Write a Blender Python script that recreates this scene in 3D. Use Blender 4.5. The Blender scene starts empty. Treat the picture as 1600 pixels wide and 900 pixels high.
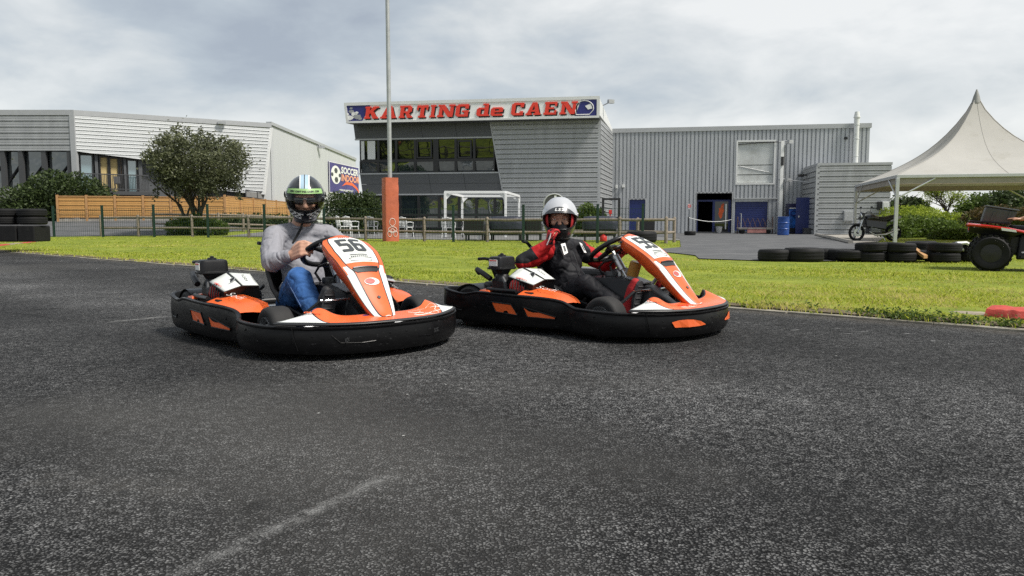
import bpy, bmesh, math, random
import numpy as np
from mathutils import Vector as V, Matrix, noise
R = math.radians
sc = bpy.context.scene
COL = sc.collection

# ------------------------------------------------------------------ camera
FPX, CAMZ, PITCH = 1150.0, 0.70, math.atan(102/1150)
cam = bpy.data.objects.new('camera', bpy.data.cameras.new('camera'))
COL.objects.link(cam)
cam.location = (0, 0, CAMZ)
cam.rotation_euler = (math.pi/2 - PITCH, 0, 0)
cam.data.sensor_width = 36
cam.data.lens = 36*FPX/1600
cam.data.clip_start = 0.05
cam.data.clip_end = 2000
sc.camera = cam

# ------------------------------------------------------------------ world: pale broken overcast
SUN_EL, SUN_AZ = R(54), R(116)          # azimuth clockwise from +Y
world = bpy.data.worlds.new('World'); sc.world = world; world.use_nodes = True
nt = world.node_tree; nt.nodes.clear()
def wn(t, **k):
    n = nt.nodes.new(t)
    for a, b in k.items(): setattr(n, a, b)
    return n
wout = wn('ShaderNodeOutputWorld')
sky = wn('ShaderNodeTexSky', sky_type='NISHITA', sun_disc=False, sun_elevation=SUN_EL, sun_rotation=SUN_AZ)
bg1 = wn('ShaderNodeBackground'); bg1.inputs[1].default_value = 0.11
nt.links.new(sky.outputs[0], bg1.inputs[0])
tc = wn('ShaderNodeTexCoord')
sep = wn('ShaderNodeSeparateXYZ'); nt.links.new(tc.outputs['Generated'], sep.inputs[0])
def wmath(op, a, b=None, clamp=False):
    n = wn('ShaderNodeMath', operation=op, use_clamp=clamp)
    for i, x in enumerate((a, b)):
        if x is None: continue
        if hasattr(x, 'is_output'): nt.links.new(x, n.inputs[i])
        else: n.inputs[i].default_value = x
    return n.outputs[0]
comb = wn('ShaderNodeMapping'); comb.inputs['Scale'].default_value = (1.0, 1.0, 2.3); nt.links.new(tc.outputs['Generated'], comb.inputs[0])
def wnoise(scale, detail, rough, dist=0.0, off=(0, 0, 0)):
    m = wn('ShaderNodeMapping'); m.inputs['Location'].default_value = off
    nt.links.new(comb.outputs[0], m.inputs[0])
    n = wn('ShaderNodeTexNoise'); n.inputs['Scale'].default_value = scale
    n.inputs['Detail'].default_value = detail; n.inputs['Roughness'].default_value = rough
    n.inputs['Distortion'].default_value = dist
    nt.links.new(m.outputs[0], n.inputs['Vector']); return n.outputs[0]
def wramp(x, stops):
    r = wn('ShaderNodeValToRGB'); nt.links.new(x, r.inputs[0])
    e = r.color_ramp.elements
    while len(e) < len(stops): e.new(0.5)
    for i, (p, c) in enumerate(stops):
        e[i].position = p; e[i].color = (*c, 1)
    return r.outputs[0]
big = wnoise(2.0, 8, 0.50, 0.25, (2.35, 0.4, 0.55))
fine = wnoise(6.5, 8, 0.55, 0.3, (7.3, 1.9, 0))
mixn = wmath('ADD', wmath('MULTIPLY', big, 0.72), wmath('MULTIPLY', fine, 0.28))
# clouds thin out and brighten toward the horizon
hz = wmath('POWER', wmath('SUBTRACT', 1.0, wmath('MULTIPLY', wmath('MAXIMUM', sep.outputs[2], 0.0), 1.9, True), True), 3.0)
val = wmath('ADD', mixn, wmath('MULTIPLY', hz, 0.28), True)
# the veil is brighter round the hidden sun
sd = wn('ShaderNodeVectorMath', operation='DOT_PRODUCT')
nt.links.new(tc.outputs['Generated'], sd.inputs[0])
sd.inputs[1].default_value = (math.sin(SUN_AZ)*math.cos(SUN_EL), math.cos(SUN_AZ)*math.cos(SUN_EL), math.sin(SUN_EL))
glow = wmath('POWER', wmath('MULTIPLY', wmath('ADD', sd.outputs['Value'], 1.0), 0.5, True), 3.0)
val = wmath('ADD', val, wmath('MULTIPLY', glow, 0.10), True)
ccol = wramp(val, [(0.47, (0.265, 0.295, 0.335)), (0.55, (0.335, 0.37, 0.40)), (0.62, (0.455, 0.475, 0.48)), (0.71, (0.595, 0.60, 0.59))])
bg2 = wn('ShaderNodeBackground'); bg2.inputs[1].default_value = 1.0
nt.links.new(ccol, bg2.inputs[0])
mx = wn('ShaderNodeMixShader'); mx.inputs[0].default_value = 0.90
nt.links.new(bg1.outputs[0], mx.inputs[1]); nt.links.new(bg2.outputs[0], mx.inputs[2])
nt.links.new(mx.outputs[0], wout.inputs[0])

sl = bpy.data.lights.new('sun', 'SUN'); sun = bpy.data.objects.new('sun', sl); COL.objects.link(sun)
sl.energy = 3.2; sl.angle = R(12); sl.color = (1.0, 0.95, 0.87)
sdir = V((math.sin(SUN_AZ)*math.cos(SUN_EL), math.cos(SUN_AZ)*math.cos(SUN_EL), math.sin(SUN_EL)))
sun.rotation_euler = sdir.to_track_quat('Z', 'Y').to_euler()
sun.location = (20, 10, 30)
sc.view_settings.view_transform = 'Standard'; sc.view_settings.look = 'None'
sc.view_settings.gamma = 1; sc.view_settings.exposure = 0.62
sc.view_settings.use_curve_mapping = False
sc.cycles.use_denoising = False
sc.cycles.max_bounces = 5; sc.cycles.diffuse_bounces = 3; sc.cycles.glossy_bounces = 3

# ------------------------------------------------------------------ helpers
def ray(px, py):
    u = (px-800)/FPX; v = (450-py)/FPX
    return V((u, math.cos(PITCH)+v*math.sin(PITCH), -math.sin(PITCH)+v*math.cos(PITCH)))
def at(px, py, Y):
    d = ray(px, py); return V((0, 0, CAMZ)) + d*(Y/d.y)
def gp(px, py, z=0.0):
    d = ray(px, py); return V((0, 0, CAMZ)) + d*((z-CAMZ)/d.z)
def xat(px, Y):                       # X of an image column at depth Y (level with the camera)
    return at(px, 348, Y).x
class Plane:                          # a vertical wall plane with u along it, n toward the camera
    def __init__(s, p, u):
        s.p = V((p[0], p[1], 0)); s.u = V((u[0], u[1], 0)).normalized()
        s.n = V((s.u.y, -s.u.x, 0))
        if s.n.y > 0: s.n = -s.n
    def uv(s, px, py):
        d = ray(px, py); o = V((0, 0, CAMZ))
        t = (s.p-o).dot(s.n)/d.dot(s.n); q = o+d*t
        return (q-s.p).dot(s.u), q.z
    def pt(s, u, z, w=0.0):
        q = s.p+s.u*u+s.n*w; return V((q.x, q.y, z))
OFF = {}
def offset_of(o):
    while o is not None:
        if o.name in OFF: return OFF[o.name]
        o = o.parent
    return V((0, 0, 0))
def empty(name, loc=(0, 0, 0), rz=0.0, world=True):
    o = bpy.data.objects.new(name, None); COL.objects.link(o)
    o.location = loc; o.rotation_euler = (0, 0, rz); o.empty_display_size = 0.2
    if world: OFF[o.name] = V(loc)
    return o
def tag(o, label, cat, group=None):
    o['label'] = label; o['category'] = cat
    if group: o['group'] = group
    return o
def thing(name, label, cat, loc=(0, 0, 0), rz=0.0, group=None, world=True):
    return tag(empty(name, loc, rz, world), label, cat, group)
def inst(name, mesh, parent, loc, rz=0.0):
    o = bpy.data.objects.new(name, mesh); COL.objects.link(o); o.parent = parent
    o.location = V(loc)-offset_of(parent); o.rotation_euler = (0, 0, rz); return o
def basis(ax):
    ax = V(ax).normalized(); t = V((0, 0, 1)) if abs(ax.z) < 0.9 else V((1, 0, 0))
    a = ax.cross(t).normalized(); return a, ax.cross(a).normalized(), ax
class MB:
    def __init__(s): s.v = []; s.f = []; s.m = []
    def add(s, vs, fs, mi=0):
        k = len(s.v); s.v += [V(p) for p in vs]
        for f in fs: s.f.append([i+k for i in f]); s.m.append(mi)
        return s
    def box(s, c, d, rz=0.0, mi=0, M=None):
        c = V(c); x, y, z = d[0]/2, d[1]/2, d[2]/2
        P = [V((a*x, b*y, e*z)) for e in (-1, 1) for a, b in ((-1, -1), (1, -1), (1, 1), (-1, 1))]
        if M is None: M = Matrix.Rotation(rz, 3, 'Z')
        return s.add([M @ p + c for p in P], [(3, 2, 1, 0), (4, 5, 6, 7), (0, 1, 5, 4), (1, 2, 6, 5), (2, 3, 7, 6), (3, 0, 4, 7)], mi)
    def hexa(s, b, t, mi=0):          # 4 bottom points, 4 top points
        return s.add(list(b)+list(t), [(3, 2, 1, 0), (4, 5, 6, 7), (0, 1, 5, 4), (1, 2, 6, 5), (2, 3, 7, 6), (3, 0, 4, 7)], mi)
    def slab(s, P, u0, u1, z0, z1, w0, w1, mi=0):   # box on a wall plane
        q = lambda u, z, w: P.pt(u, z, w)
        return s.hexa([q(u0, z0, w1), q(u1, z0, w1), q(u1, z0, w0), q(u0, z0, w0)],
                      [q(u0, z1, w1), q(u1, z1, w1), q(u1, z1, w0), q(u0, z1, w0)], mi)
    def prism(s, poly, vec, mi=0):
        n = len(poly); vec = V(vec); a = [V(p) for p in poly]
        fs = [tuple(range(n)), tuple(range(2*n-1, n-1, -1))]
        fs += [(i, (i+1) % n + 0, (i+1) % n+n, i+n) for i in range(n)]
        return s.add(a+[p+vec for p in a], [tuple(reversed(f)) for f in fs], mi)
    def cyl(s, p0, p1, r0, r1=None, n=12, caps=True, mi=0):
        r1 = r0 if r1 is None else r1
        p0, p1 = V(p0), V(p1); a, b, _ = basis(p1-p0); vs = []
        for p, r in ((p0, r0), (p1, r1)):
            for i in range(n):
                t = 2*math.pi*i/n; vs.append(p+(a*math.cos(t)+b*math.sin(t))*r)
        fs = [(i, (i+1) % n, (i+1) % n+n, i+n) for i in range(n)]
        if caps: fs += [tuple(range(n-1, -1, -1)), tuple(range(n, 2*n))]
        return s.add(vs, fs, mi)
    def tube(s, pts, r, n=8, closed=False, mi=0, flat=None):
        pts = [V(p) for p in pts]; m = len(pts); vs = []
        rr = r if isinstance(r, (list, tuple)) else [r]*m
        prev = None
        for i, p in enumerate(pts):
            if closed: d = pts[(i+1) % m]-pts[i-1]
            else: d = pts[min(i+1, m-1)]-pts[max(i-1, 0)]
            d.normalize()
            if prev is None: a, b, _ = basis(d)
            else:
                a = (prev-d*prev.dot(d)).normalized(); b = d.cross(a)
            prev = a
            for k in range(n):
                t = 2*math.pi*k/n; vs.append(p+(a*math.cos(t)+b*math.sin(t))*rr[i])
        fs = []
        for i in range(m if closed else m-1):
            j = (i+1) % m
            fs += [(i*n+k, i*n+(k+1) % n, j*n+(k+1) % n, j*n+k) for k in range(n)]
        if not closed: fs += [tuple(range(n-1, -1, -1)), tuple(range((m-1)*n, m*n))]
        return s.add(vs, fs, mi)
    def lathe(s, prof, c, axis=(0, 0, 1), n=20, mi=0, closed=False):
        a, b, ax = basis(axis); c = V(c); vs = []
        for r, h in prof:
            for k in range(n):
                t = 2*math.pi*k/n; vs.append(c+ax*h+(a*math.cos(t)+b*math.sin(t))*r)
        m = len(prof); fs = []
        for i in range(m if closed else m-1):
            j = (i+1) % m
            fs += [(i*n+k, i*n+(k+1) % n, j*n+(k+1) % n, j*n+k) for k in range(n)]
        if not closed: fs += [tuple(range(n-1, -1, -1)), tuple(range((m-1)*n, m*n))]
        return s.add(vs, fs, mi)
    def ell(s, c, r, n=16, m=10, mi=0, M=None):
        c = V(c); r = (r, r, r) if not hasattr(r, '__len__') else r
        vs = []; M = M or Matrix.Identity(3)
        for i in range(m+1):
            ph = math.pi*i/m
            for k in range(n):
                t = 2*math.pi*k/n
                vs.append(c+M @ V((r[0]*math.sin(ph)*math.cos(t), r[1]*math.sin(ph)*math.sin(t), r[2]*math.cos(ph))))
        fs = [(i*n+k, (i+1)*n+k, (i+1)*n+(k+1) % n, i*n+(k+1) % n) for i in range(m) for k in range(n)]
        return s.add(vs, fs, mi)
    def capsule(s, p0, p1, r0, r1, n=14, h=5):
        p0, p1 = V(p0), V(p1); a, b, d = basis(p1-p0); vs = []; rings = []
        for i in range(h+1):
            t = math.pi/2*(i/h); rings.append((p0-d*r0*math.cos(t), max(r0*math.sin(t), 1e-4)))
        for i in range(h+1):
            t = math.pi/2*(i/h); rings.append((p1+d*r1*math.sin(t), max(r1*math.cos(t), 1e-4)))
        for p, r in rings:
            for k in range(n):
                t = 2*math.pi*k/n; vs.append(p+(a*math.cos(t)+b*math.sin(t))*r)
        m = len(rings)
        fs = [(i*n+k, i*n+(k+1) % n, (i+1)*n+(k+1) % n, (i+1)*n+k) for i in range(m-1) for k in range(n)]
        fs += [tuple(range(n-1, -1, -1)), tuple(range((m-1)*n, m*n))]
        return s.add(vs, fs)
    def grid(s, rows, mi=0, mfun=None, closed=False):
        n = len(rows[0]); k = len(s.v)
        for r in rows: s.v += [V(p) for p in r]
        for i in range(len(rows)-1):
            for j in range(n if closed else n-1):
                j2 = (j+1) % n
                s.f.append([k+i*n+j, k+i*n+j2, k+(i+1)*n+j2, k+(i+1)*n+j])
                s.m.append(mfun(i, j) if mfun else mi)
        return s
    def mesh(s, name, mats, smooth=None, off=V((0, 0, 0)), fix=True):
        me = bpy.data.meshes.new(name)
        me.from_pydata([tuple(p-off) for p in s.v], [], s.f)
        for m in (mats if isinstance(mats, (list, tuple)) else [mats]): me.materials.append(m)
        me.polygons.foreach_set('material_index', s.m)
        if fix:
            bm = bmesh.new(); bm.from_mesh(me)
            bmesh.ops.recalc_face_normals(bm, faces=bm.faces); bm.to_mesh(me); bm.free()
        if smooth is not None:
            me.polygons.foreach_set('use_smooth', [True]*len(me.polygons))
            me.set_sharp_from_angle(angle=R(smooth))
        me.update(); return me
    def build(s, name, mats, parent=None, smooth=None, bevel=None, fix=True, seg=2):
        off = offset_of(parent) if parent is not None else V((0, 0, 0))
        o = bpy.data.objects.new(name, s.mesh(name, mats, smooth, off, fix)); COL.objects.link(o); o.parent = parent
        if bevel:
            b = o.modifiers.new('bevel', 'BEVEL'); b.width = bevel; b.segments = seg; b.limit_method = 'ANGLE'; b.angle_limit = R(35)
        return o
    def single(s, name, mats, label, cat, group=None, smooth=None, bevel=None, fix=True):
        lo = V((min(p.x for p in s.v), min(p.y for p in s.v), min(p.z for p in s.v)))
        hi = V((max(p.x for p in s.v), max(p.y for p in s.v), 0))
        c = V(((lo.x+hi.x)/2, (lo.y+hi.y)/2, lo.z))
        o = bpy.data.objects.new(name, s.mesh(name, mats, smooth, c, fix)); COL.objects.link(o); o.location = c
        OFF[o.name] = c
        if bevel:
            b = o.modifiers.new('bevel', 'BEVEL'); b.width = bevel; b.segments = 2; b.limit_method = 'ANGLE'; b.angle_limit = R(35)
        return tag(o, label, cat, group)
    def struct(s, name, mats, smooth=None, fix=True):
        o = s.build(name, mats, None, smooth, None, fix); o['kind'] = 'structure'; return o
def text_mb(txt, org, xd, yd, size, bold=0.0, shear=0.0, xs=1.0, align='CENTER', ext=0.0):
    cu = bpy.data.curves.new('t', 'FONT'); cu.body = txt; cu.size = size; cu.offset = bold
    cu.shear = shear; cu.align_x = align; cu.align_y = 'CENTER'; cu.resolution_u = 3
    o = bpy.data.objects.new('t', cu); COL.objects.link(o)
    dg = bpy.context.evaluated_depsgraph_get(); me = bpy.data.meshes.new_from_object(o.evaluated_get(dg))
    xd = V(xd).normalized(); yd = V(yd).normalized(); org = V(org); nn = xd.cross(yd)
    mb = MB()
    mb.add([org+xd*(v.co.x*xs)+yd*v.co.y+nn*ext for v in me.vertices], [tuple(p.vertices) for p in me.polygons])
    bpy.data.objects.remove(o); bpy.data.curves.remove(cu); bpy.data.meshes.remove(me)
    return mb
def catmull(pts, per=6, closed=False):
    pts = [V(p) for p in pts]; n = len(pts); out = []
    for i in range(n if closed else n-1):
        p0 = pts[i-1] if (closed or i > 0) else pts[0]*2-pts[1]
        p1 = pts[i]; p2 = pts[(i+1) % n]
        p3 = pts[(i+2) % n] if (closed or i+2 < n) else pts[-1]*2-pts[-2]
        for k in range(per):
            t = k/per
            out.append(0.5*((2*p1)+(p2-p0)*t+(2*p0-5*p1+4*p2-p3)*t*t+(3*p1-p0-3*p2+p3)*t**3))
    if not closed: out.append(pts[-1])
    return out
def smoothstep(a, b, x):
    t = min(1, max(0, (x-a)/(b-a))); return t*t*(3-2*t)

# ------------------------------------------------------------------ materials
MAT = {}
def mat(name, col, rough=0.6, metal=0.0, var=0.0, vscale=4.0, bump=0.0, bscale=60.0, spec=0.5, coat=0.0, dirt=None, dscale=3.0, dlo=0.55, dhi=0.75, stretch=None, trans=0.0, rvar=0.0):
    m = bpy.data.materials.new(name); m.use_nodes = True; N = m.node_tree.nodes; L = m.node_tree.links
    b = N['Principled BSDF']; b.inputs['Roughness'].default_value = rough; b.inputs['Metallic'].default_value = metal
    b.inputs['Specular IOR Level'].default_value = spec; b.inputs['Coat Weight'].default_value = coat
    b.inputs['Coat Roughness'].default_value = 0.08
    b.inputs['Base Color'].default_value = (*col, 1)
    tcn = N.new('ShaderNodeTexCoord'); src = tcn.outputs['Object']
    if stretch:
        mp = N.new('ShaderNodeMapping'); mp.inputs['Scale'].default_value = stretch; L.new(src, mp.inputs[0]); src = mp.outputs[0]
    def nz(scale, detail=5, rg=0.6):
        n = N.new('ShaderNodeTexNoise'); n.inputs['Scale'].default_value = scale; n.inputs['Detail'].default_value = detail
        n.inputs['Roughness'].default_value = rg; L.new(src, n.inputs['Vector']); return n.outputs[0]
    cur = None
    if var > 0:
        r = N.new('ShaderNodeValToRGB'); L.new(nz(vscale), r.inputs[0])
        e = r.color_ramp.elements; e[0].position = 0.3; e[1].position = 0.7
        e[0].color = (*[c*(1-var) for c in col], 1); e[1].color = (*[min(1, c*(1+var)) for c in col], 1)
        cur = r.outputs[0]
    if dirt:
        r = N.new('ShaderNodeValToRGB'); L.new(nz(dscale, 8, 0.7), r.inputs[0])
        e = r.color_ramp.elements; e[0].position = dlo; e[1].position = dhi; e[0].color = (0, 0, 0, 1); e[1].color = (1, 1, 1, 1)
        mxn = N.new('ShaderNodeMix'); mxn.data_type = 'RGBA'; L.new(r.outputs[0], mxn.inputs[0])
        if cur: L.new(cur, mxn.inputs[6])
        else: mxn.inputs[6].default_value = (*col, 1)
        mxn.inputs[7].default_value = (*dirt, 1); cur = mxn.outputs[2]
    if cur: L.new(cur, b.inputs['Base Color'])
    if rvar:
        mr = N.new('ShaderNodeMapRange'); L.new(nz(vscale*2.3, 6), mr.inputs[0])
        mr.inputs[1].default_value = 0.3; mr.inputs[2].default_value = 0.7
        mr.inputs[3].default_value = max(0.02, rough-rvar); mr.inputs[4].default_value = min(1, rough+rvar); L.new(mr.outputs[0], b.inputs['Roughness'])
    if bump > 0:
        bn = N.new('ShaderNodeBump'); bn.inputs['Strength'].default_value = 1.0; bn.inputs['Distance'].default_value = bump
        L.new(nz(bscale, 4), bn.inputs['Height']); L.new(bn.outputs[0], b.inputs['Normal'])
    if trans > 0:
        b.inputs['Transmission Weight'].default_value = trans
    MAT[name] = m; return m
def leafmat(name, c0, c1, trans=0.35, rough=0.55):
    m = bpy.data.materials.new(name); m.use_nodes = True; N = m.node_tree.nodes; L = m.node_tree.links
    b = N['Principled BSDF']; b.inputs['Roughness'].default_value = rough; b.inputs['Specular IOR Level'].default_value = 0.3
    at_ = N.new('ShaderNodeAttribute'); at_.attribute_name = 'tone'
    r = N.new('ShaderNodeValToRGB'); L.new(at_.outputs['Fac'], r.inputs[0])
    r.color_ramp.elements[0].color = (*c0, 1); r.color_ramp.elements[1].color = (*c1, 1)
    L.new(r.outputs[0], b.inputs['Base Color'])
    t = N.new('ShaderNodeBsdfTranslucent'); L.new(r.outputs[0], t.inputs[0])
    x = N.new('ShaderNodeMixShader'); x.inputs[0].default_value = trans
    L.new(b.outputs[0], x.inputs[1]); L.new(t.outputs[0], x.inputs[2]); L.new(x.outputs[0], N['Material Output'].inputs[0])
    MAT[name] = m; return m
def glassmat(name, tint, refl, rough=0.015, wave=0.0):
    m = bpy.data.materials.new(name); m.use_nodes = True; N = m.node_tree.nodes; L = m.node_tree.links; N.remove(N['Principled BSDF'])
    d = N.new('ShaderNodeBsdfDiffuse'); d.inputs[0].default_value = (*tint, 1)
    g = N.new('ShaderNodeBsdfGlossy'); g.inputs['Roughness'].default_value = rough; g.inputs[0].default_value = (0.9, 0.95, 0.95, 1)
    x = N.new('ShaderNodeMixShader'); x.inputs[0].default_value = refl
    L.new(d.outputs[0], x.inputs[1]); L.new(g.outputs[0], x.inputs[2]); L.new(x.outputs[0], N['Material Output'].inputs[0])
    if wave:
        t = N.new('ShaderNodeTexCoord'); n = N.new('ShaderNodeTexNoise'); n.inputs['Scale'].default_value = 0.9
        L.new(t.outputs['Object'], n.inputs['Vector']); bn = N.new('ShaderNodeBump'); bn.inputs['Distance'].default_value = wave
        L.new(n.outputs[0], bn.inputs['Height']); L.new(bn.outputs[0], g.inputs['Normal'])
    MAT[name] = m; return m
mat('orange', (0.74, 0.125, 0.028), 0.36, var=0.08, coat=0.15, rvar=0.12, dirt=(0.42, 0.13, 0.06), dscale=13, dlo=0.60, dhi=0.82)
mat('kart_white', (0.66, 0.68, 0.65), 0.5, var=0.05, coat=0.0, dirt=(0.42, 0.41, 0.38), dscale=8, dlo=0.6, dhi=0.85)
mat('black_line', (0.015, 0.015, 0.016), 0.4)
mat('bumper', (0.0055, 0.0055, 0.006), 0.36, rvar=0.14, var=0.2, vscale=6, spec=0.22, dirt=(0.075, 0.075, 0.078), dscale=26, dlo=0.61, dhi=0.80, stretch=(1, 1, 2.6), bump=0.0004, bscale=30)
mat('black_plastic', (0.008, 0.008, 0.009), 0.38, spec=0.35, rvar=0.1, bump=0.0006, bscale=120)
mat('black_metal', (0.018, 0.018, 0.019), 0.4, metal=0.3)
mat('rubber', (0.014, 0.0135, 0.0135), 0.75, var=0.3, vscale=12, bump=0.001, bscale=90, dirt=(0.07, 0.065, 0.06), dscale=6, dlo=0.58, dhi=0.8)
mat('rubber_old', (0.006, 0.006, 0.0065), 0.7, spec=0.3, var=0.35, vscale=9, bump=0.002, bscale=60, dirt=(0.022, 0.021, 0.02), dscale=5, dlo=0.58, dhi=0.8)
mat('steel', (0.55, 0.56, 0.57), 0.35, metal=0.9, var=0.1, vscale=20)
mat('chrome', (0.75, 0.76, 0.77), 0.18, metal=1.0)
mat('grey_plastic', (0.30, 0.31, 0.32), 0.45, var=0.08)
mat('dark_grey', (0.055, 0.057, 0.06), 0.5)
mat('red', (0.55, 0.025, 0.02), 0.4, var=0.1)
mat('print_dark', (0.045, 0.05, 0.055), 0.5)
mat('print_black', (0.01, 0.01, 0.012), 0.5)
mat('print_white', (0.78, 0.78, 0.76), 0.5)
mat('print_red', (0.74, 0.045, 0.022), 0.45)
mat('print_blue', (0.018, 0.022, 0.16), 0.45)
mat('print_orange', (0.78, 0.13, 0.03), 0.5)
mat('pink_scuff', (0.45, 0.10, 0.09), 0.5)
mat('foil', (0.85, 0.83, 0.78), 0.5)
mat('wood_tan', (0.45, 0.26, 0.09), 0.6)
# ------------------------------------------------------------------ terrain and paving
EN, EC = V((0.642, 0.767)), 5.77                       # the lawn edge: n.p = c
def edged(x, y): return EN.x*x+EN.y*y-EC
def G(x, y):
    d = edged(x, y); L = smoothstep(-1, -17, x)
    h = 0.20*L*smoothstep(0, 13, d)
    h += 0.60*smoothstep(29, 42, y)*smoothstep(-9, -18, x)
    return h
def ground_mat(name, cols, scale, bump):
    m = bpy.data.materials.new(name); m.use_nodes = True; N = m.node_tree.nodes; L = m.node_tree.links; b = N['Principled BSDF']
    b.inputs['Roughness'].default_value = 0.9; b.inputs['Specular IOR Level'].default_value = 0.2
    t = N.new('ShaderNodeTexCoord')
    n = N.new('ShaderNodeTexNoise'); n.inputs['Scale'].default_value = scale; n.inputs['Detail'].default_value = 9; n.inputs['Roughness'].default_value = 0.7
    L.new(t.outputs['Object'], n.inputs['Vector'])
    r = N.new('ShaderNodeValToRGB'); L.new(n.outputs[0], r.inputs[0]); e = r.color_ramp.elements
    while len(e) < len(cols): e.new(0.5)
    for i, (p, c) in enumerate(cols): e[i].position = p; e[i].color = (*c, 1)
    L.new(r.outputs[0], b.inputs['Base Color'])
    bn = N.new('ShaderNodeBump'); bn.inputs['Distance'].default_value = bump; L.new(n.outputs[0], bn.inputs['Height']); L.new(bn.outputs[0], b.inputs['Normal'])
    MAT[name] = m; return m
ground_mat('turf', [(0.3, (0.10, 0.13, 0.016)), (0.5, (0.17, 0.21, 0.024)), (0.62, (0.23, 0.26, 0.035)), (0.75, (0.27, 0.25, 0.06))], 1.3, 0.02)
ground_mat('concrete', [(0.3, (0.20, 0.185, 0.16)), (0.5, (0.30, 0.28, 0.25)), (0.7, (0.40, 0.38, 0.34))], 5, 0.006)
ground_mat('edge_concrete', [(0.3, (0.10, 0.095, 0.07)), (0.5, (0.24, 0.22, 0.18)), (0.7, (0.36, 0.34, 0.29))], 4, 0.01)
ground_mat('drive_asphalt', [(0.3, (0.075, 0.077, 0.081)), (0.5, (0.10, 0.102, 0.106)), (0.7, (0.14, 0.14, 0.142))], 1.2, 0.002)
ground_mat('patio_paving', [(0.3, (0.12, 0.12, 0.12)), (0.6, (0.17, 0.17, 0.165)), (0.7, (0.2, 0.2, 0.19))], 2.2, 0.004)

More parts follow.
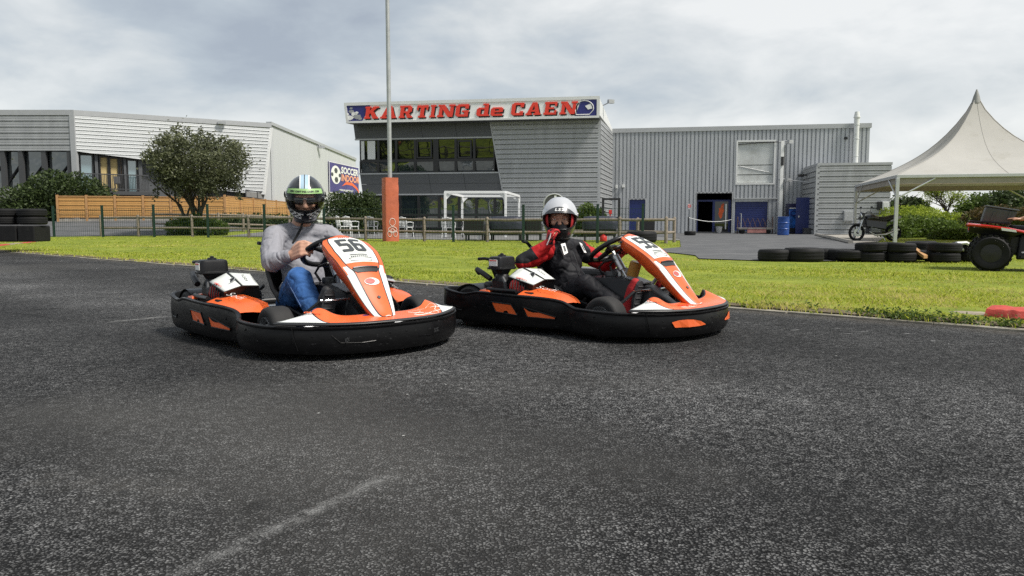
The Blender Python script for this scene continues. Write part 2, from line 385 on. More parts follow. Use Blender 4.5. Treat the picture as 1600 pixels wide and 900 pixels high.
def asphalt():
    m = bpy.data.materials.new('track_asphalt'); m.use_nodes = True; N = m.node_tree.nodes; L = m.node_tree.links; b = N['Principled BSDF']
    t = N.new('ShaderNodeTexCoord'); P = t.outputs['Object']
    def math_(op, a, c=None, clamp=False):
        n = N.new('ShaderNodeMath'); n.operation = op; n.use_clamp = clamp
        for i, x in enumerate((a, c)):
            if x is None: continue
            if hasattr(x, 'is_output'): L.new(x, n.inputs[i])
            else: n.inputs[i].default_value = x
        return n.outputs[0]
    def nz(scale, detail=4, rough=0.6, off=0):
        mp = N.new('ShaderNodeMapping'); mp.inputs['Location'].default_value = (off, off*0.7, 0); L.new(P, mp.inputs[0])
        n = N.new('ShaderNodeTexNoise'); n.inputs['Scale'].default_value = scale; n.inputs['Detail'].default_value = detail; n.inputs['Roughness'].default_value = rough
        L.new(mp.outputs[0], n.inputs['Vector']); return n.outputs[0]
    def ramp(x, st):
        r = N.new('ShaderNodeValToRGB'); L.new(x, r.inputs[0]); e = r.color_ramp.elements
        while len(e) < len(st): e.new(0.5)
        for i, (p, c) in enumerate(st): e[i].position = p; e[i].color = (*c, 1) if hasattr(c, '__len__') else (c, c, c, 1)
        return r.outputs[0]
    def mix(f, a, c, mode='MIX'):
        n = N.new('ShaderNodeMix'); n.data_type = 'RGBA'; n.blend_type = mode
        for i, x in ((0, f), (6, a), (7, c)):
            if hasattr(x, 'is_output'): L.new(x, n.inputs[i])
            elif i == 0: n.inputs[0].default_value = x
            else: n.inputs[i].default_value = (*x, 1)
        return n.outputs[2]
    # distort so that the chippings are irregular
    wob = N.new('ShaderNodeTexNoise'); wob.inputs['Scale'].default_value = 70; L.new(P, wob.inputs['Vector'])
    vm = N.new('ShaderNodeVectorMath'); vm.operation = 'MULTIPLY_ADD'; L.new(wob.outputs['Color'], vm.inputs[0]); vm.inputs[1].default_value = (0.010, 0.010, 0.010); L.new(P, vm.inputs[2])
    vo = N.new('ShaderNodeTexVoronoi'); vo.inputs['Scale'].default_value = 145; L.new(vm.outputs[0], vo.inputs['Vector'])
    v2 = N.new('ShaderNodeTexVoronoi'); v2.inputs['Scale'].default_value = 300; L.new(vm.outputs[0], v2.inputs['Vector'])
    sp = N.new('ShaderNodeSeparateColor'); L.new(vo.outputs['Color'], sp.inputs[0])
    sp2 = N.new('ShaderNodeSeparateColor'); L.new(v2.outputs['Color'], sp2.inputs[0])
    stone = ramp(sp.outputs[0], [(0.0, (0.012, 0.012, 0.012)), (0.30, (0.060, 0.060, 0.061)), (0.75, (0.135, 0.135, 0.135)), (0.97, (0.180, 0.180, 0.178))])
    stone2 = ramp(sp2.outputs[0], [(0.0, (0.008, 0.008, 0.008)), (0.5, (0.055, 0.055, 0.056)), (0.97, (0.17, 0.17, 0.17))])
    c = mix(0.28, stone, stone2)
    gap = ramp(vo.outputs['Distance'], [(0.40, 1.0), (0.62, 0.0)])
    c = mix(math_('MULTIPLY', math_('SUBTRACT', 1.0, gap), 0.92), c, (0.004, 0.004, 0.0045))
    # coarser clumping of the chippings, still visible further off
    v4 = N.new('ShaderNodeTexVoronoi'); v4.inputs['Scale'].default_value = 46; L.new(vm.outputs[0], v4.inputs['Vector'])
    s4 = N.new('ShaderNodeSeparateColor'); L.new(v4.outputs['Color'], s4.inputs[0])
    c = mix(1.0, c, ramp(s4.outputs[0], [(0.0, .62), (.5, 1.0), (1.0, 1.25)]), 'MULTIPLY')
    c = mix(1.0, c, ramp(nz(24, 2, .6, 2.2), [(.36, .66), (.5, 1.0), (.66, 1.28)]), 'MULTIPLY')
    # worn, patched tone
    pt = ramp(nz(0.55, 6, 0.62, 3.1), [(0.35, 0.72), (0.5, 1.0), (0.68, 1.38)])
    c = mix(1.0, c, pt, 'MULTIPLY')
    pt2 = ramp(nz(2.3, 5, 0.6, 9.1), [(0.3, 0.85), (0.7, 1.17)])
    c = mix(1.0, c, pt2, 'MULTIPLY')
    # dusty haunch near the lawn
    sx = N.new('ShaderNodeSeparateXYZ'); L.new(P, sx.inputs[0]); X, Y = sx.outputs[0], sx.outputs[1]
    dd = math_('SUBTRACT', math_('ADD', math_('MULTIPLY', X, EN.x), math_('MULTIPLY', Y, EN.y)), EC)
    # rubbered-in racing lines along the track, drifting and broken
    def lane(d0, w, k, off):
        q = math_('ADD', math_('SUBTRACT', dd, d0), math_('MULTIPLY', math_('SUBTRACT', nz(.22, 2, .5, off), .5), 1.6))
        g_ = math_('SUBTRACT', 1.0, math_('DIVIDE', math_('ABSOLUTE', q), w), True)
        br = ramp(nz(.9, 6, .65, off+4), [(.32, .25), (.6, 1.0)])
        return math_('MULTIPLY', math_('MULTIPLY', g_, br), k)
    for d0, w, k, off in ((-3.95, .42, .50, 1.0), (-1.55, .35, .32, 12.0), (-4.75, .28, .35, 23.0), (-.55, .25, .30, 31.0)):
        c = mix(lane(d0, w, k, off), c, (.014, .014, .0145))
    c = mix(math_('MULTIPLY', lane(-2.85, 1.0, .9, 71.0), .75), c, mix(1.0, c, (2.1, 2.1, 2.1), 'MULTIPLY'))
    # paler, polished and dusty areas, and a few oil spots
    c = mix(math_('MULTIPLY', ramp(nz(.34, 4, .55, 41.0), [(.54, 0.0), (.70, 1.0)]), .42), c, (.105, .102, .096))
    c = mix(math_('MULTIPLY', ramp(nz(2.1, 3, .5, 55.0), [(.70, 0.0), (.76, 1.0)]), .55), c, (.010, .010, .010))
    # pale dusty margin against the lawn edge
    mg = math_('SUBTRACT', 1.0, math_('DIVIDE', math_('ABSOLUTE', math_('ADD', dd, .05)), .28), True)
    c = mix(math_('MULTIPLY', math_('MULTIPLY', mg, ramp(nz(3.5, 6, .7, 61.0), [(.35, 0.0), (.65, 1.0)])), .6), c, (.15, .13, .105))
    # chips of worn white paint along the edge of the track
    band = math_('SUBTRACT', 1.0, math_('DIVIDE', math_('ABSOLUTE', math_('ADD', dd, 0.75)), 0.8), True)
    mp = N.new('ShaderNodeMapping'); mp.inputs['Rotation'].default_value = (0, 0, R(40)); mp.inputs['Scale'].default_value = (2.3, 8, 1); L.new(P, mp.inputs[0])
    nn = N.new('ShaderNodeTexNoise'); nn.inputs['Scale'].default_value = 1.8; nn.inputs['Detail'].default_value = 6; nn.inputs['Roughness'].default_value = 0.75; L.new(mp.outputs[0], nn.inputs['Vector'])
    chips = ramp(math_('ADD', nn.outputs[0], math_('MULTIPLY', band, 0.08)), [(0.675, 0.0), (0.705, 1.0)])
    c = mix(math_('MULTIPLY', math_('MULTIPLY', chips, band), 0.75), c, (0.42, 0.42, 0.42))
    # the scraped pale line in the foreground, and a second faint one
    def scrape(a, bb, w, lo, hi, off):
        ax, ay = a; bx, by = bb; ln = math.hypot(bx-ax, by-ay); ux, uy = (bx-ax)/ln, (by-ay)/ln
        rx = math_('SUBTRACT', X, ax); ry = math_('SUBTRACT', Y, ay)
        s_ = math_('ADD', math_('MULTIPLY', rx, ux), math_('MULTIPLY', ry, uy))
        q = math_('ADD', math_('MULTIPLY', rx, -uy), math_('MULTIPLY', ry, ux))
        q = math_('ADD', q, math_('MULTIPLY', math_('SUBTRACT', nz(1.7, 3, 0.5, off), 0.5), 0.09))
        ac = math_('SUBTRACT', 1.0, math_('DIVIDE', math_('ABSOLUTE', q), w), True)
        al = math_('SUBTRACT', 1.0, math_('POWER', math_('DIVIDE', math_('ABSOLUTE', math_('SUBTRACT', s_, ln/2)), ln/2), 6.0), True)
        br = ramp(nz(16, 7, 0.75, off+2), [(lo, 0.0), (hi, 1.0)])
        return math_('MULTIPLY', math_('MULTIPLY', ac, al), br)
    g0, g1 = gp(250, 905), gp(635, 735)
    c = mix(math_('MULTIPLY', scrape((g0.x, g0.y), (g1.x, g1.y), 0.034, 0.42, 0.62, 0.0), 0.62), c, (0.30, 0.30, 0.295))
    g0, g1 = gp(165, 504), gp(262, 494)
    c = mix(math_('MULTIPLY', scrape((g0.x, g0.y), (g1.x, g1.y), 0.05, 0.40, 0.6, 5.0), 0.75), c, (0.32, 0.32, 0.31))
    g0, g1 = gp(0, 745), gp(330, 770)
    c = mix(math_('MULTIPLY', scrape((g0.x, g0.y), (g1.x, g1.y), 0.10, 0.40, 0.75, 8.0), 0.35), c, (0.20, 0.19, 0.175))
    # cracks / repair seams
    g0, g1 = gp(-40, 482), gp(90, 497)
    c = mix(math_('MULTIPLY', scrape((g0.x, g0.y), (g1.x, g1.y), 0.03, 0.25, 0.4, 6.0), 0.8), c, (0.01, 0.01, 0.01))
    # rare bright stone chips
    v3 = N.new('ShaderNodeTexVoronoi'); v3.inputs['Scale'].default_value = 14; L.new(P, v3.inputs['Vector'])
    s3 = N.new('ShaderNodeSeparateColor'); L.new(v3.outputs['Color'], s3.inputs[0])
    fl = math_('MULTIPLY', ramp(v3.outputs['Distance'], [(0.06, 1.0), (0.09, 0.0)]), ramp(s3.outputs[0], [(0.965, 0.0), (0.975, 1.0)]))
    c = mix(math_('MULTIPLY', fl, 0.8), c, (0.5, 0.5, 0.48))
    L.new(c, b.inputs['Base Color'])
    b.inputs['Specular IOR Level'].default_value = 0.10
    L.new(ramp(sp.outputs[1], [(0.0, 0.55), (1.0, 0.85)]), b.inputs['Roughness'])
    hgt = math_('ADD', math_('MULTIPLY', gap, 0.6), math_('MULTIPLY', sp.outputs[2], 0.4))
    bn = N.new('ShaderNodeBump'); bn.inputs['Distance'].default_value = 0.006; bn.inputs['Strength'].default_value = 1.0
    L.new(hgt, bn.inputs['Height']); L.new(bn.outputs[0], b.inputs['Normal'])
    MAT['track_asphalt'] = m
asphalt()

def sheet(name, quad, m, dz, nx=1, ny=1, follow=True, z=None):
    a, b, c, d = [V((p[0], p[1])) for p in quad]; rows = []
    for j in range(ny+1):
        t = j/ny; r = []
        for i in range(nx+1):
            s = i/nx; p = (a*(1-s)+b*s)*(1-t)+(d*(1-s)+c*s)*t
            r.append(V((p.x, p.y, (G(p.x, p.y) if follow else 0)+dz)))
        rows.append(r)
    return MB().grid(rows).struct(name, MAT[m], smooth=60)
def polysheet(name, pts, m, z):
    return MB().add([V((p[0], p[1], z)) for p in pts], [tuple(range(len(pts)))]).struct(name, MAT[m])
# turf: one sheet to the horizon, finer near the lawn
xs = [-700, -300, -150, -90]+[-60+2*i for i in range(51)]+[60, 100, 200, 400, 700]
ys = [-700, -200, -60, -20, -4]+[2*i for i in range(41)]+[90, 120, 200, 400, 800]
MB().grid([[V((x, y, G(x, y)-0.03 if edged(x, y) > 0 else -0.03)) for x in xs] for y in ys]).struct('ground', MAT['turf'], smooth=60)
# the race track
e = V((0.767, -0.642)); p0 = V((EN.x*EC, EN.y*EC))
def ep(s, d): q = p0+e*s+EN*d; return (q.x, q.y)
polysheet('track', [ep(-60, 0.0), ep(60, 0.0), ep(60, -40), ep(-60, -40)], 'track_asphalt', 0.0)
# lawn (slightly proud of the track), strip along the edge then rising
rows = []
rnd = random.Random(4)
for j in range(61):
    d = 0.02+34*(j/60)**1.6
    rows.append([])
    for i in range(121):
        s = -60+110*(i/120)
        q = ep(s, d); rows[-1].append(V((q[0], q[1], G(*q)+0.03*smoothstep(0, 0.12, d)+0.012*noise.noise(V((q[0]*1.7, q[1]*1.7, 0)))*smoothstep(0, .6, d)+0.004)))
MB().grid(rows).struct('lawn', MAT['turf'], smooth=60)
# worn strip of bare soil along the edge
ground_mat('soil', [(0.3, (0.07, 0.055, 0.035)), (0.5, (0.13, 0.105, 0.07)), (0.7, (0.21, 0.18, 0.12))], 7, 0.012)
rows = [[], []]
for i in range(220):
    s = -34+56*i/219; w = .10+.10*noise.noise(V((s*1.3, 0, 4)))+.06*noise.noise(V((s*4.1, 3, 4)))+.16*smoothstep(6.2, 8.2, s)*smoothstep(10.5, 9, s)
    for k, d in enumerate((.02, max(.05, w))):
        q = ep(s, d); rows[k].append(V((*q, G(*q)+.022+.016*k)))
MB().grid(rows).struct('verge_soil', MAT['soil'], smooth=60)
# concrete edging, in separate lengths
ed = empty('edging', (0, 0, 0)); ed['kind'] = 'structure'
prng = random.Random(11)
s = -34.0; k = 0
while s < 22:
    ln = 1.0
    w = 0.075+prng.uniform(-0.012, 0.015); j = prng.uniform(-0.012, 0.012)
    b0, b1, b2, b3 = ep(s+0.006, -w+j), ep(s+ln-0.006, -w+j), ep(s+ln-0.006, 0.045+j), ep(s+0.006, 0.045+j)
    zt = 0.014+prng.uniform(-0.003, 0.004)
    MB().hexa([V((*q, -0.05)) for q in (b0, b1, b2, b3)], [V((*q, zt)) for q in (b0, b1, b2, b3)]).build('edging_block', MAT['edge_concrete'], ed)
    s += ln
# driveway in front of the hall
dv = [gp(1064, 389), gp(1022, 393), gp(1000, 397), gp(1047, 398), gp(1086, 402.5), gp(1092, 408), gp(1190, 411.5), gp(1320, 412), gp(1420, 398), gp(1335, 379), gp(1300, 371), (34, 47), (4, 52), gp(965, 366.5), gp(1062, 374)]
polysheet('driveway', dv, 'drive_asphalt', 0.052)
polysheet('concrete_apron', [gp(1277, 369), gp(1330, 382), gp(1372, 380), gp(1390, 367)], 'concrete', 0.058)
MB().tube([V((*gp(1275, 369.5).xy, 0.09)), V((*gp(1329, 383).xy, 0.09))], 0.08, 6).struct('kerb_line', MAT['concrete'])
sheet('patio', [(-11.5, 29.2), (7.0, 27.5), (6.5, 46), (-12.5, 46)], 'patio_paving', 0.05, 12, 12)
sheet('yard', [(-45, 30.5), (-13, 30.2), (-12.5, 60), (-50, 60)], 'drive_asphalt', 0.045, 24, 24)
polysheet('pit_apron', [gp(1062, 390.5), gp(1030, 394), gp(980, 396), gp(900, 390), gp(1000, 386)], 'turf', 0.049)
# kerbs: the red block and the broken pale slab on the right, the red kerb on the far left
a0 = gp(1540, 499); ang = math.atan2(-0.642, 0.767)
kb = empty('kerb', (a0.x, a0.y, 0)); kb['kind'] = 'structure'
mat('kerb_red', (0.42, 0.05, 0.035), 0.75, var=0.25, vscale=9, bump=0.004, bscale=30, dirt=(0.30, 0.22, 0.18), dscale=7, dlo=0.56, dhi=0.72)
mat('kerb_pale', (0.26, 0.22, 0.165), 0.85, var=0.3, vscale=7, bump=0.01, bscale=18)
def kerb_block(px0, px1, py0, py1, z, m, par, seed):
    rr = random.Random(seed); A = gp(px0, py0); B = gp(px1, py1); d = (B-A).normalized(); nrm = V((-d.y, d.x, 0))
    if nrm.y < 0: nrm = -nrm
    n = 7; top = []; rows = []
    for w, h in ((0, -0.03), (0.0, 0.45*z), (0.03, z*0.9), (0.12, z*1.05), (0.24, z), (0.28, -0.03)):
        rows.append([A+(B-A)*(i/n)+nrm*(w+rr.uniform(-.008, .008))+V((0, 0, h+rr.uniform(-.006, .006))) for i in range(n+1)])
    mb = MB().grid(rows); c = len(rows[0])
    mb.f.append([i*c for i in range(6)]); mb.m.append(0); mb.f.append([i*c+c-1 for i in range(6)]); mb.m.append(0)
    mb.build('kerb_block', MAT[m], par, smooth=40)
kerb_block(1538, 1612, 502, 509, 0.10, 'kerb_red', kb, 1)
kerb_block(1478, 1536, 495, 501.5, 0.035, 'kerb_pale', kb, 2)
a1 = gp(0, 387); kb2 = empty('kerb', (a1.x, a1.y, 0)); kb2['kind'] = 'structure'
for i in range(6): kerb_block(-60+21*i, -41+21*i, 391-2.0*i, 389-2.0*i, 0.07, 'kerb_red' if i % 2 == 0 else 'kerb_pale', kb2, 5+i)
# ------------------------------------------------------------------ buildings
mat('clad_grey', (0.36, 0.37, 0.375), 0.42, metal=0.2, var=0.11, vscale=2.6, stretch=(1, 1, 0.16), dirt=(0.26, 0.26, 0.255), dscale=1.1, dlo=0.55, dhi=0.9, rvar=0.06)
mat('clad_mid', (0.40, 0.415, 0.435), 0.45, metal=0.2, var=0.11, vscale=2.4, stretch=(1, 1, 0.14), dirt=(0.30, 0.30, 0.30), dscale=1.2, dlo=0.55, dhi=0.9, rvar=0.06)
mat('clad_light', (0.66, 0.675, 0.68), 0.45, metal=0.15, var=0.05, vscale=0.8, rvar=0.05)
mat('clad_pale', (0.50, 0.515, 0.52), 0.5, var=0.04, vscale=0.5, stretch=(3, 3, 0.2))
mat('panel_dark', (0.085, 0.09, 0.096), 0.55, var=0.08, vscale=2, stretch=(0.4, 0.4, 4))
mat('trim_grey', (0.40, 0.41, 0.42), 0.45, metal=0.2, var=0.05)
mat('trim_white', (0.66, 0.67, 0.66), 0.5, var=0.06, dirt=(0.4, 0.39, 0.36), dscale=2.5, dlo=0.6, dhi=0.85)
mat('frame_black', (0.014, 0.014, 0.016), 0.4)
mat('door_blue', (0.010, 0.022, 0.125), 0.45, var=0.12, vscale=3, rvar=0.08)
mat('interior_dark', (0.006, 0.006, 0.007), 0.9)
mat('galv', (0.42, 0.43, 0.44), 0.5, metal=0.5, var=0.12, vscale=6)
mat('white_paint', (0.72, 0.73, 0.73), 0.45, var=0.04)
mat('stucco', (0.22, 0.22, 0.215), 0.85, var=0.1, vscale=3)
glassmat('glass_up', (0.010, 0.013, 0.011), 0.12, 0.02, 0.006)
glassmat('glass_low', (0.022, 0.032, 0.038), 0.24, 0.03, 0.015)
glassmat('glass_left', (0.02, 0.024, 0.026), 0.16, 0.03, 0.05)
glassmat('glass_teal', (0.16, 0.25, 0.28), 0.22, 0.04)
mat('blind_tan', (0.50, 0.38, 0.17), 0.7, var=0.08)
def profiled(S, D, A, B, n, name, m, parent, smooth=20):
    """a folded metal sheet: S positions along, D fold depths, A(s), B(s) the two ends of each fold line"""
    rows = [[A(s)+n*d for s, d in zip(S, D)], [B(s)+n*d for s, d in zip(S, D)]]
    return MB().grid(rows).build(name, m, parent, fix=False)
def folds(lo, hi, pitch, prof):
    n = max(1, round((hi-lo)/pitch)); p = (hi-lo)/n; S = []; D = []
    for i in range(n):
        for t, d in prof: S.append(lo+(i+t)*p); D.append(d)
    S.append(hi); D.append(prof[0][1]); return S, D
HPROF = [(0.0, 0.0), (0.06, 0.09), (0.42, 0.082), (0.44, 0.090), (0.78, 0.09), (0.84, 0.0)]
VPROF = [(0.0, 0.0), (0.20, 0.0), (0.30, 0.07), (0.92, 0.07)]

# ---- reception building with the big sign
A9 = R(9)
T = Plane((xat(935, 41), 41), (math.cos(A9), -math.sin(A9)))
zz = lambda px, py, P=T: P.uv(px, py)[1]
uu = lambda px, py, P=T: P.uv(px, py)[0]
GZ = 0.0
recep = thing('reception_building', 'two-storey dark grey metal-clad building with a long red-lettered sign along its roofline', 'building', T.pt(-7, 0, -3))
zb1, zw0, zw1, zb2, zg = zz(660, 193), zz(660, 216), zz(660, 270.5), zz(660, 303.5), 0.0
ztop = zz(935, 160)
lx = lambda z: uu(552, 195)+(uu(572, 345)-uu(552, 195))*(zz(552, 195)-z)/(zz(552, 195)-zz(572, 345))     # slanting left end
cx_ = lambda z: uu(766, 193)+(uu(796, 360)-uu(766, 193))*(zz(766, 193)-z)/(zz(766, 193)-zz(796, 360))    # slanting joint of panel and cladding
ur = 0.0
J = V((xat(954, 46.5), 46.5, 0)); sd_ = (J-T.pt(0, 0)); sd_.z = 0
core = MB()
dp = -9.0
zc_ = [0, zb2, zw1, zw0, zb1+0.4]
rows = []
for z in zc_:
    rows.append([T.pt(lx(z)+0.06, z, -0.75), T.pt(-0.05, z, -0.75), T.pt(-0.05, z, dp), T.pt(lx(z)+0.06, z, dp)])
core.grid(rows, closed=True); core.f.append([16, 17, 18, 19]); core.m.append(0)
core.build('core', MAT['frame_black'], recep)
def band(name, z0, z1, m, lfun, rfun, w=0.0, splits=()):
    return MB().hexa([T.pt(lfun(z0), z0, w), T.pt(rfun(z0), z0, w), T.pt(rfun(z0), z0, w-0.09), T.pt(lfun(z0), z0, w-0.09)],
                     [T.pt(lfun(z1), z1, w), T.pt(rfun(z1), z1, w), T.pt(rfun(z1), z1, w-0.09), T.pt(lfun(z1), z1, w-0.09)]).build(name, m, recep)
for i in range(4):      # flat facade boards, two bands of four
    a, b = i/4, (i+1)/4
    lf = lambda z, a=a: lx(z)*(1-a)+(cx_(z)-0.02)*a+0.008
    rf = lambda z, b=b: lx(z)*(1-b)+(cx_(z)-0.02)*b-0.008
    band('facade_board', zw0, zb1+0.3, MAT['panel_dark'], lf, rf)
    for k in range(2):
        zz0 = zb2+(zw1-zb2)*k/2; zz1 = zb2+(zw1-zb2)*(k+1)/2-0.012
        band('facade_board', zz0, zz1, MAT['panel_dark'], lf, rf)
for z in (zw0, zw1, zb2):
    band('trim', z-0.05, z+0.03, MAT['trim_grey'], lambda z: lx(z)-0.02, lambda z: cx_(z)-0.03, 0.03)
S, D = folds(0.0, zb1+0.35, 0.262, HPROF)
profiled(S, D, lambda s: T.pt(cx_(s)+0.05, s, 0.0), lambda s: T.pt(-0.02, s, 0.0), T.n, 'wall_cladding', MAT['clad_grey'], recep)
MB().hexa([T.pt(cx_(0)-0.02, 0, 0.07), T.pt(cx_(0)+0.06, 0, 0.07), T.pt(cx_(0)+0.06, 0, -0.05), T.pt(cx_(0)-0.02, 0, -0.05)],
          [T.pt(cx_(zb1)-0.02, zb1, 0.07), T.pt(cx_(zb1)+0.06, zb1, 0.07), T.pt(cx_(zb1)+0.06, zb1, -0.05), T.pt(cx_(zb1)-0.02, zb1, -0.05)]).build('corner_trim', MAT['trim_grey'], recep)
# right flank running back to the hall
sn = V((sd_.y, -sd_.x, 0)).normalized(); zback = zz(954, 203, Plane(J, (1, 0)))
S, D = folds(0.0, zback-0.1, 0.262, HPROF)
q0 = T.pt(0, 0, 0.0)
profiled(S, D, lambda s: V((q0.x, q0.y, s)), lambda s: V((J.x, J.y, s)), sn, 'flank_cladding', MAT['clad_grey'], recep)
qf = T.pt(0, 0, 0.95)
MB().hexa([V((qf.x, qf.y, zz(935, 184)))+sn*0.05, V((J.x, J.y, zback-0.12))+sn*0.05, V((J.x, J.y, zback-0.12))-sn*0.1, V((qf.x, qf.y, zz(935, 184)))-sn*0.1],
          [V((qf.x, qf.y, ztop+0.05))+sn*0.05, V((J.x, J.y, zback+0.05))+sn*0.05, V((J.x, J.y, zback+0.05))-sn*0.1, V((qf.x, qf.y, ztop+0.05))-sn*0.1]).build('flank_fascia', MAT['trim_white'], recep)
MB().box(V((q0.x, q0.y, zb1/2)), (0.16, 0.16, zb1), -A9).build('corner_trim', MAT['trim_grey'], recep)
# windows
def windows(P, root, xs_, rows_, frame_m, glass, w=-0.03, fr=0.05, thick=(), slant=None, name='window', tilt=0.0):
    for (py0, py1, gl) in rows_:
        for i in range(len(xs_)-1):
            a = P.uv(xs_[i], (py0+py1)/2)[0]; b = P.uv(xs_[i+1], (py0+py1)/2)[0]
            z1 = P.uv((xs_[0]+xs_[-1])/2, py0)[1]; z0 = P.uv((xs_[0]+xs_[-1])/2, py1)[1]
            f0 = fr*(2.2 if i in thick else 1); f1 = fr*(2.2 if i+1 in thick else 1)
            mb = MB()
            mb.slab(P, a, b, z0, z0+fr, w-0.08, w+0.04); mb.slab(P, a, b, z1-fr, z1, w-0.08, w+0.04)
            mb.slab(P, a, a+f0, z0+fr, z1-fr, w-0.08, w+0.04); mb.slab(P, b-f1, b, z0+fr, z1-fr, w-0.08, w+0.04)
            o = mb.build(name, frame_m, root)
            g = gl[i] if isinstance(gl, (list, tuple)) else gl
            if g:
                k = tilt*(z1-z0); za, zb_ = z0+fr-.005, z1-fr+.005; ua_, ub_ = a+f0-.005, b-f1+.005
                MB().hexa([P.pt(ua_, za, w-.02-k), P.pt(ub_, za, w-.02-k), P.pt(ub_, za, w-.04-k), P.pt(ua_, za, w-.04-k)], [P.pt(ua_, zb_, w-.02), P.pt(ub_, zb_, w-.02), P.pt(ub_, zb_, w-.04), P.pt(ua_, zb_, w-.04)]).build('pane', MAT[g], o)
gu = ['glass_teal', 'glass_up', 'glass_up', 'glass_up', 'glass_up', 'glass_up', 'glass_up']
windows(T, recep, [562, 591, 619, 648.5, 681, 712, 741, 773], [(216.5, 250.5, 'glass_up'), (250.5, 270, 'glass_low')], MAT['frame_black'], None, thick=(4,), fr=0.07, tilt=.165)
windows(T, recep, [568, 597, 625, 654, 686, 717, 744, 773, 787], [(304, 336, 'glass_low'), (336, 357, 'glass_low')], MAT['frame_black'], None, fr=0.07, tilt=.05)
# inner opening sashes
for (a, b) in ((651, 675), (715, 737)):
    u0, u1 = uu(a, 235), uu(b, 235); z0, z1 = zz(a, 247.5), zz(a, 219.5); mb = MB()
    for bx_ in ((u0, u1, z0, z0+.08), (u0, u1, z1-.08, z1), (u0, u0+.08, z0+.08, z1-.08), (u1-.08, u1, z0+.08, z1-.08)): mb.slab(T, *bx_, -0.05, 0.03)
    mb.build('sash', MAT['frame_black'], recep)
# two pale panes set at the corner glazing
for i, (a, b) in enumerate(((563.5, 569), (574, 586))):
    MB().slab(T, uu(a, 235), uu(b, 235), zz(580, 249), zz(580, 219), -0.035, -0.018).build('pale_pane', MAT['white_paint'], recep)
# sign box
SP = Plane(T.pt(0, 0, 0.95), T.u)
sz0, sz1 = zz(935, 184, SP), zz(935, 151, SP); su0 = uu(538, 165, SP); su1 = 0.03
sign = MB().hexa([T.pt(su0+0.12, sz0, 0.93), T.pt(su1, sz0, 0.93), T.pt(su1, sz0, -0.6), T.pt(su0+0.5, sz0, -0.6)],
                 [T.pt(su0, sz1, 0.93), T.pt(su1, sz1, 0.93), T.pt(su1, sz1, -6), T.pt(su0, sz1, -6)]).build('sign_board', MAT['panel_dark'], recep)
fr = MB(); t = 0.14
fr.slab(SP, su0, su1, sz1-t, sz1+0.03, -0.03, 0.05); fr.slab(SP, su0+.1, su1, sz0, sz0+t*0.8, -0.03, 0.05)
fr.slab(SP, su1-t, su1+.02, sz0+t*0.8, sz1-t, -0.03, 0.05)
fr.hexa([SP.pt(su0+.10, sz0+t*.8, .05), SP.pt(su0+.10+t, sz0+t*.8, .05), SP.pt(su0+.10+t, sz0+t*.8, -.03), SP.pt(su0+.1, sz0+t*.8, -.03)],
        [SP.pt(su0, sz1-t, .05), SP.pt(su0+t, sz1-t, .05), SP.pt(su0+t, sz1-t, -.03), SP.pt(su0, sz1-t, -.03)])
fr.build('sign_frame', MAT['trim_white'], sign)
zi0, zi1 = sz0+t*.8, sz1-t
b1 = uu(574, 172, SP); b2 = uu(898, 168, SP)
mat('sign_white', (0.82, 0.83, 0.82), 0.5, var=0.03)
def flat(poly, w, th, m, name, par):
    return MB().prism([SP.pt(u, z, w-th) for u, z in poly], SP.n*th).build(name, MAT[m], par)
flat([(b1-.3, zi0), (b2, zi0), (b2+.35, zi1), (b1+.2, zi1)], 0.012, 0.02, 'sign_white', 'sign_face', sign)
flat([(su0+.10+t, zi0), (b1-.3, zi0), (b1+.2, zi1), (su0+t, zi1)], 0.012, 0.02, 'print_blue', 'sign_face', sign)
flat([(b2, zi0), (su1-t, zi0), (su1-t, zi1), (b2+.35, zi1)], 0.012, 0.02, 'print_blue', 'sign_face', sign)
rc = lambda a, b, c, d: [(a, b), (c, b), (c, d), (a, d)]
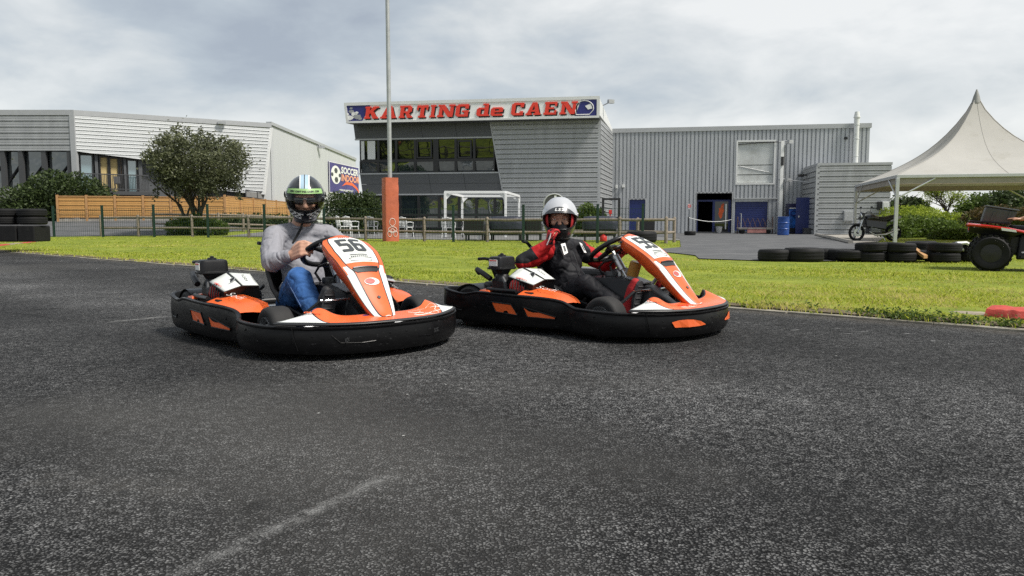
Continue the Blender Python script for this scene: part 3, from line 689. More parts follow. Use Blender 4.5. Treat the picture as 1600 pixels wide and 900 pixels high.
GL = {
 'K': (.98, [rc(.07, .14, .33, .86), rc(0, .86, .42, 1), rc(0, 0, .42, .14), [(.33, .38), (.50, .50), (.85, .88), (.97, .88), (.97, 1), (.58, 1), (.33, .62)], [(.40, .52), (.62, .60), (.88, .14), (.98, .14), (.98, 0), (.62, 0)]]),
 'A': (.97, [[(0, 0), (.40, 0), (.40, .14), (.32, .14), (.50, .78), (.50, 1), (.36, 1), (.08, .14), (0, .14)], [(.52, 0), (.97, 0), (.97, .14), (.90, .14), (.66, 1), (.50, 1), (.50, .78), (.62, .14), (.52, .14)], rc(.36, .26, .62, .40)]),
 'R': (.95, [rc(.07, .14, .33, .86), rc(0, .86, .78, 1), rc(0, 0, .42, .14), rc(.62, .5, .90, .90), rc(.33, .40, .80, .54), [(.46, .42), (.70, .42), (.86, .14), (.96, .14), (.96, 0), (.62, 0)]]),
 'T': (.85, [rc(0, .80, .85, 1), rc(0, .60, .12, .82), rc(.73, .60, .85, .82), rc(.29, .12, .57, .82), rc(.16, 0, .70, .14)]),
 'I': (.46, [rc(.10, .12, .36, .88), rc(0, .86, .46, 1), rc(0, 0, .46, .14)]),
 'N': (1.0, [rc(.08, .12, .27, .9), rc(.73, .1, .92, .88), [(.05, 1), (.36, 1), (.93, 0), (.64, 0)], rc(0, .86, .3, 1), rc(0, 0, .36, .14), rc(.64, .86, 1, 1)]),
 'G': (.90, [rc(.12, .82, .88, 1), rc(0, .10, .27, .90), rc(.12, 0, .88, .18), rc(.62, .1, .88, .5), rc(.45, .36, .90, .50), rc(.64, .64, .88, .84)]),
 'C': (.88, [rc(.12, .82, .86, 1), rc(0, .10, .27, .90), rc(.12, 0, .86, .18), rc(.62, .64, .86, .84), rc(.62, .14, .86, .32)]),
 'E': (.90, [rc(.07, .1, .33, .9), rc(0, .84, .86, 1), rc(0, 0, .88, .16), rc(.3, .43, .68, .57), rc(.72, .66, .86, .86), rc(.74, .14, .88, .34)]),
 'd': (.74, [rc(.47, .08, .72, 1), rc(0, .10, .25, .60), rc(.08, .54, .5, .68), rc(.08, 0, .5, .16), rc(.40, 0, .80, .12), rc(.36, .88, .6, 1)]),
 'e': (.74, [rc(0, .10, .25, .60), rc(.08, .54, .64, .68), rc(.48, .30, .72, .62), rc(.2, .28, .6, .40), rc(.08, 0, .72, .15)]),
}
for ch, pa, pb in [('K', 569, 592), ('A', 594, 620), ('R', 623, 645), ('T', 650, 669), ('I', 671, 681), ('N', 683, 711), ('G', 711, 733), ('d', 744, 764), ('e', 766, 787), ('C', 798, 819), ('A', 821, 846), ('E', 849, 871), ('N', 874, 902)]:
    ua, ub = uu(pa, 172, SP), uu(pb, 172, SP); wd, polys = GL[ch]
    zl = sz0+0.20*(sz1-sz0); hh = 0.60*(sz1-sz0); sh = 0.16
    mb = MB()
    for k, pl in enumerate(polys):
        P2 = [(ua+(x/wd)*(ub-ua-sh*hh*0.6)+y*hh*sh, zl+y*hh) for x, y in pl]
        mb.prism([SP.pt(u, z, 0.0) for u, z in P2], SP.n*(0.055+0.003*k), 0)
        mb.prism([SP.pt(u+0.07, z-0.07, 0.0) for u, z in P2], SP.n*(0.022+0.003*k), 1)
        c0 = sum(p[0] for p in P2)/len(P2); c1 = sum(p[1] for p in P2)/len(P2)
    mb.build('letter', [MAT['print_red'], MAT['print_black']], sign)
# line drawings at the two ends: a crouched rider and a crash helmet outline
def line(pts, r, par, m='print_white', name='emblem_line', w=0.03):
    return MB().tube([SP.pt(u, z, w) for u, z in pts], r, 4).build(name, MAT[m], par)
hc, hz_, hs = uu(913, 168, SP), (zi0+zi1)/2, (zi1-zi0)*.46
line([(hc+hs*1.25*math.cos(t), hz_-hs*.05+hs*math.sin(t)) for t in [R(x) for x in range(-20, 205, 15)]]+[(hc-hs*1.1, hz_-hs*.9), (hc+hs*.7, hz_-hs*.9), (hc+hs*1.17, hz_-hs*.4)], 0.022, sign)
flat([(hc+hs*.1, hz_+hs*.25), (hc+hs*.9, hz_+hs*.55), (hc+hs*1.1, hz_-hs*.1), (hc+hs*.5, hz_-hs*.25)], 0.03, 0.015, 'print_white', 'emblem_visor', sign)
rc_, rz_ = uu(553, 176, SP), zi0
rk = random.Random(3); mb = MB()
for (u, z, a) in ((-.15, .78, .10), (-.12, .58, .17), (.02, .42, .18), (.2, .25, .2), (-.25, .22, .19), (.36, .15, .13), (-.38, .42, .09), (.18, .5, .1)):
    pl = [(rc_+u+a*rk.uniform(.7, 1.3)*math.cos(t), rz_+z*0.92+a*rk.uniform(.6, 1.1)*math.sin(t)*.8) for t in [R(x) for x in range(0, 360, 45)]]
    mb.prism([SP.pt(x, y, 0.0) for x, y in pl], SP.n*(0.02+0.002*len(mb.f)/10), rk.choice([0, 0, 1]))
mb.build('emblem_rider', [MAT['print_white'], MAT['grey_plastic']], sign)
# floodlight on the roof corner
fl = T.pt(0.1, ztop-0.1, -0.6)
MB().tube([fl, fl+V((.35, -.1, .15))], 0.03, 6).box(fl+V((.48, -.12, .22)), (.34, .2, .2), .4).single('flood_lamp', MAT['galv'], 'small grey floodlight on a bracket at the right end of the sign roof', 'lamp')

# ---- long hall with vertical ribs
A10 = R(10)
H_ = Plane((J.x, J.y), (math.cos(A10), -math.sin(A10)))
hu = lambda px, py=340: H_.uv(px, py)[0]
hv = lambda px, py: H_.uv(px, py)[1]
hall = thing('karting_hall', 'long grey hall clad in vertical ribbed metal with blue doors', 'building', H_.pt(8, 0, -4))
htop = hv(954, 204); hend = hu(1357, 260)
ops = [(0.0, hu(983), [(0.06, htop)]), (hu(983), hu(1008), [(hv(995, 312), htop)]), (hu(1008), hu(1088), [(0.06, htop)]),
       (hu(1088), hu(1143), [(hv(1110, 302), htop)]), (hu(1143), hu(1148), [(0.06, htop)]),
       (hu(1148), hu(1205), [(hv(1170, 312), hv(1170, 286)), (hv(1170, 222), htop)]), (hu(1205), hend, [(0.06, htop)])]
for u0, u1, segs in ops:
    S, D = folds(u0, u1, 0.232, VPROF)
    for z0, z1 in segs: profiled(S, D, lambda s, z0=z0: H_.pt(s, z0, 0), lambda s, z1=z1: H_.pt(s, z1, 0), H_.n, 'wall_cladding', MAT['clad_mid'], hall)
u2, u3 = hu(1199), hu(1205); S, D = folds(u2, u3, 0.15, VPROF)
profiled(S, D, lambda s: H_.pt(s, 0.06, -.01), lambda s: H_.pt(s, hv(1170, 312), -.01), H_.n, 'wall_cladding', MAT['clad_mid'], hall)
MB().slab(H_, -0.02, hend+0.06, htop-0.16, htop+0.10, -0.2, 0.12).build('parapet_trim', MAT['trim_grey'], hall)
MB().slab(H_, 0, hend, 0, 0.14, -0.2, -0.01).build('plinth', MAT['dark_grey'], hall)
# body behind (roof, side, back wall) with the opening left hollow
cb = MB(); q = H_.pt
cb.add([q(0, htop, -.1), q(hend, htop, -.1), q(hend, htop, -18), q(0, htop, -18), q(hend, 0, -.1), q(hend, 0, -18), q(0, 0, -18)], [(0, 1, 2, 3), (1, 4, 5, 2), (3, 2, 5, 6)])
cb.build('roof_and_back', MAT['clad_mid'], hall)
for (a, b, z1) in ((hu(1088), hu(1143), hv(1110, 302)),):
    rb = MB(); rb.add([q(a, 0, -.02), q(b, 0, -.02), q(b, z1, -.02), q(a, z1, -.02), q(a, 0, -6), q(b, 0, -6), q(b, z1, -6), q(a, z1, -6)], [(4, 5, 6, 7), (0, 4, 7, 3), (1, 2, 6, 5), (3, 7, 6, 2), (0, 1, 5, 4)])
    rb.build('entrance_lobby', MAT['interior_dark'], hall)
ea, eb, ez = hu(1088), hu(1143), hv(1110, 302)
fm = MB(); fm.slab(H_, ea-.08, ea, 0, ez+.08, -.1, .07); fm.slab(H_, eb, eb+.08, 0, ez+.08, -.1, .07); fm.slab(H_, ea, eb, ez, ez+.08, -.1, .07)
fm.build('entrance_surround', MAT['trim_grey'], hall)
fm = MB(); zt2 = hv(1110, 312)
fm.slab(H_, ea, eb, zt2-.1, zt2, -.5, -.42); fm.slab(H_, ea, ea+.12, 0, zt2-.1, -.5, -.42); fm.slab(H_, eb-.16, eb, 0, zt2-.1, -.5, -.42)
mid = hu(1116); fm.slab(H_, mid-.07, mid+.07, 0, zt2-.1, -.5, -.42); fm.slab(H_, mid+.07, eb-.16, 0, .14, -.5, -.42)
door = fm.build('entrance_door', MAT['door_blue'], hall)
MB().slab(H_, mid+.07, eb-.16, .14, zt2-.1, -.475, -.46).build('pane', glassmat('glass_door', (.004, .004, .005), .06), door)
MB().slab(H_, hu(1134), hu(1136), .3, zt2-.25, -.42, -.36).build('handle', MAT['steel'], door)
# flame decal on the door pane
zf = lambda z: hv(1127, z)
flame = [(1126, 342), (1123, 335), (1124, 329), (1123.5, 324), (1126, 326), (1127, 320), (1130, 317), (1132, 318.5), (1130.5, 324), (1132, 329), (1129.5, 334), (1129, 339)]
MB().prism([H_.pt(hu(x+.5), zf(y), -.46) for x, y in flame], H_.n*.006).build('flame_sticker', mat('flame', (.65, .10, .015), .5, var=.4, vscale=4), door)
# personnel door
da, db, dz1 = hu(983), hu(1008), hv(995, 312)
fm = MB(); fm.slab(H_, da-.07, da, 0, dz1+.07, -.08, .07); fm.slab(H_, db, db+.07, 0, dz1+.07, -.08, .07); fm.slab(H_, da, db, dz1, dz1+.07, -.08, .07)
pd = fm.build('door', MAT['trim_grey'], hall)
MB().slab(H_, da, db, 0.02, dz1, -.06, -.01).build('door_leaf', MAT['door_blue'], pd)
MB().slab(H_, db-.16, db-.12, .95, 1.1, -.01, .04).build('handle', MAT['steel'], pd)
# blue roller shutter
ra, rb_, rz1 = hu(1148), hu(1199), hv(1170, 312)
sh = MB().slab(H_, ra, rb_, rz1-.12, rz1, -.06, .06).build('shutter', MAT['galv'], hall)
nsl = 14
for i in range(nsl):
    z0 = .05+(rz1-.17)*i/nsl; MB().slab(H_, ra+.02, rb_-.02, z0, z0+(rz1-.17)/nsl-.012, -.06, -.02).build('shutter_slat', MAT['door_blue'], sh)
MB().slab(H_, ra-.1, hu(1214), rz1+.02, rz1+.1, .02, .12).build('awning_bar', MAT['galv'], hall)
# boarded window
wa, wb, wz0, wz1 = hu(1150), hu(1206), hv(1170, 286), hv(1170, 222)
fm = MB()
for bx_ in ((wa-.1, wb+.1, wz0-.1, wz0), (wa-.1, wb+.1, wz1, wz1+.1), (wa-.1, wa, wz0, wz1), (wb, wb+.1, wz0, wz1)): fm.slab(H_, *bx_, -.08, .09)
wf = fm.build('window', MAT['trim_white'], hall)
mat('board_white', (.56, .58, .57), .6, var=.08, vscale=1.2, dirt=(.38, .38, .35), dscale=1.6, dlo=.5, dhi=.8)
cuts = [wz0, hv(1170, 273), hv(1170, 258), wz1]
for i in range(3): MB().slab(H_, wa, wb, cuts[i]+.02, cuts[i+1]-.02, -.06, -.03+.012*i).build('window_board', MAT['board_white'], wf)
MB().tube([H_.pt(wa, hv(1152, 226), .06), H_.pt(hu(1180), hv(1180, 223.5), .1), H_.pt(hu(1214), hv(1214, 222), .15)], .025, 5).build('cable', MAT['frame_black'], wf)
MB().tube([H_.pt(wa+.1, hv(1154, 259.5), -.0), H_.pt(wb-.1, hv(1200, 270), 0)], .015, 5).build('brace', MAT['galv'], wf)
# flue
fu = hu(1334.5, 230); fz0, fz1 = hv(1334, 256), hv(1334, 176)
fp = H_.pt(fu, 0, .35)
fm = MB().cyl(V((fp.x, fp.y, fz0-.5)), V((fp.x, fp.y, fz1-.35)), .15, n=16)
fm.cyl(V((fp.x, fp.y, fz1-.35)), V((fp.x, fp.y, fz1-.3)), .19, n=16).cyl(V((fp.x, fp.y, fz1-.3)), V((fp.x, fp.y, fz1)), .17, .12, n=16)
for z in (fz0+.4, fz0+1.4, fz0+2.2): fm.cyl(V((fp.x, fp.y, z)), V((fp.x, fp.y, z+.06)), .165, n=16)
fm.build('flue', MAT['trim_white'], hall, smooth=40)
MB().box(H_.pt(fu-.5, hv(1330, 216), .08), (.18, .1, .14)).build('junction_box', MAT['frame_black'], hall)
# wall things
def wall_box(name, px, py, d, m, label, cat, w=.1):
    MB().box(H_.pt(hu(px, py), hv(px, py), w), d, -A10).single(name, MAT[m], label, cat, bevel=.01)
wall_box('security_camera', 974, 291, (.16, .26, .18), 'trim_white', 'tiny white security camera on the ribbed wall above the small blue door', 'camera', .15)
wall_box('wall_box', 963.5, 292, (.14, .1, .2), 'trim_white', 'tiny pale box on the ribbed wall beside the corner of the sign building', 'box')
s0 = H_.pt(hu(1077), hv(1077, 322), .06)
nsn = MB().slab(H_, hu(1073), hu(1080.5), hv(1077, 327), hv(1077, 318.5), .045, .065).single('notice', MAT['print_white'], 'small square white no-smoking style notice on the wall left of the dark entrance', 'sign')
cc = (hu(1073)+hu(1080.5))/2; cz = hv(1077, 322)
MB().tube([H_.pt(cc+.09*math.cos(t), cz+.09*math.sin(t), .072) for t in [i*math.pi/6 for i in range(12)]], .014, 4, closed=True).tube([H_.pt(cc-.06, cz+.06, .072), H_.pt(cc+.06, cz-.06, .072)], .012, 4).build('ban_ring', MAT['print_red'], nsn)

# ---- low annex on the right
an = thing('annex', 'low grey annex with horizontal metal cladding in front of the hall', 'building', H_.pt(hu(1290), 0, 1))
a0 = hu(1255, 300); az = Plane(H_.pt(a0, 0, 3.5), H_.u).uv(1280, 259)[1]
AF = Plane(H_.pt(a0, 0, 3.5), H_.u); aw = AF.uv(1391, 300)[0]
S, D = folds(0.05, az, 0.30, HPROF)
profiled(S, D, lambda s: AF.pt(0, s, 0), lambda s: AF.pt(aw, s, 0), AF.n, 'wall_cladding', MAT['clad_grey'], an)
profiled(S, D, lambda s: AF.pt(0, s, -3.45), lambda s: AF.pt(0, s, 0), -AF.u, 'wall_cladding', MAT['clad_grey'], an)
MB().slab(AF, -.03, aw+.03, az, az+.14, -3.4, .1).build('roof', MAT['trim_grey'], an)
MB().slab(AF, -.08, .10, .02, az, -.06, .09).build('corner_trim', MAT['trim_grey'], an)
MB().slab(AF, .1, aw, 0, az, -3.4, -.06).build('core', MAT['dark_grey'], an)
MB().slab(AF, 0, aw, .0, .06, -.3, .02).build('plinth', MAT['dark_grey'], an)
MB().tube([AF.pt(-.05, AF.uv(1268, 270)[1], -2.2), AF.pt(-.35, AF.uv(1268, 271)[1]+.05, -2.2)], .04, 6).box(AF.pt(-.42, AF.uv(1268, 271)[1]+.02, -2.2), (.25, .3, .14)).build('lamp', MAT['frame_black'], an)
def annex_box(name, x0, x1, y0, y1, m, label, cat, w=.06, d=.2):
    u0, u1 = AF.uv(x0, y0)[0], AF.uv(x1, y0)[0]; z1, z0 = AF.uv(x0, y0)[1], AF.uv(x0, y1)[1]
    mb = MB().slab(AF, u0, u1, z0, z1, w, w+d); mb.slab(AF, u0+.04, u1-.04, z0+.05, z1-.05, w+d-.001, w+d+.012)
    return mb.single(name, MAT[m], label, cat, bevel=.012)
annex_box('electric_cabinet', 1317, 1332, 329, 346, 'galv', 'grey electric cabinet on the annex wall left of the motorbike', 'cabinet')
annex_box('meter_box', 1377, 1387, 315, 328, 'trim_white', 'white meter box on the annex wall above the motorbike', 'box')
annex_box('cable_box', 1370, 1377, 315, 328, 'frame_black', 'small black box on the annex wall beside the white meter box', 'box', .06, .14)
annex_box('pipe_box', 1368.5, 1374, 338, 352, 'trim_white', 'small pale box low on the annex wall behind the motorbike seat', 'box', .06, .14)
# ---- sports hall on the left
sp_c = at(120, 300, 46); sp_r = at(425, 300, 52.5); sp_e = at(556, 300, 70)
LF = Plane((sp_c.x, sp_c.y), (1, 0.0)); LR = Plane((sp_c.x, sp_c.y), ((sp_r-sp_c).x, (sp_r-sp_c).y)); LG = Plane((sp_r.x, sp_r.y), ((sp_e-sp_r).x, (sp_e-sp_r).y))
spo = thing('sports_hall', 'wide sports hall with white ribbed fascia and pale metal gable wall', 'building', (-24, 52, 0.6))
top = LF.uv(119, 172)[1]; z_lo = LF.uv(119, 236)[1]; gz = 0.5
S, D = folds(z_lo, top-.3, 0.36, HPROF)
profiled(S, D, lambda s: LF.pt(-26, s, 0), lambda s: LF.pt(-.1, s, 0), LF.n, 'fascia_cladding', MAT['clad_grey'], spo)
rtop = LR.uv(425, 193)[1]; rlen = LR.uv(425, 250)[0]
zr0 = lambda u: z_lo+(LR.uv(410, 303)[1]-z_lo)*max(0, min(1, u/rlen))
zbR = LR.uv(412, 304)[1]; ubR = LR.uv(412, 304)[0]
bnd = [LR.uv(*q) for q in ((121, 237), (240, 251.5), (335, 297), (412, 304))]      # lower edge of the fascia, (u, z)
def ustart(z):
    if z >= bnd[0][1]: return 0.1
    for (ua, za), (ub, zb) in zip(bnd[:-1], bnd[1:]):
        if z >= zb: return ua+(ub-ua)*(za-z)/(za-zb)
    return bnd[-1][0]
S, D = folds(zbR, min(top, rtop)-.28, .235, [(t, d*1.2) for t, d in HPROF])
uend = lambda z: ubR+(rlen-ubR)*(z-zbR)/(rtop-.25-zbR)
profiled(S, D, lambda s: LR.pt(min(ustart(s), uend(s)), s, 0), lambda s: LR.pt(uend(s), s, 0), LR.n, 'fascia_cladding', MAT['clad_light'], spo)
mb = MB(); mb.slab(LF, -26, .12, top-.32, top, -.3, .12)
mb.hexa([LR.pt(0, top-.32, .12), LR.pt(rlen, rtop-.3, .12), LR.pt(rlen, rtop-.3, -.2), LR.pt(.1, top-.32, -.2)], [LR.pt(0, top, .12), LR.pt(rlen, rtop, .12), LR.pt(rlen, rtop, -.2), LR.pt(.1, top, -.2)])
mb.build('roof_trim', MAT['trim_grey'], spo)
glen = LG.uv(556, 280)[0]; gtop = LG.uv(555, 249)[1]
S, D = folds(0, glen, .5, [(0, 0), (.85, 0), (.9, .02), (.95, .02)])
profiled(S, D, lambda s: LG.pt(s, 0, 0), lambda s: LG.pt(s, rtop+(gtop-rtop)*s/glen, 0), LG.n, 'gable_cladding', MAT['clad_pale'], spo)
MB().hexa([LG.pt(0, rtop-.1, .1), LG.pt(glen, gtop-.1, .1), LG.pt(glen, gtop-.1, -.3), LG.pt(0, rtop-.1, -.3)], [LG.pt(0, rtop+.12, .1), LG.pt(glen, gtop+.12, .1), LG.pt(glen, gtop+.12, -.3), LG.pt(0, rtop+.12, -.3)]).build('gable_trim', MAT['trim_grey'], spo)
MB().slab(LF, -.16, .14, gz, top-.3, -.14, .14).build('corner_post', MAT['trim_grey'], spo)
# slanting joint, wall under the fascia
MB().hexa([LR.pt(ubR-.12, zbR, .1), LR.pt(ubR+.1, zbR, .1), LR.pt(ubR+.1, zbR, -.1), LR.pt(ubR-.12, zbR, -.1)], [LR.pt(rlen-.12, rtop-.3, .1), LR.pt(rlen+.1, rtop-.3, .1), LR.pt(rlen+.1, rtop-.3, -.1), LR.pt(rlen-.12, rtop-.3, -.1)]).build('corner_trim', MAT['trim_white'], spo)
MB().add([LR.pt(ubR, 0, -.05), LR.pt(rlen+.1, 0, -.05), LR.pt(rlen+.1, rtop-.3, -.05), LR.pt(rlen, rtop-.3, -.05), LR.pt(ubR, zbR, -.05)], [(0, 1, 2, 3, 4)]).build('gable_return', MAT['clad_pale'], spo)
MB().slab(LF, -26, 0, -.5, top-.2, -9, -1.2).build('core', MAT['frame_black'], spo)
MB().add([LF.pt(-26, top-.05, 0), LF.pt(0, top-.05, 0), LR.pt(rlen, rtop-.05, 0), LG.pt(glen, gtop, 0), V((-40, 72, top-1)), V((-55, 60, top-.3))], [(0, 1, 2, 3, 4, 5)]).build('roof', MAT['clad_mid'], spo)
MB().slab(LR, 0, ubR, 0, z_lo, -3, -.62).build('back_wall', MAT['panel_dark'], spo)
# glazing, left face: leaning posts and panes
for i, (a, b) in enumerate(((-30, 2), (2, 30), (36, 66), (73, 106))):
    o = MB().slab(LF, LF.uv(b, 265)[0], LF.uv(b, 265)[0]+.28, gz+2.0, z_lo, -.15, .05).build('window_post', MAT['dark_grey'], spo)
    MB().slab(LF, LF.uv(a, 265)[0], LF.uv(b, 265)[0], LF.uv(60, 296)[1], z_lo, -.3, -.26).build('pane', MAT['glass_left'], o)
    MB().tube([LF.pt(LF.uv(a+4, 292)[0], LF.uv(a, 291)[1], -.2), LF.pt(LF.uv(b-2, 265)[0], LF.uv(b, 258)[1], -.2)], .06, 5).build('tie', MAT['frame_black'], o)
MB().slab(LF, LF.uv(106, 265)[0]+.28, -.16, gz, z_lo, -.25, -.05).build('pier', MAT['dark_grey'], spo)
MB().slab(LF, -26, -.1, -.3, LF.uv(60, 295.5)[1], -.6, .1).build('plinth_wall', MAT['stucco'], spo)
# glazing under the white fascia, behind the balcony
zb_ = LR.uv(170, 298)[1]
cols = [(125, 147, 'glass_teal'), (149, 154, None), (156, 171, 'blind_tan'), (171.5, 187, 'blind_tan'), (187.5, 193, 'wood_tan'), (194, 198, None), (199, 216, 'glass_teal'), (217, 223, None)]
for a, b, g in cols:
    u0, u1 = LR.uv(a, 265)[0], LR.uv(b, 265)[0]; zt = bnd[0][1]+(bnd[1][1]-bnd[0][1])*(u0+u1)/2/bnd[1][0]-.02
    if g is None: MB().slab(LR, u0, u1, zb_, zt, -.5, -.2).build('pier', MAT['panel_dark'], spo)
    else:
        mb = MB(); mb.slab(LR, u0, u1, zt-.1, zt, -.5, -.3); mb.slab(LR, u0, u0+.08, zb_, zt-.1, -.5, -.3); mb.slab(LR, u1-.08, u1, zb_, zt-.1, -.5, -.3)
        o = mb.build('window', MAT['frame_black'], spo)
        MB().slab(LR, u0+.08, u1-.08, zb_, zt-.1, -.45, -.4).build('pane', MAT[g], o)
# balcony with railing
bu0, bu1 = LR.uv(121, 298)[0], LR.uv(236, 298)[0]
bal = MB().slab(LR, bu0, bu1, zb_-.28, zb_-.05, -.5, 1.1).build('balcony', MAT['dark_grey'], spo)
rt = LR.uv(150, 271)[1]
PB = Plane(LR.pt(0, 0, 1.05), LR.u); rt = PB.uv(150, 271)[1]; ru0, ru1 = PB.uv(122, 285)[0], PB.uv(232, 285)[0]
MB().slab(PB, ru0, ru1, rt-.06, rt, -.03, .03).slab(PB, ru0, ru1, zb_+.05, zb_+.1, -.02, .02).build('handrail', MAT['dark_grey'], bal)
bar = MB().cyl(V((0, 0, 0)), V((0, 0, rt-zb_+.02)), .017, n=5).mesh('baluster', MAT['dark_grey'])
n = 46
for i in range(n+1):
    inst('baluster', bar, bal, PB.pt(ru0+(ru1-ru0)*i/n, zb_-.02, 0))
# roof floodlights
for (px, py, P) in ((345, 192.5, LR), (497, 230, LG)):
    u, z = P.uv(px, py); p = P.pt(u, z, .3)
    MB().tube([P.pt(u, z+.2, 0), p], .03, 5).box(p, (.5, .25, .18), .3).single('flood_lamp', MAT['galv'], 'small floodlight under the roof edge of the white ribbed fascia' if P is LR else 'small floodlight high on the pale gable wall', 'lamp')
# banner
bp = [LG.uv(x, y) for x, y in ((513, 301), (559, 305.5), (559, 261), (513, 253))]
u0 = bp[0][0]; u1 = bp[1][0]; z0 = (bp[0][1]+bp[1][1])/2; z1 = (bp[2][1]+bp[3][1])/2
mat('banner_violet', (.06, .05, .20), .55, var=.25, vscale=.5)
bn = MB().slab(LG, u0, u1, z0, z1, .06, .11).single('banner', MAT['banner_violet'], 'violet wall banner with a football and white and orange lettering on the pale gable', 'banner')
W = u1-u0; Hb = z1-z0
def bpoly(pts, w, m, name):
    return MB().prism([LG.pt(u0+x*W, z0+y*Hb, .11) for x, y in pts], LG.n*w).build(name, MAT[m], bn)
for a, b, c, d in ((0, 0, 1, .02), (0, .98, 1, 1), (0, .02, .012, .98)): bpoly(rc(a, b, c, d), .004, 'print_white', 'banner_hem')
bpoly([(.21+.155*math.cos(t), .60+.30*math.sin(t)) for t in [i*math.pi/10 for i in range(20)]], .012, 'print_white', 'football')
for (x, y, s) in ((.21, .74, .07), (.22, .44, .075), (.09, .6, .05), (.33, .6, .05)):
    bpoly([(x+s*.8*math.cos(t), y+s*1.35*math.sin(t)) for t in [i*math.pi/3 for i in range(6)]], .022, 'dark_grey', 'football_patch')
bpoly([(.40, .26), (.55, .33), (.75, .32), (.9, .22), (1, .08), (1, .17), (.92, .30), (.76, .42), (.55, .42)], .010, 'print_orange', 'swoosh')
text_mb('SOCCER', LG.pt(u0+.67*W, z0+.78*Hb, .135), LG.u, (0, 0, 1), .30*Hb, .012*Hb, .1, 1.48).build('lettering', MAT['print_white'], bn, fix=False)
text_mb('INDOOR', LG.pt(u0+.69*W, z0+.53*Hb, .135), LG.u, (0, 0, 1), .30*Hb, .012*Hb, .1, 1.48).build('lettering', mat('print_peach', (.80, .36, .22), .5), bn, fix=False)
text_mb('www.soccerindoor.fr', LG.pt(u0+.55*W, z0+.13*Hb, .135), LG.u, (0, 0, 1), .12*Hb, .003*Hb, 0, 1.3).build('lettering', MAT['print_white'], bn, fix=False)
# ------------------------------------------------------------------ fences, posts, pergola, garden furniture
mat('fence_green', (0.008, 0.035, 0.022), 0.5)
mat('rail_wood', (0.22, 0.185, 0.145), 0.85, var=0.25, vscale=8, stretch=(1, 1, 1), bump=0.004, bscale=25)
mat('fence_orange', (0.50, 0.27, 0.085), 0.7, var=0.22, vscale=2.5, stretch=(1, 1, 6))
mat('post_orange', (0.40, 0.22, 0.09), 0.75, var=0.2, vscale=4)
mat('pad_red', (0.46, 0.115, 0.06), 0.5, var=0.2, vscale=3, bump=0.012, bscale=4)
mat('wicker', (0.018, 0.018, 0.022), 0.65, bump=0.006, bscale=60)
mat('cover_navy', (0.020, 0.024, 0.040), 0.6, var=0.15, bump=0.02, bscale=5)
mat('plastic_white', (0.66, 0.67, 0.66), 0.4, var=0.05)
# green mesh fence
fa, fb = V((-16.35, 29.5)), V((2.44, 24.0)); fd = (fb-fa).normalized(); fang = math.atan2(fd.y, fd.x)
mesh_f = thing('mesh_fence', 'dark green welded wire mesh fence on posts across the back of the lawn', 'fence', (fa.x, fa.y, G(*fa)))
post_me = MB().box((0, 0, .6), (.07, .07, 1.34)).box((0, 0, 1.285), (.085, .085, .03)).mesh('post', MAT['fence_green'])
def wire(x0, x1):
    mb = MB(); n = int((x1-x0)/.1)
    for i in range(n+1):
        x = x0+(x1-x0)*i/n; mb.box((x, 0, .62), (.0055, .0055, 1.12))
    for k in range(7): mb.box(((x0+x1)/2, 0, .10+k*.175), (x1-x0, .008, .010))
    return mb.mesh('wire_panel', MAT['fence_green'], fix=False)
wire_me = wire(.045, 2.445)
for i in range(-1, 9):
    p = fa+fd*2.49*i; z = G(p.x, p.y)
    inst('post', post_me, mesh_f, (p.x, p.y, z), fang)
    if i < 8: inst('wire_panel', wire_me, mesh_f, (p.x, p.y, z), fang)
pe = fa+fd*2.49*8; pf = pe+fd*1.45
inst('post', post_me, mesh_f, (pf.x, pf.y, 0), fang)
wm2 = wire(.045, 1.41); inst('wire_panel', wm2, mesh_f, (pe.x, pe.y, 0), fang)
# post and rail fence just behind it
fn = V((-fd.y, fd.x))
rail_f = thing('rail_fence', 'weathered grey wooden post and rail fence running behind the wire mesh', 'fence', (fa.x+fn.x*.5, fa.y+fn.y*.5, G(*fa)))
rp = MB().lathe([(.055, -.05), (.058, .84), (.045, .88), (.02, .90)], (0, 0, 0), n=9).mesh('post', MAT['rail_wood'], smooth=40)
def rail_run(root, pts, heights=(.80, .38), skip=()):
    for i, p in enumerate(pts): inst('post', rp, root, (p.x, p.y, G(p.x, p.y)), i*1.3)
    for a, b in zip(pts[:-1], pts[1:]):
        for h in heights:
            za, zb = G(a.x, a.y)+h, G(b.x, b.y)+h
            A = V((a.x, a.y, za)); B = V((b.x, b.y, zb)); d = (B-A).normalized()
            pts_ = [A-d*.05, A+(B-A)*.33+V((0, 0, random.Random(i+int(h*99)).uniform(-.015, .015))), A+(B-A)*.66, B+d*.05]
            MB().tube(pts_, [.042, .046, .044, .04], 7).build('rail', MAT['rail_wood'], root, smooth=50)
def on_line(px, off):       # point on the (offset) fence line under an image column
    o = fa+fn*off; k = (px-800)/FPX          # x = k*y (approx., level ray)
    t = (k*o.y-o.x)/(fd.x-k*fd.y); return o+fd*t
rail_run(rail_f, [on_line(px, .5) for px in (160, 218, 302, 390, 480, 572, 663.5, 761.5, 866, 968, 1040)])
short_f = thing('rail_fence', 'short wooden rail fence closing the grass corner by the driveway', 'fence', (5.2, 25, 0))
b0 = on_line(1040, .5); rail_run(short_f, [b0+V((.03, .12)), b0+V((.55, 1.3)), b0+V((-.2, 4.2)), b0+V((-1.4, 5.0)), b0+V((-3.2, 5.2))])
back_f = thing('rail_fence', 'low wooden rail fence set further back beside the tree', 'fence', (-12, 34, .2))
rail_run(back_f, [V((at(px, 340, Y).x, Y)) for px, Y in ((239, 33), (341, 34), (380, 34.5), (412, 35), (452, 35.5))])
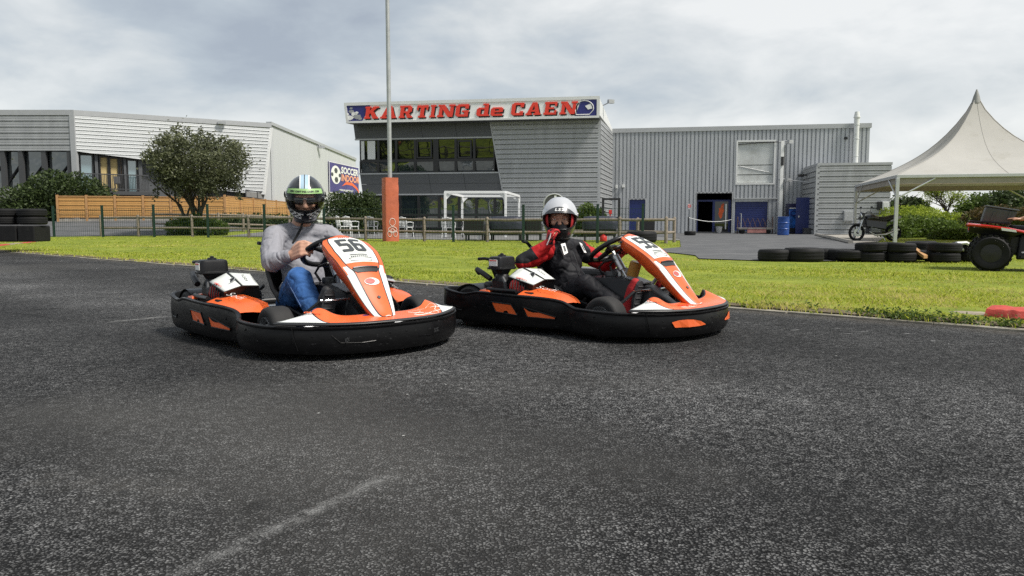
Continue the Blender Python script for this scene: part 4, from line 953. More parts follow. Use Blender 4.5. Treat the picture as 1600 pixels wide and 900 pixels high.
# wooden panel fence (tan), two runs meeting at a corner
wf = thing('panel_fence', 'bright tan wooden panel fence on posts in front of the sports hall', 'fence', (-22, 41, .8))
def panel_run(A, B, n, z0, z1, seed):
    rr = random.Random(seed); d = (B-A)/n; dn = d.normalized(); ang = math.atan2(dn.y, dn.x); L = d.length
    pm = MB().box((0, 0, (z1-z0)/2), (.11, .11, z1-z0+.08)).mesh('post', MAT['post_orange'])
    plm = [MB().box((0, 0, 0), (L-.13, .03, (z1-z0-.25)/9-.012)).mesh('plank', MAT['fence_orange']) for _ in range(1)]
    for i in range(n+1):
        p = A+d*i; inst('post', pm, wf, (p.x, p.y, z0), ang)
        if i == n: break
        c = A+d*(i+.5)
        pan = MB().box(V((c.x, c.y, z1-.03)), (L-.12, .07, .05), ang).build('panel', MAT['post_orange'], wf)
        MB().box(V((c.x, c.y, z0+.19)), (L-.12, .07, .05), ang).build('bottom_rail', MAT['post_orange'], pan)
        h = (z1-z0-.25)/9
        for k in range(9):
            o = inst('plank', plm[0], pan, (c.x+rr.uniform(-.006, .006), c.y+(-.015 if k % 2 else .012), z0+.24+h*(k+.42)), ang+rr.uniform(-.002, .002))
        MB().box(V((c.x, c.y, z0-.15)), (L-.1, .1, .56), ang).build('footing', MAT['concrete'], wf)
cA, cB, cC = at(91, 340, 40), at(352, 340, 42), at(462, 340, 57)
panel_run(cA.xy, cB.xy, 6, .78, at(91, 305.5, 40).z, 1)
panel_run(cB.xy, cC.xy, 6, .78, at(91, 305.5, 40).z+.08, 2)
# ramp railing behind
rmp = thing('ramp_railing', 'thin grey railing of the ramp below the pale gable wall', 'railing', at(420, 316, 52))
pts = [at(384, 297, 50), at(402, 299.5, 51.5), at(421, 303, 53), at(440, 307, 54.5), at(470, 313, 57)]
MB().tube(pts, .04, 6).tube([p-V((0, 0, .45)) for p in pts], .03, 6).build('handrail', MAT['dark_grey'], rmp)
for p in pts: MB().tube([p, p-V((0, 0, 1.0))], .04, 6).build('post', MAT['dark_grey'], rmp)
MB().grid([[p-V((0, -.1, .08)) for p in pts], [p-V((0, -.1, .95)) for p in pts]]).build('infill_panel', MAT['stucco'], rmp)
# rugby post
rz = G(-4.3, 25.6); rb = at(610.5, 360, 25.6); rbx = V((rb.x, rb.y, rz))
rug = thing('rugby_post', 'tall steel rugby upright with a padded red base, left of the sign building', 'post', rbx)
MB().lathe([(.075, 0), (.072, 6), (.06, 14)], rbx, n=16).build('pole', MAT['galv'], rug, smooth=40)
pm = MB(); h0 = .03; h1 = at(611, 278, 25.6).z-rz
rows = []
for k in range(13):
    z = h0+(h1-h0)*k/12; w = .24+.006*math.sin(k*2.1); rows.append([])
    for cxn, cyn in ((-1, -1), (1, -1), (1, 1), (-1, 1)):
        for a in range(4):
            t = math.atan2(cyn, cxn)-math.pi/4+a*math.pi/6
            rows[-1].append(rbx+Matrix.Rotation(.42, 3, 'Z') @ V((cxn*(w-.045)+.045*math.cos(t)+.006*noise.noise(V((cxn, z*5, a))), cyn*(w-.045)+.045*math.sin(t)+.006*noise.noise(V((cyn, z*5, a+9))), z)))
pm.grid(rows, closed=True); m_ = len(rows[0])
pm.f += [list(range(m_)), [12*m_+i for i in range(m_)]]; pm.m += [0, 0]
pad = pm.build('pad', MAT['pad_red'], rug, smooth=50)
# white line emblem (a crowned round face of lines) and the vertical lettering on the pad
fx = Matrix.Rotation(.42, 3, 'Z') @ V((1, 0, 0)); fnm = Matrix.Rotation(.42, 3, 'Z') @ V((0, -1, 0)); sx_ = Matrix.Rotation(.42, 3, 'Z') @ V((0, 1, 0)); sn_ = Matrix.Rotation(.42, 3, 'Z') @ V((1, 0, 0))
ec = rbx+fnm*.252+V((0, 0, .42))
def ring(cx0, cz0, r0, r1, t0=0, t1=360): return [ec+fx*(cx0+r0*math.cos(R(t)))+V((0, 0, cz0+r1*math.sin(R(t)))) for t in range(t0, t1+1, 20)]
em = MB()
for a in ((0, .28, .10, .13), (0, .02, .15, .10), (-.1, -.12, .07, .10), (.1, -.12, .07, .10), (0, .0, .06, .05)): em.tube(ring(*a), .007, 4)
em.build('emblem', MAT['print_white'], pad)
lt = MB(); rl = random.Random(6); zq = .62
while zq < 1.95:      # vertical line of small unreadable print
    h_ = rl.uniform(.03, .07); lt.box(rbx+sn_*.254+sx_*rl.uniform(-.012, .012)+V((0, 0, zq)), (.004, rl.uniform(.09, .13), h_), .42); zq += h_+.025
lo = lt.build('lettering', MAT['print_white'], pad); lo['kind'] = 'stuff'

# pergola frame
pg = thing('pergola', 'white square-tube pergola frame on the terrace in front of the ground floor windows', 'pergola', at(740, 370, 35.5).xy.to_3d())
c = [at(695.5, 300, 33.5), at(790, 300, 33.5), at(811, 300, 38.5), at(722, 300, 38.5)]
tz = at(742, 300.5, 33.5).z; t = .115
for q in c: MB().box(V((q.x, q.y, tz/2)), (t, t, tz-.02)).build('post', MAT['white_paint'], pg, bevel=.01)
for i in range(4):
    a, b = c[i], c[(i+1) % 4]; d = V((b.x-a.x, b.y-a.y, 0)); L = d.length
    MB().box(V(((a.x+b.x)/2, (a.y+b.y)/2, tz+.002*i)), (L-t*.6, .10, .115), math.atan2(d.y, d.x)).build('beam', MAT['white_paint'], pg, bevel=.01)
    dn = d.normalized()
    for e0, sg in ((a, 1), (b, -1)):
        p = V((e0.x, e0.y, tz-.08)); MB().prism([p+dn*sg*.05, p+dn*sg*.30, p+dn*sg*.05-V((0, 0, .25))], V((-dn.y, dn.x, 0))*.05).build('gusset', MAT['white_paint'], pg)
# ---- chairs
def chair_parts(root, m, hi=.86, arm=True):
    MB().box((0, 0, .43), (.46, .44, .035)).build('seat', m, root, bevel=.012)
    bk = MB()
    for i in range(6): bk.box((-.19+.076*i, .225+.0, .66), (.035, .022, .38), M=Matrix.Rotation(-.18, 3, 'X'))
    rows = []
    bk.tube([(-.23, .20, .45), (-.23, .26, .70), (-.20, .29, hi-.05), (0, .30, hi), (.20, .29, hi-.05), (.23, .26, .70), (.23, .20, .45)], .024, 6)
    bk.build('backrest', m, root, smooth=50)
    for x in (-1, 1):
        for y in (-1, 1): MB().tube([(x*.20, y*.19, .43), (x*.245, y*.23, 0)], [.026, .02], 6).build('leg', m, root, smooth=50)
        if arm: MB().tube([(x*.235, .25, .64), (x*.26, .0, .65), (x*.25, -.2, .63), (x*.23, -.2, .43)], .022, 6).build('armrest', m, root, smooth=50)
def chair(px, Y, rz, m, label, group):
    p = at(px, 360, Y); r = thing('garden_chair', label, 'chair', (p.x, p.y, G(p.x, p.y)+.052), rz, group, world=False); chair_parts(r, MAT[m]); return r
gw = 'white plastic chairs on the terrace'
chair(701, 31.5, R(170), 'plastic_white', 'white plastic armchair standing at the left front post of the pergola', gw)
chair(537, 30.5, R(120), 'plastic_white', 'white plastic chair behind the shoulder of the grey-sweater driver', gw)
chair(549, 30.9, R(140), 'plastic_white', 'right-hand white plastic chair behind the fence just left of the rugby post', gw)
chair(634, 31.5, R(150), 'plastic_white', 'white plastic chair just right of the padded red rugby post base', gw)
gd = 'dark chairs on the terrace'
chair(714, 32.5, R(185), 'wicker', 'thin dark chair under the pergola, right of the white armchair', gd)
chair(654, 33, R(200), 'wicker', 'thin dark chair in front of the low windows, midway between rugby post and pergola', gd)
chair(580, 33, R(170), 'galv', 'grey metal chair in front of the low windows left of the rugby post', gd)
# low black wicker loungers
def lounger(px, Y, w, label, cover=False):
    p = at(px, 360, Y); r = thing('wicker_sofa' if cover else 'wicker_armchair', label, 'sofa' if cover else 'armchair', (p.x, p.y, G(p.x, p.y)+.052), -.1, 'dark lounge seats along the fence', world=False)
    MB().box((0, 0, .30), (w, .7, .20)).build('seat_base', MAT['wicker'], r, bevel=.03)
    MB().box((0, -.32, .55), (w, .12, .40), M=Matrix.Rotation(.12, 3, 'X')).build('backrest', MAT['wicker'], r, bevel=.03)
    for x in (-1, 1):
        MB().box((x*(w/2-.05), .05, .50), (.1, .66, .22)).build('armrest', MAT['wicker'], r, bevel=.02)
        for y in (-1, 1): MB().box((x*(w/2-.06), y*.3, .11), (.06, .06, .22)).build('leg', MAT['wicker'], r)
    MB().box((0, .05, .44), (w-.24, .55, .1)).build('cushion', MAT['cover_navy'], r, bevel=.04)
    if cover:
        rows = []
        for z, k in ((.42, 1.0), (.62, 1.03), (.78, 1.0), (.86, .9), (.88, .6)):
            rows.append([V((w*.53*k*math.copysign(abs(math.cos(t))**.4, math.cos(t)), -.05+.45*k*math.copysign(abs(math.sin(t))**.5, math.sin(t)), z)) for t in [i*math.pi/12 for i in range(24)]])
        mb = MB().grid(rows, closed=True); mb.f.append(list(range(96, 120))); mb.m.append(0)
        mb.build('dust_cover', MAT['cover_navy'], r, smooth=60)
    return r
lounger(743, 27.0, .72, 'low black wicker armchair under the pergola behind the fence, nearest its left posts')
lounger(791, 27.2, 1.15, 'low wide sofa under a navy dust cover behind the fence, below the right pergola post', True)
lounger(834, 27.6, .62, 'low black wicker armchair tucked close to the left of the white-helmeted driver')
lounger(937, 26.0, 1.15, 'low wide navy covered sofa behind the fence right of the white-helmeted driver', True)
lounger(1008, 29.5, .7, 'low dark armchair near the end of the mesh fence by the small blue door')
# small white table
p = at(757, 360, 29); tb = thing('garden_table', 'white plastic garden table under the pergola between the armchairs', 'table', (p.x, p.y, .052), 0.1, world=False)
MB().lathe([(.50, .70), (.52, .715), (.50, .735), (.02, .74)], (0, 0, 0), n=20).build('table_top', MAT['plastic_white'], tb, smooth=40)
for k in range(4): t = k*math.pi/2+.6; MB().tube([(.2*math.cos(t), .2*math.sin(t), .71), (.36*math.cos(t), .36*math.sin(t), 0)], .025, 6).build('leg', MAT['plastic_white'], tb)
# folded umbrella-table glimpsed by the windows
# round disc sign behind the second driver
p = at(866, 320, 23.3); pz = at(866, 320, 23.3).z
ds = thing('round_sign', 'round dark disc sign with a pale rim on a post behind the white helmet', 'sign', (p.x, p.y, 0))
MB().cyl((p.x, p.y, 0), (p.x, p.y, pz), .03, n=8).build('post', MAT['galv'], ds)
MB().lathe([(.32, -.02), (.36, -.03), (.36, .02), (.33, .03), (.315, .01)], (p.x, p.y-.05, pz), (0, -1, 0), n=32, closed=True).build('rim', MAT['trim_grey'], ds, smooth=50)
MB().lathe([(.325, 0), (.325, .012)], (p.x, p.y-.05, pz), (0, -1, 0), n=32).build('disc', MAT['dark_grey'], ds, smooth=30)
MB().box((p.x+.03, p.y-.075, pz+.24), (.07, .02, .09)).build('clip', MAT['trim_white'], ds)
# black steel gate frame by the hall corner
gt = thing('steel_frame', 'black steel gate frame standing by the corner of the ribbed hall', 'gate', at(955, 366, 30).xy.to_3d())
x0, x1 = xat(942, 30), xat(967, 30); z1 = at(955, 309.5, 30).z; z0 = at(955, 342, 30).z
for x in (x0, x1): MB().box((x, 30, z1/2), (.09, .09, z1)).build('post', MAT['frame_black'], gt)
MB().box(((x0+x1)/2, 30, z1-.04), (x1-x0-.09, .08, .08)).build('top_bar', MAT['frame_black'], gt)
MB().box(((x0+x1)/2, 30, z0), (x1-x0-.09, .3, .16)).build('shelf', MAT['frame_black'], gt)
MB().box((x0+.28, 29.9, z0+.28), (.12, .1, .16)).box((x0+.28, 29.9, z0+.14), (.05, .05, .14)).single('fire_alarm', MAT['red'], 'tiny red box on the black steel gate frame', 'box')
p = at(943, 352, 25.6)
MB().lathe([(.11, 0), (.12, .02), (.12, .17), (.09, .21), (.04, .23), (.04, .26)], (p.x, p.y, .05), n=14).single('gas_bottle', MAT['red'], 'small red canister low behind the fence, right of the second driver', 'canister', smooth=40)
# ------------------------------------------------------------------ right-hand yard: tent, tyres, quad, motorbike, clutter
mat('tent_fabric', (0.49, 0.48, 0.455), 0.75, var=0.05, vscale=1.2, dirt=(0.36, 0.345, 0.305), dscale=1.4, dlo=0.55, dhi=0.85)
def thin_translucent(m, w):
    N = m.node_tree.nodes; L = m.node_tree.links; b = N['Principled BSDF']; t = N.new('ShaderNodeBsdfTranslucent'); t.inputs[0].default_value = (.62, .50, .36, 1)
    x = N.new('ShaderNodeMixShader'); x.inputs[0].default_value = w; L.new(b.outputs[0], x.inputs[1]); L.new(t.outputs[0], x.inputs[2]); L.new(x.outputs[0], N['Material Output'].inputs[0])
thin_translucent(MAT['tent_fabric'], .25)
mat('alu', (0.52, 0.53, 0.53), 0.4, metal=0.5, var=0.05)
mat('valance', (0.30, 0.27, 0.23), 0.7, var=0.1)
nearc = V((12.98, 25.0, 0)); fdir = V((.97, -.24, 0)).normalized(); ldir = V((.24, .97, 0)).normalized(); side = 6.6
tent = thing('marquee', 'pointed off-white pagoda marquee on aluminium posts at the right', 'marquee', nearc+(fdir+ldir)*side/2)
cs = [nearc, nearc+fdir*side, nearc+(fdir+ldir)*side, nearc+ldir*side]; eave = 2.3; cen = nearc+(fdir+ldir)*side/2; apex = 5.27
mb = MB(); NS = 12
rows = []
for k in range(15):
    t = k/14; f_ = 1-t; z = eave+(apex-eave)*(.5*t+.5*t**4)
    rows.append([])
    for i in range(4):
        for j in range(NS):
            s_ = j/NS; p = cs[i]*(1-s_)+cs[(i+1) % 4]*s_
            # between the ridges the cloth sags inward a little
            sag = .10*math.sin(math.pi*s_)*math.sin(math.pi*min(1, t*1.1))
            q = cen+(p-cen)*(max(f_, .012))*(1-sag*.5)
            rows[-1].append(V((q.x, q.y, z-sag*.25)))
mb.grid(rows, closed=True)
mb.build('canopy', MAT['tent_fabric'], tent, smooth=25, fix=True)
for i in range(4):
    MB().tube([r_[i*NS]+V((0, 0, .004)) for r_ in rows], .014, 6).build('hip_seam', MAT['tent_fabric'], tent, smooth=60)
    MB().tube([r_[i*NS+NS//2]+V((0, 0, .003)) for r_ in rows], .008, 5).build('panel_seam', MAT['tent_fabric'], tent, smooth=60)
MB().lathe([(.16, 0), (.10, .25), (.02, .5)], V((cen.x, cen.y, apex-.22)), n=12).build('finial_cap', mat('cap_grey', (.25, .25, .24), .6), tent, smooth=40)
for i in range(4):
    a, b = cs[i], cs[(i+1) % 4]; d = (b-a).normalized(); L = (b-a).length; ang = math.atan2(d.y, d.x); o = V((-d.y, d.x, 0))
    MB().box((a+b)/2+V((0, 0, eave-.05)), (L+.06, .07+.004*i, .11), ang).build('eave_beam', MAT['alu'], tent, bevel=.01)
    mb = MB().box((a+b)/2+V((0, 0, eave-.20))+o*.03, (L-.12, .02, .19), ang); mb.build('valance', MAT['valance'], tent)
    MB().box(V((a.x, a.y, eave/2-.05)), (.11, .11, eave-.1), ang).build('post', MAT['alu'], tent, bevel=.012)
    MB().tube([V((a.x, a.y, eave-.75))+d*.04, a+d*1.15+V((0, 0, eave-.12))], .03, 6).build('brace', MAT['alu'], tent)
    MB().tube([V((b.x, b.y, eave-.75))-d*.04, b-d*1.15+V((0, 0, eave-.12))], .03, 6).build('brace', MAT['alu'], tent)
MB().cyl(V((cen.x, cen.y, eave+.3)), V((cen.x, cen.y, apex-.25)), .05, n=8).build('king_post', MAT['alu'], tent)
for q in (nearc, cs[2]):
    MB().tube([q+V((0, 0, eave-.05)), V((cen.x, cen.y, eave+.3))], .025, 6).build('tie', MAT['alu'], tent)
# ---- tyres
def tyre_mesh(r, w, m, tread=True, hole=.55):
    pr = [(r*hole, -w*.36), (r*.72, -w*.5), (r*.9, -w*.48), (r*.98, -w*.36), (r, -w*.2), (r, w*.2), (r*.98, w*.36), (r*.9, w*.48), (r*.72, w*.5), (r*hole, w*.36), (r*(hole+.06), w*.2), (r*(hole+.06), -w*.2)]
    mb = MB().lathe(pr, (0, 0, 0), n=36, closed=True)
    if tread:
        for zc in (-w*.22, 0, w*.22): mb.lathe([(r*.985, zc-.012), (r*1.012, zc-.010), (r*1.012, zc+.010), (r*.985, zc+.012)], (0, 0, 0), n=36, closed=True)
    return mb.mesh('tyre', m, smooth=35)
ty_flat = tyre_mesh(.29, .21, MAT['rubber_old'])
ty_big = tyre_mesh(.33, .24, MAT['rubber_old'])
def tyre(px, py_base, Y, me, label, group, z=0.0, tilt=(0, 0)):
    p = gp(px, py_base) if Y is None else at(px, 380, Y)
    o = bpy.data.objects.new('tyre', me); COL.objects.link(o); h = .105 if me is ty_flat else .12
    o.location = (p.x, p.y, (G(p.x, p.y) if Y is None else 0)+.03+h+z); o.rotation_euler = (tilt[0], tilt[1], px*.1)
    return tag(o, label, 'tyre', group)
gr = 'black tyres lying along the edge of the driveway'
TY = [(1211, 411, 'flat tyre at the left end of the row on the driveway edge'), (1255, 411.5, 'second tyre from the left end of the row on the driveway edge'),
      (1287, 409.5, 'low tyre half hidden behind the second and fourth of the driveway row'), (1315, 410.5, 'tyre in the driveway row just left of the tallest stack')]
for x, y, l in TY: tyre(x, y, None, ty_flat if x != 1255 else ty_big, l, gr)
ty_thin = tyre_mesh(.265, .165, MAT['rubber_old'])
def stack(px, py, n, names, me=ty_thin, dx=0):
    for k in range(n): tyre(px+dx*k, py, None, me, names[k], gr, z=k*.163-.03, tilt=(.03*k, -.02*k))
stack(1359, 412, 2, ['lower tyre of the stack below the far left tent post', 'upper tyre of the stack below the far left tent post'], dx=2)
stack(1405, 412.5, 2, ['lower tyre of the stack in front of the thick tent post', 'upper tyre of the stack in front of the thick tent post'], dx=-2)
stack(1472, 413, 2, ['lower tyre of the two piled midway between tent post and quad', 'upper tyre of the two piled midway between tent post and quad'], dx=2)
stack(1513, 412, 2, ['lower tyre piled right beside the rear wheel of the quad', 'upper tyre piled right beside the rear wheel of the quad'], dx=-1)
stack(1437, 408.5, 2, ['lower tyre set back behind the slanting plank', 'upper tyre set back behind the slanting plank'])
tyre(1440, 412, None, ty_thin, 'low tyre under the slanting plank between the two piles', gr)
tyre(1328, 411.5, None, ty_thin, 'low tyre closing the gap before the first two-high stack of the driveway row', gr)
# the plank and bits of bodywork lying on the tyres
p0, p1 = at(1426, 389, 12.6), at(1447, 404, 12.2); dv_ = (p1-p0).normalized()
MB().hexa([p0+V((-.04, 0, 0)), p1+V((-.04, 0, 0)), p1+V((.08, .1, 0)), p0+V((.08, .1, 0))], [p0+V((-.04, 0, .05)), p1+V((-.04, 0, .05)), p1+V((.08, .1, .05)), p0+V((.08, .1, .05))]).single('plank', MAT['post_orange'], 'short tan plank leaning on the tyres beside the thick tent post', 'plank')
p0 = at(1500, 383, 12.4)
mb = MB().tube([p0+V((-.12, 0, -.1)), p0+V((-.05, 0, .03)), p0+V((.1, 0, .04)), p0+V((.2, 0, -.02)), p0+V((.36, 0, -.05))], [.02, .035, .03, .035, .02], 6)
mb.tube([p0+V((-.1, .05, -.04)), p0+V((.0, .05, -.02)), p0+V((.12, .05, -.1))], .025, 6)
mb.single('bent_bumper', MAT['trim_white'], 'bent black and white bumper scrap lying on the tyres left of the quad', 'scrap')
# stack at far left
gl_ = 'tyres of the barrier at the left edge'
lp = [(-22, 'far-left'), (14, 'left'), (50, 'right')]
barr_m = MB()
def barrier_tyre(px, Y, z, me, lab):
    p = at(px, 370, Y); o = bpy.data.objects.new('tyre', me); COL.objects.link(o); o.location = (p.x, p.y, z); o.rotation_euler = (0, 0, px*.2); tag(o, lab, 'tyre', gl_)
YB = 17.5; zb0 = at(40, 379, YB).z
sm = tyre_mesh(.31, .19, MAT['rubber_old'])
names = ['leftmost', 'second from left', 'rightmost']
for i, px in enumerate((-28, 10, 52)):
    barrier_tyre(px, YB, at(40, 345, YB).z, sm, '%s tyre of the lower loose layer on the barrier at the left edge' % names[i])
    barrier_tyre(px, YB, at(40, 334.5, YB).z+.03, sm, '%s tyre of the top layer on the barrier at the left edge' % names[i])
# below them a wrapped rubber block
zt, zl = at(40, 351, YB).z-.0, at(40, 376, YB).z
for i, (a, b) in enumerate(((-60, 49.5), (51, 77))):
    xa, xb = xat(a, YB+.25), xat(b, YB+.25)
    MB().box(((xa+xb)/2, YB-.02, (zt+zl)/2-.02), (xb-xa, .62, zt-zl+.0)).single('rubber_block', MAT['rubber_old'], ['long black rubber barrier block under the tyres at the left edge', 'short black rubber barrier block at the right end of the left tyre wall'][i], 'barrier', bevel=.03)
# big loose tyre behind the second kart's steering wheel, small one holding the rope post
p = at(1002, 375, 16.0)
o = bpy.data.objects.new('tyre', ty_big); COL.objects.link(o); o.location = (p.x, p.y, at(1002, 370, 16).z); tag(o, 'big black tyre lying on top of a low post beyond the second steering wheel', 'tyre')
MB().cyl((p.x, p.y, .03), (p.x, p.y, at(1002, 378, 16).z), .16, n=14).cyl((p.x, p.y, .03), (p.x, p.y, .12), .26, n=14).single('concrete_stub', MAT['concrete'], 'squat concrete stub under the big tyre beyond the second steering wheel', 'stub', smooth=40)
p = gp(1078, 369.5); o = bpy.data.objects.new('tyre', ty_flat); COL.objects.link(o); o.location = (p.x, p.y, .17); tag(o, 'small tyre weighing down the rope barrier post by the dark entrance', 'tyre')
rpst = MB().cyl((p.x-.1, p.y, .06), (p.x-.1, p.y, 1.0), .03, n=8).single('rope_post', MAT['frame_black'], 'thin black post of the rope barrier left of the entrance', 'post')
a = V((p.x-.1, p.y, .96)); b = H_.pt(hu(1143), hv(1143, 343), .1)
MB().tube([a+(b-a)*t+V((0, 0, -1.5*t*(1-t)*.45)) for t in [i/10 for i in range(11)]], .018, 5).single('rope', MAT['trim_white'], 'slack white rope hung across the dark entrance', 'rope')
# bucket inside the entrance
p = H_.pt(hu(1124), 0, -.15); MB().lathe([(.16, 0), (.22, .42), (.24, .43), (.2, .4), (.14, .03)], V((p.x, p.y, .06)), n=16).single('bucket', MAT['galv'], 'grey bucket standing in the doorway of the dark entrance', 'bucket', smooth=40)
# lighting mast with brackets
mpx = H_.pt(hu(1213), 0, 1.2); mz = Plane(mpx, H_.u).uv(1215, 219)[1]
lm = thing('light_mast', 'slim grey mast with cables and side brackets beside the boarded window', 'mast', V((mpx.x, mpx.y, .05)))
MB().box(V((mpx.x, mpx.y, mz/2)), (.19, .19, mz-.1)).build('pole', MAT['trim_white'], lm)
MB().tube([V((mpx.x+.16, mpx.y, .1)), V((mpx.x+.17, mpx.y, 2)), V((mpx.x+.14, mpx.y, mz*.6)), V((mpx.x+.16, mpx.y, mz-.3))], .03, 5).build('cable', MAT['dark_grey'], lm)
for zf_, ln in ((mz-.1, .35), (Plane(mpx, H_.u).uv(1215, 281)[1], .3)):
    MB().tube([V((mpx.x-.2, mpx.y, zf_)), V((mpx.x+ln, mpx.y-.1, zf_+.05))], .03, 5).box(V((mpx.x+ln+.05, mpx.y-.1, zf_-.02)), (.3, .25, .2), .4).build('lamp', MAT['galv'], lm)
MB().tube([V((mpx.x+.1, mpx.y, Plane(mpx, H_.u).uv(1215, 281)[1]+.05)), AF.pt(.1, AF.uv(1258, 284)[1], -1.5)], .025, 5).build('stay', MAT['galv'], lm)
MB().box(V((mpx.x-.02, mpx.y-.14, Plane(mpx, H_.u).uv(1213, 252)[1])), (.14, .1, .5)).build('fuse_box', MAT['frame_black'], lm)
# barrel
p = gp(1223.5, 369); brl = MB().lathe([(.27, 0), (.29, .02), (.29, .28), (.305, .30), (.305, .33), (.29, .35), (.29, .6), (.305, .62), (.305, .65), (.29, .67), (.29, .92), (.30, .95), (.27, .96), (.26, .93)], V((p.x, p.y, .055)), n=24)
brl.single('barrel', mat('barrel_blue', (.012, .06, .25), .4, var=.15, dirt=(.08, .1, .16), dscale=4), 'bright blue plastic barrel between the mast and the vending machine', 'barrel', smooth=35)
# vending machine
q = H_.pt(hu(1238), 0, .8); vm = thing('vending_machine', 'dark blue vending machine with a bright blue poster front beside the open blue door', 'vending machine', V((q.x, q.y, .055)), )
VP = Plane(H_.pt(0, 0, 1.2), H_.u); va, vb = VP.uv(1231, 340)[0], VP.uv(1248, 340)[0]; vz = VP.uv(1238, 318)[1]
MB().slab(VP, va, vb, .1, vz, -.8, 0).build('body', mat('vm_navy', (.015, .015, .06), .4), vm, bevel=.02)
mat('vm_poster', (.02, .10, .36), .3, var=.8, vscale=3)
MB().slab(VP, va+.05, vb-.03, VP.uv(1238, 356)[1], VP.uv(1238, 327)[1], .002, .02).build('front_poster', MAT['vm_poster'], vm)
MB().slab(VP, va+.07, vb-.1, VP.uv(1238, 326)[1], VP.uv(1238, 324.6)[1], .002, .02).build('lettering_strip', MAT['print_white'], vm)
MB().tube([VP.pt((va+vb)/2+.16*math.cos(t), VP.uv(1238, 333)[1]+.14*math.sin(t), .022) for t in [i*math.pi/6 for i in range(12)]], .03, 4, closed=True).build('poster_ring', MAT['print_blue'], vm)
MB().slab(VP, va+.1, vb-.1, .16, .38, .002, .02).build('hatch', MAT['frame_black'], vm)
for s_ in (va+.08, vb-.08): MB().slab(VP, s_-.04, s_+.04, .055, .1, -.7, -.05).build('foot', MAT['frame_black'], vm)
# open blue door leaf
od = Plane(H_.pt(0, 0, 2.2), H_.u); oa, ob = od.uv(1243.5, 340)[0], od.uv(1267.5, 340)[0]; oz = od.uv(1255, 308.5)[1]
odr = MB().slab(od, oa, ob, .08, oz, -.06, 0).single('open_door', MAT['door_blue'], 'plain blue door leaf standing open at the left flank of the annex', 'door')
MB().slab(od, oa+.12, oa+.18, 1.0, 1.1, .0, .05).build('handle', MAT['steel'], odr)
# crates and the orange jacket-like bag by the door
cr = Plane(H_.pt(0, 0, 2.9), H_.u); ca, cb2 = cr.uv(1257, 360)[0], cr.uv(1272, 360)[0]
mb = MB().slab(cr, ca, cb2, .06, .36, -.5, 0).slab(cr, ca-.03, cb2+.03, .36, .40, -.53, .03)
for i in range(5): mb.slab(cr, ca+.05+i*.1, ca+.11+i*.1, .12, .32, 0, .012)
mb.single('plastic_crate', MAT['dark_grey'], 'dark grey plastic crate at the foot of the open blue door', 'crate')
p0 = cr.pt(cr.uv(1270, 340)[0], cr.uv(1270, 341)[1], -1.5)
hg = thing('extinguisher_panel', 'narrow yellow and red panel on the annex flank behind the open blue door', 'panel', p0-V((0, 0, .6)))
MB().box(p0+V((0, 0, .25)), (.22, .1, .4)).build('top_half', mat('sign_yellow', (.6, .38, .08), .5), hg); MB().box(p0-V((0, 0, .28)), (.2, .1, .55)).build('bottom_half', MAT['pad_red'], hg)
MB().cyl(p0+V((0, -.06, .25)), p0+V((0, -.08, .25)), .07, n=10).build('dial', MAT['frame_black'], hg)
# folded scissor gate and trolley in front of the shutter
SG = Plane(H_.pt(0, 0, 1.6), H_.u); s0, s1 = SG.uv(1152, 360)[0], SG.uv(1207, 360)[0]; gz1 = SG.uv(1180, 341)[1]
sg = thing('scissor_gate', 'rusty folding lattice gate in front of the blue shutter', 'gate', SG.pt((s0+s1)/2, .05, 0))
for i in range(7):
    ua, ub = s0+(s1-s0)*i/7, s0+(s1-s0)*(i+1)/7
    for w, (za, zb) in enumerate(((.25, gz1), (gz1, .25))): MB().tube([SG.pt(ua, za, .02*w), SG.pt(ub, zb, .02*w)], .014, 4).build('lattice_bar', mat('rust', (.10, .06, .05), .8) if 'rust' not in MAT else MAT['rust'], sg)
for u in (s0, s1): MB().tube([SG.pt(u, .06, 0), SG.pt(u, gz1+.1, 0)], .03, 6).build('post', MAT['rust'], sg)
TR = Plane(H_.pt(0, 0, 2.6), H_.u); t0, t1 = TR.uv(1155, 360)[0], TR.uv(1207, 360)[0]; tz1 = TR.uv(1180, 355)[1]
tr = thing('barrow', 'low grey metal platform trolley with a faded red board before the shutter', 'trolley', TR.pt((t0+t1)/2, .05, -.4))
MB().slab(TR, t0, t1, .28, tz1*.8, -.9, 0).build('bed', mat('bed_grey', (.26, .24, .22), .7, var=.3, vscale=5), tr, bevel=.02)
MB().slab(TR, t0+.45, t1-.35, .12, .42, .005, .03).build('red_board', mat('faded_red', (.38, .17, .15), .7, var=.25), tr)
MB().slab(TR, t0-.05, t1+.05, tz1*.8, tz1*.8+.06, -.95, .05).build('rim', MAT['bed_grey'], tr)
for u in (t0+.2, t1-.2):
    MB().lathe([(.11, -.04), (.13, -.03), (.13, .03), (.11, .04), (.03, .05)], TR.pt(u, .19, -.1), TR.n, n=14).build('wheel', MAT['rubber_old'], tr)
    MB().lathe([(.11, -.04), (.13, -.03), (.13, .03), (.11, .04), (.03, .05)], TR.pt(u, .19, -.8), TR.n, n=14).build('wheel', MAT['rubber_old'], tr)
MB().tube([TR.pt(t0+.1, .4, -.05), TR.pt(t0+.1, TR.uv(1160, 334)[1], -.05), TR.pt(t0+.1, TR.uv(1160, 334)[1], -.6)], .025, 6).build('handle', MAT['galv'], tr)
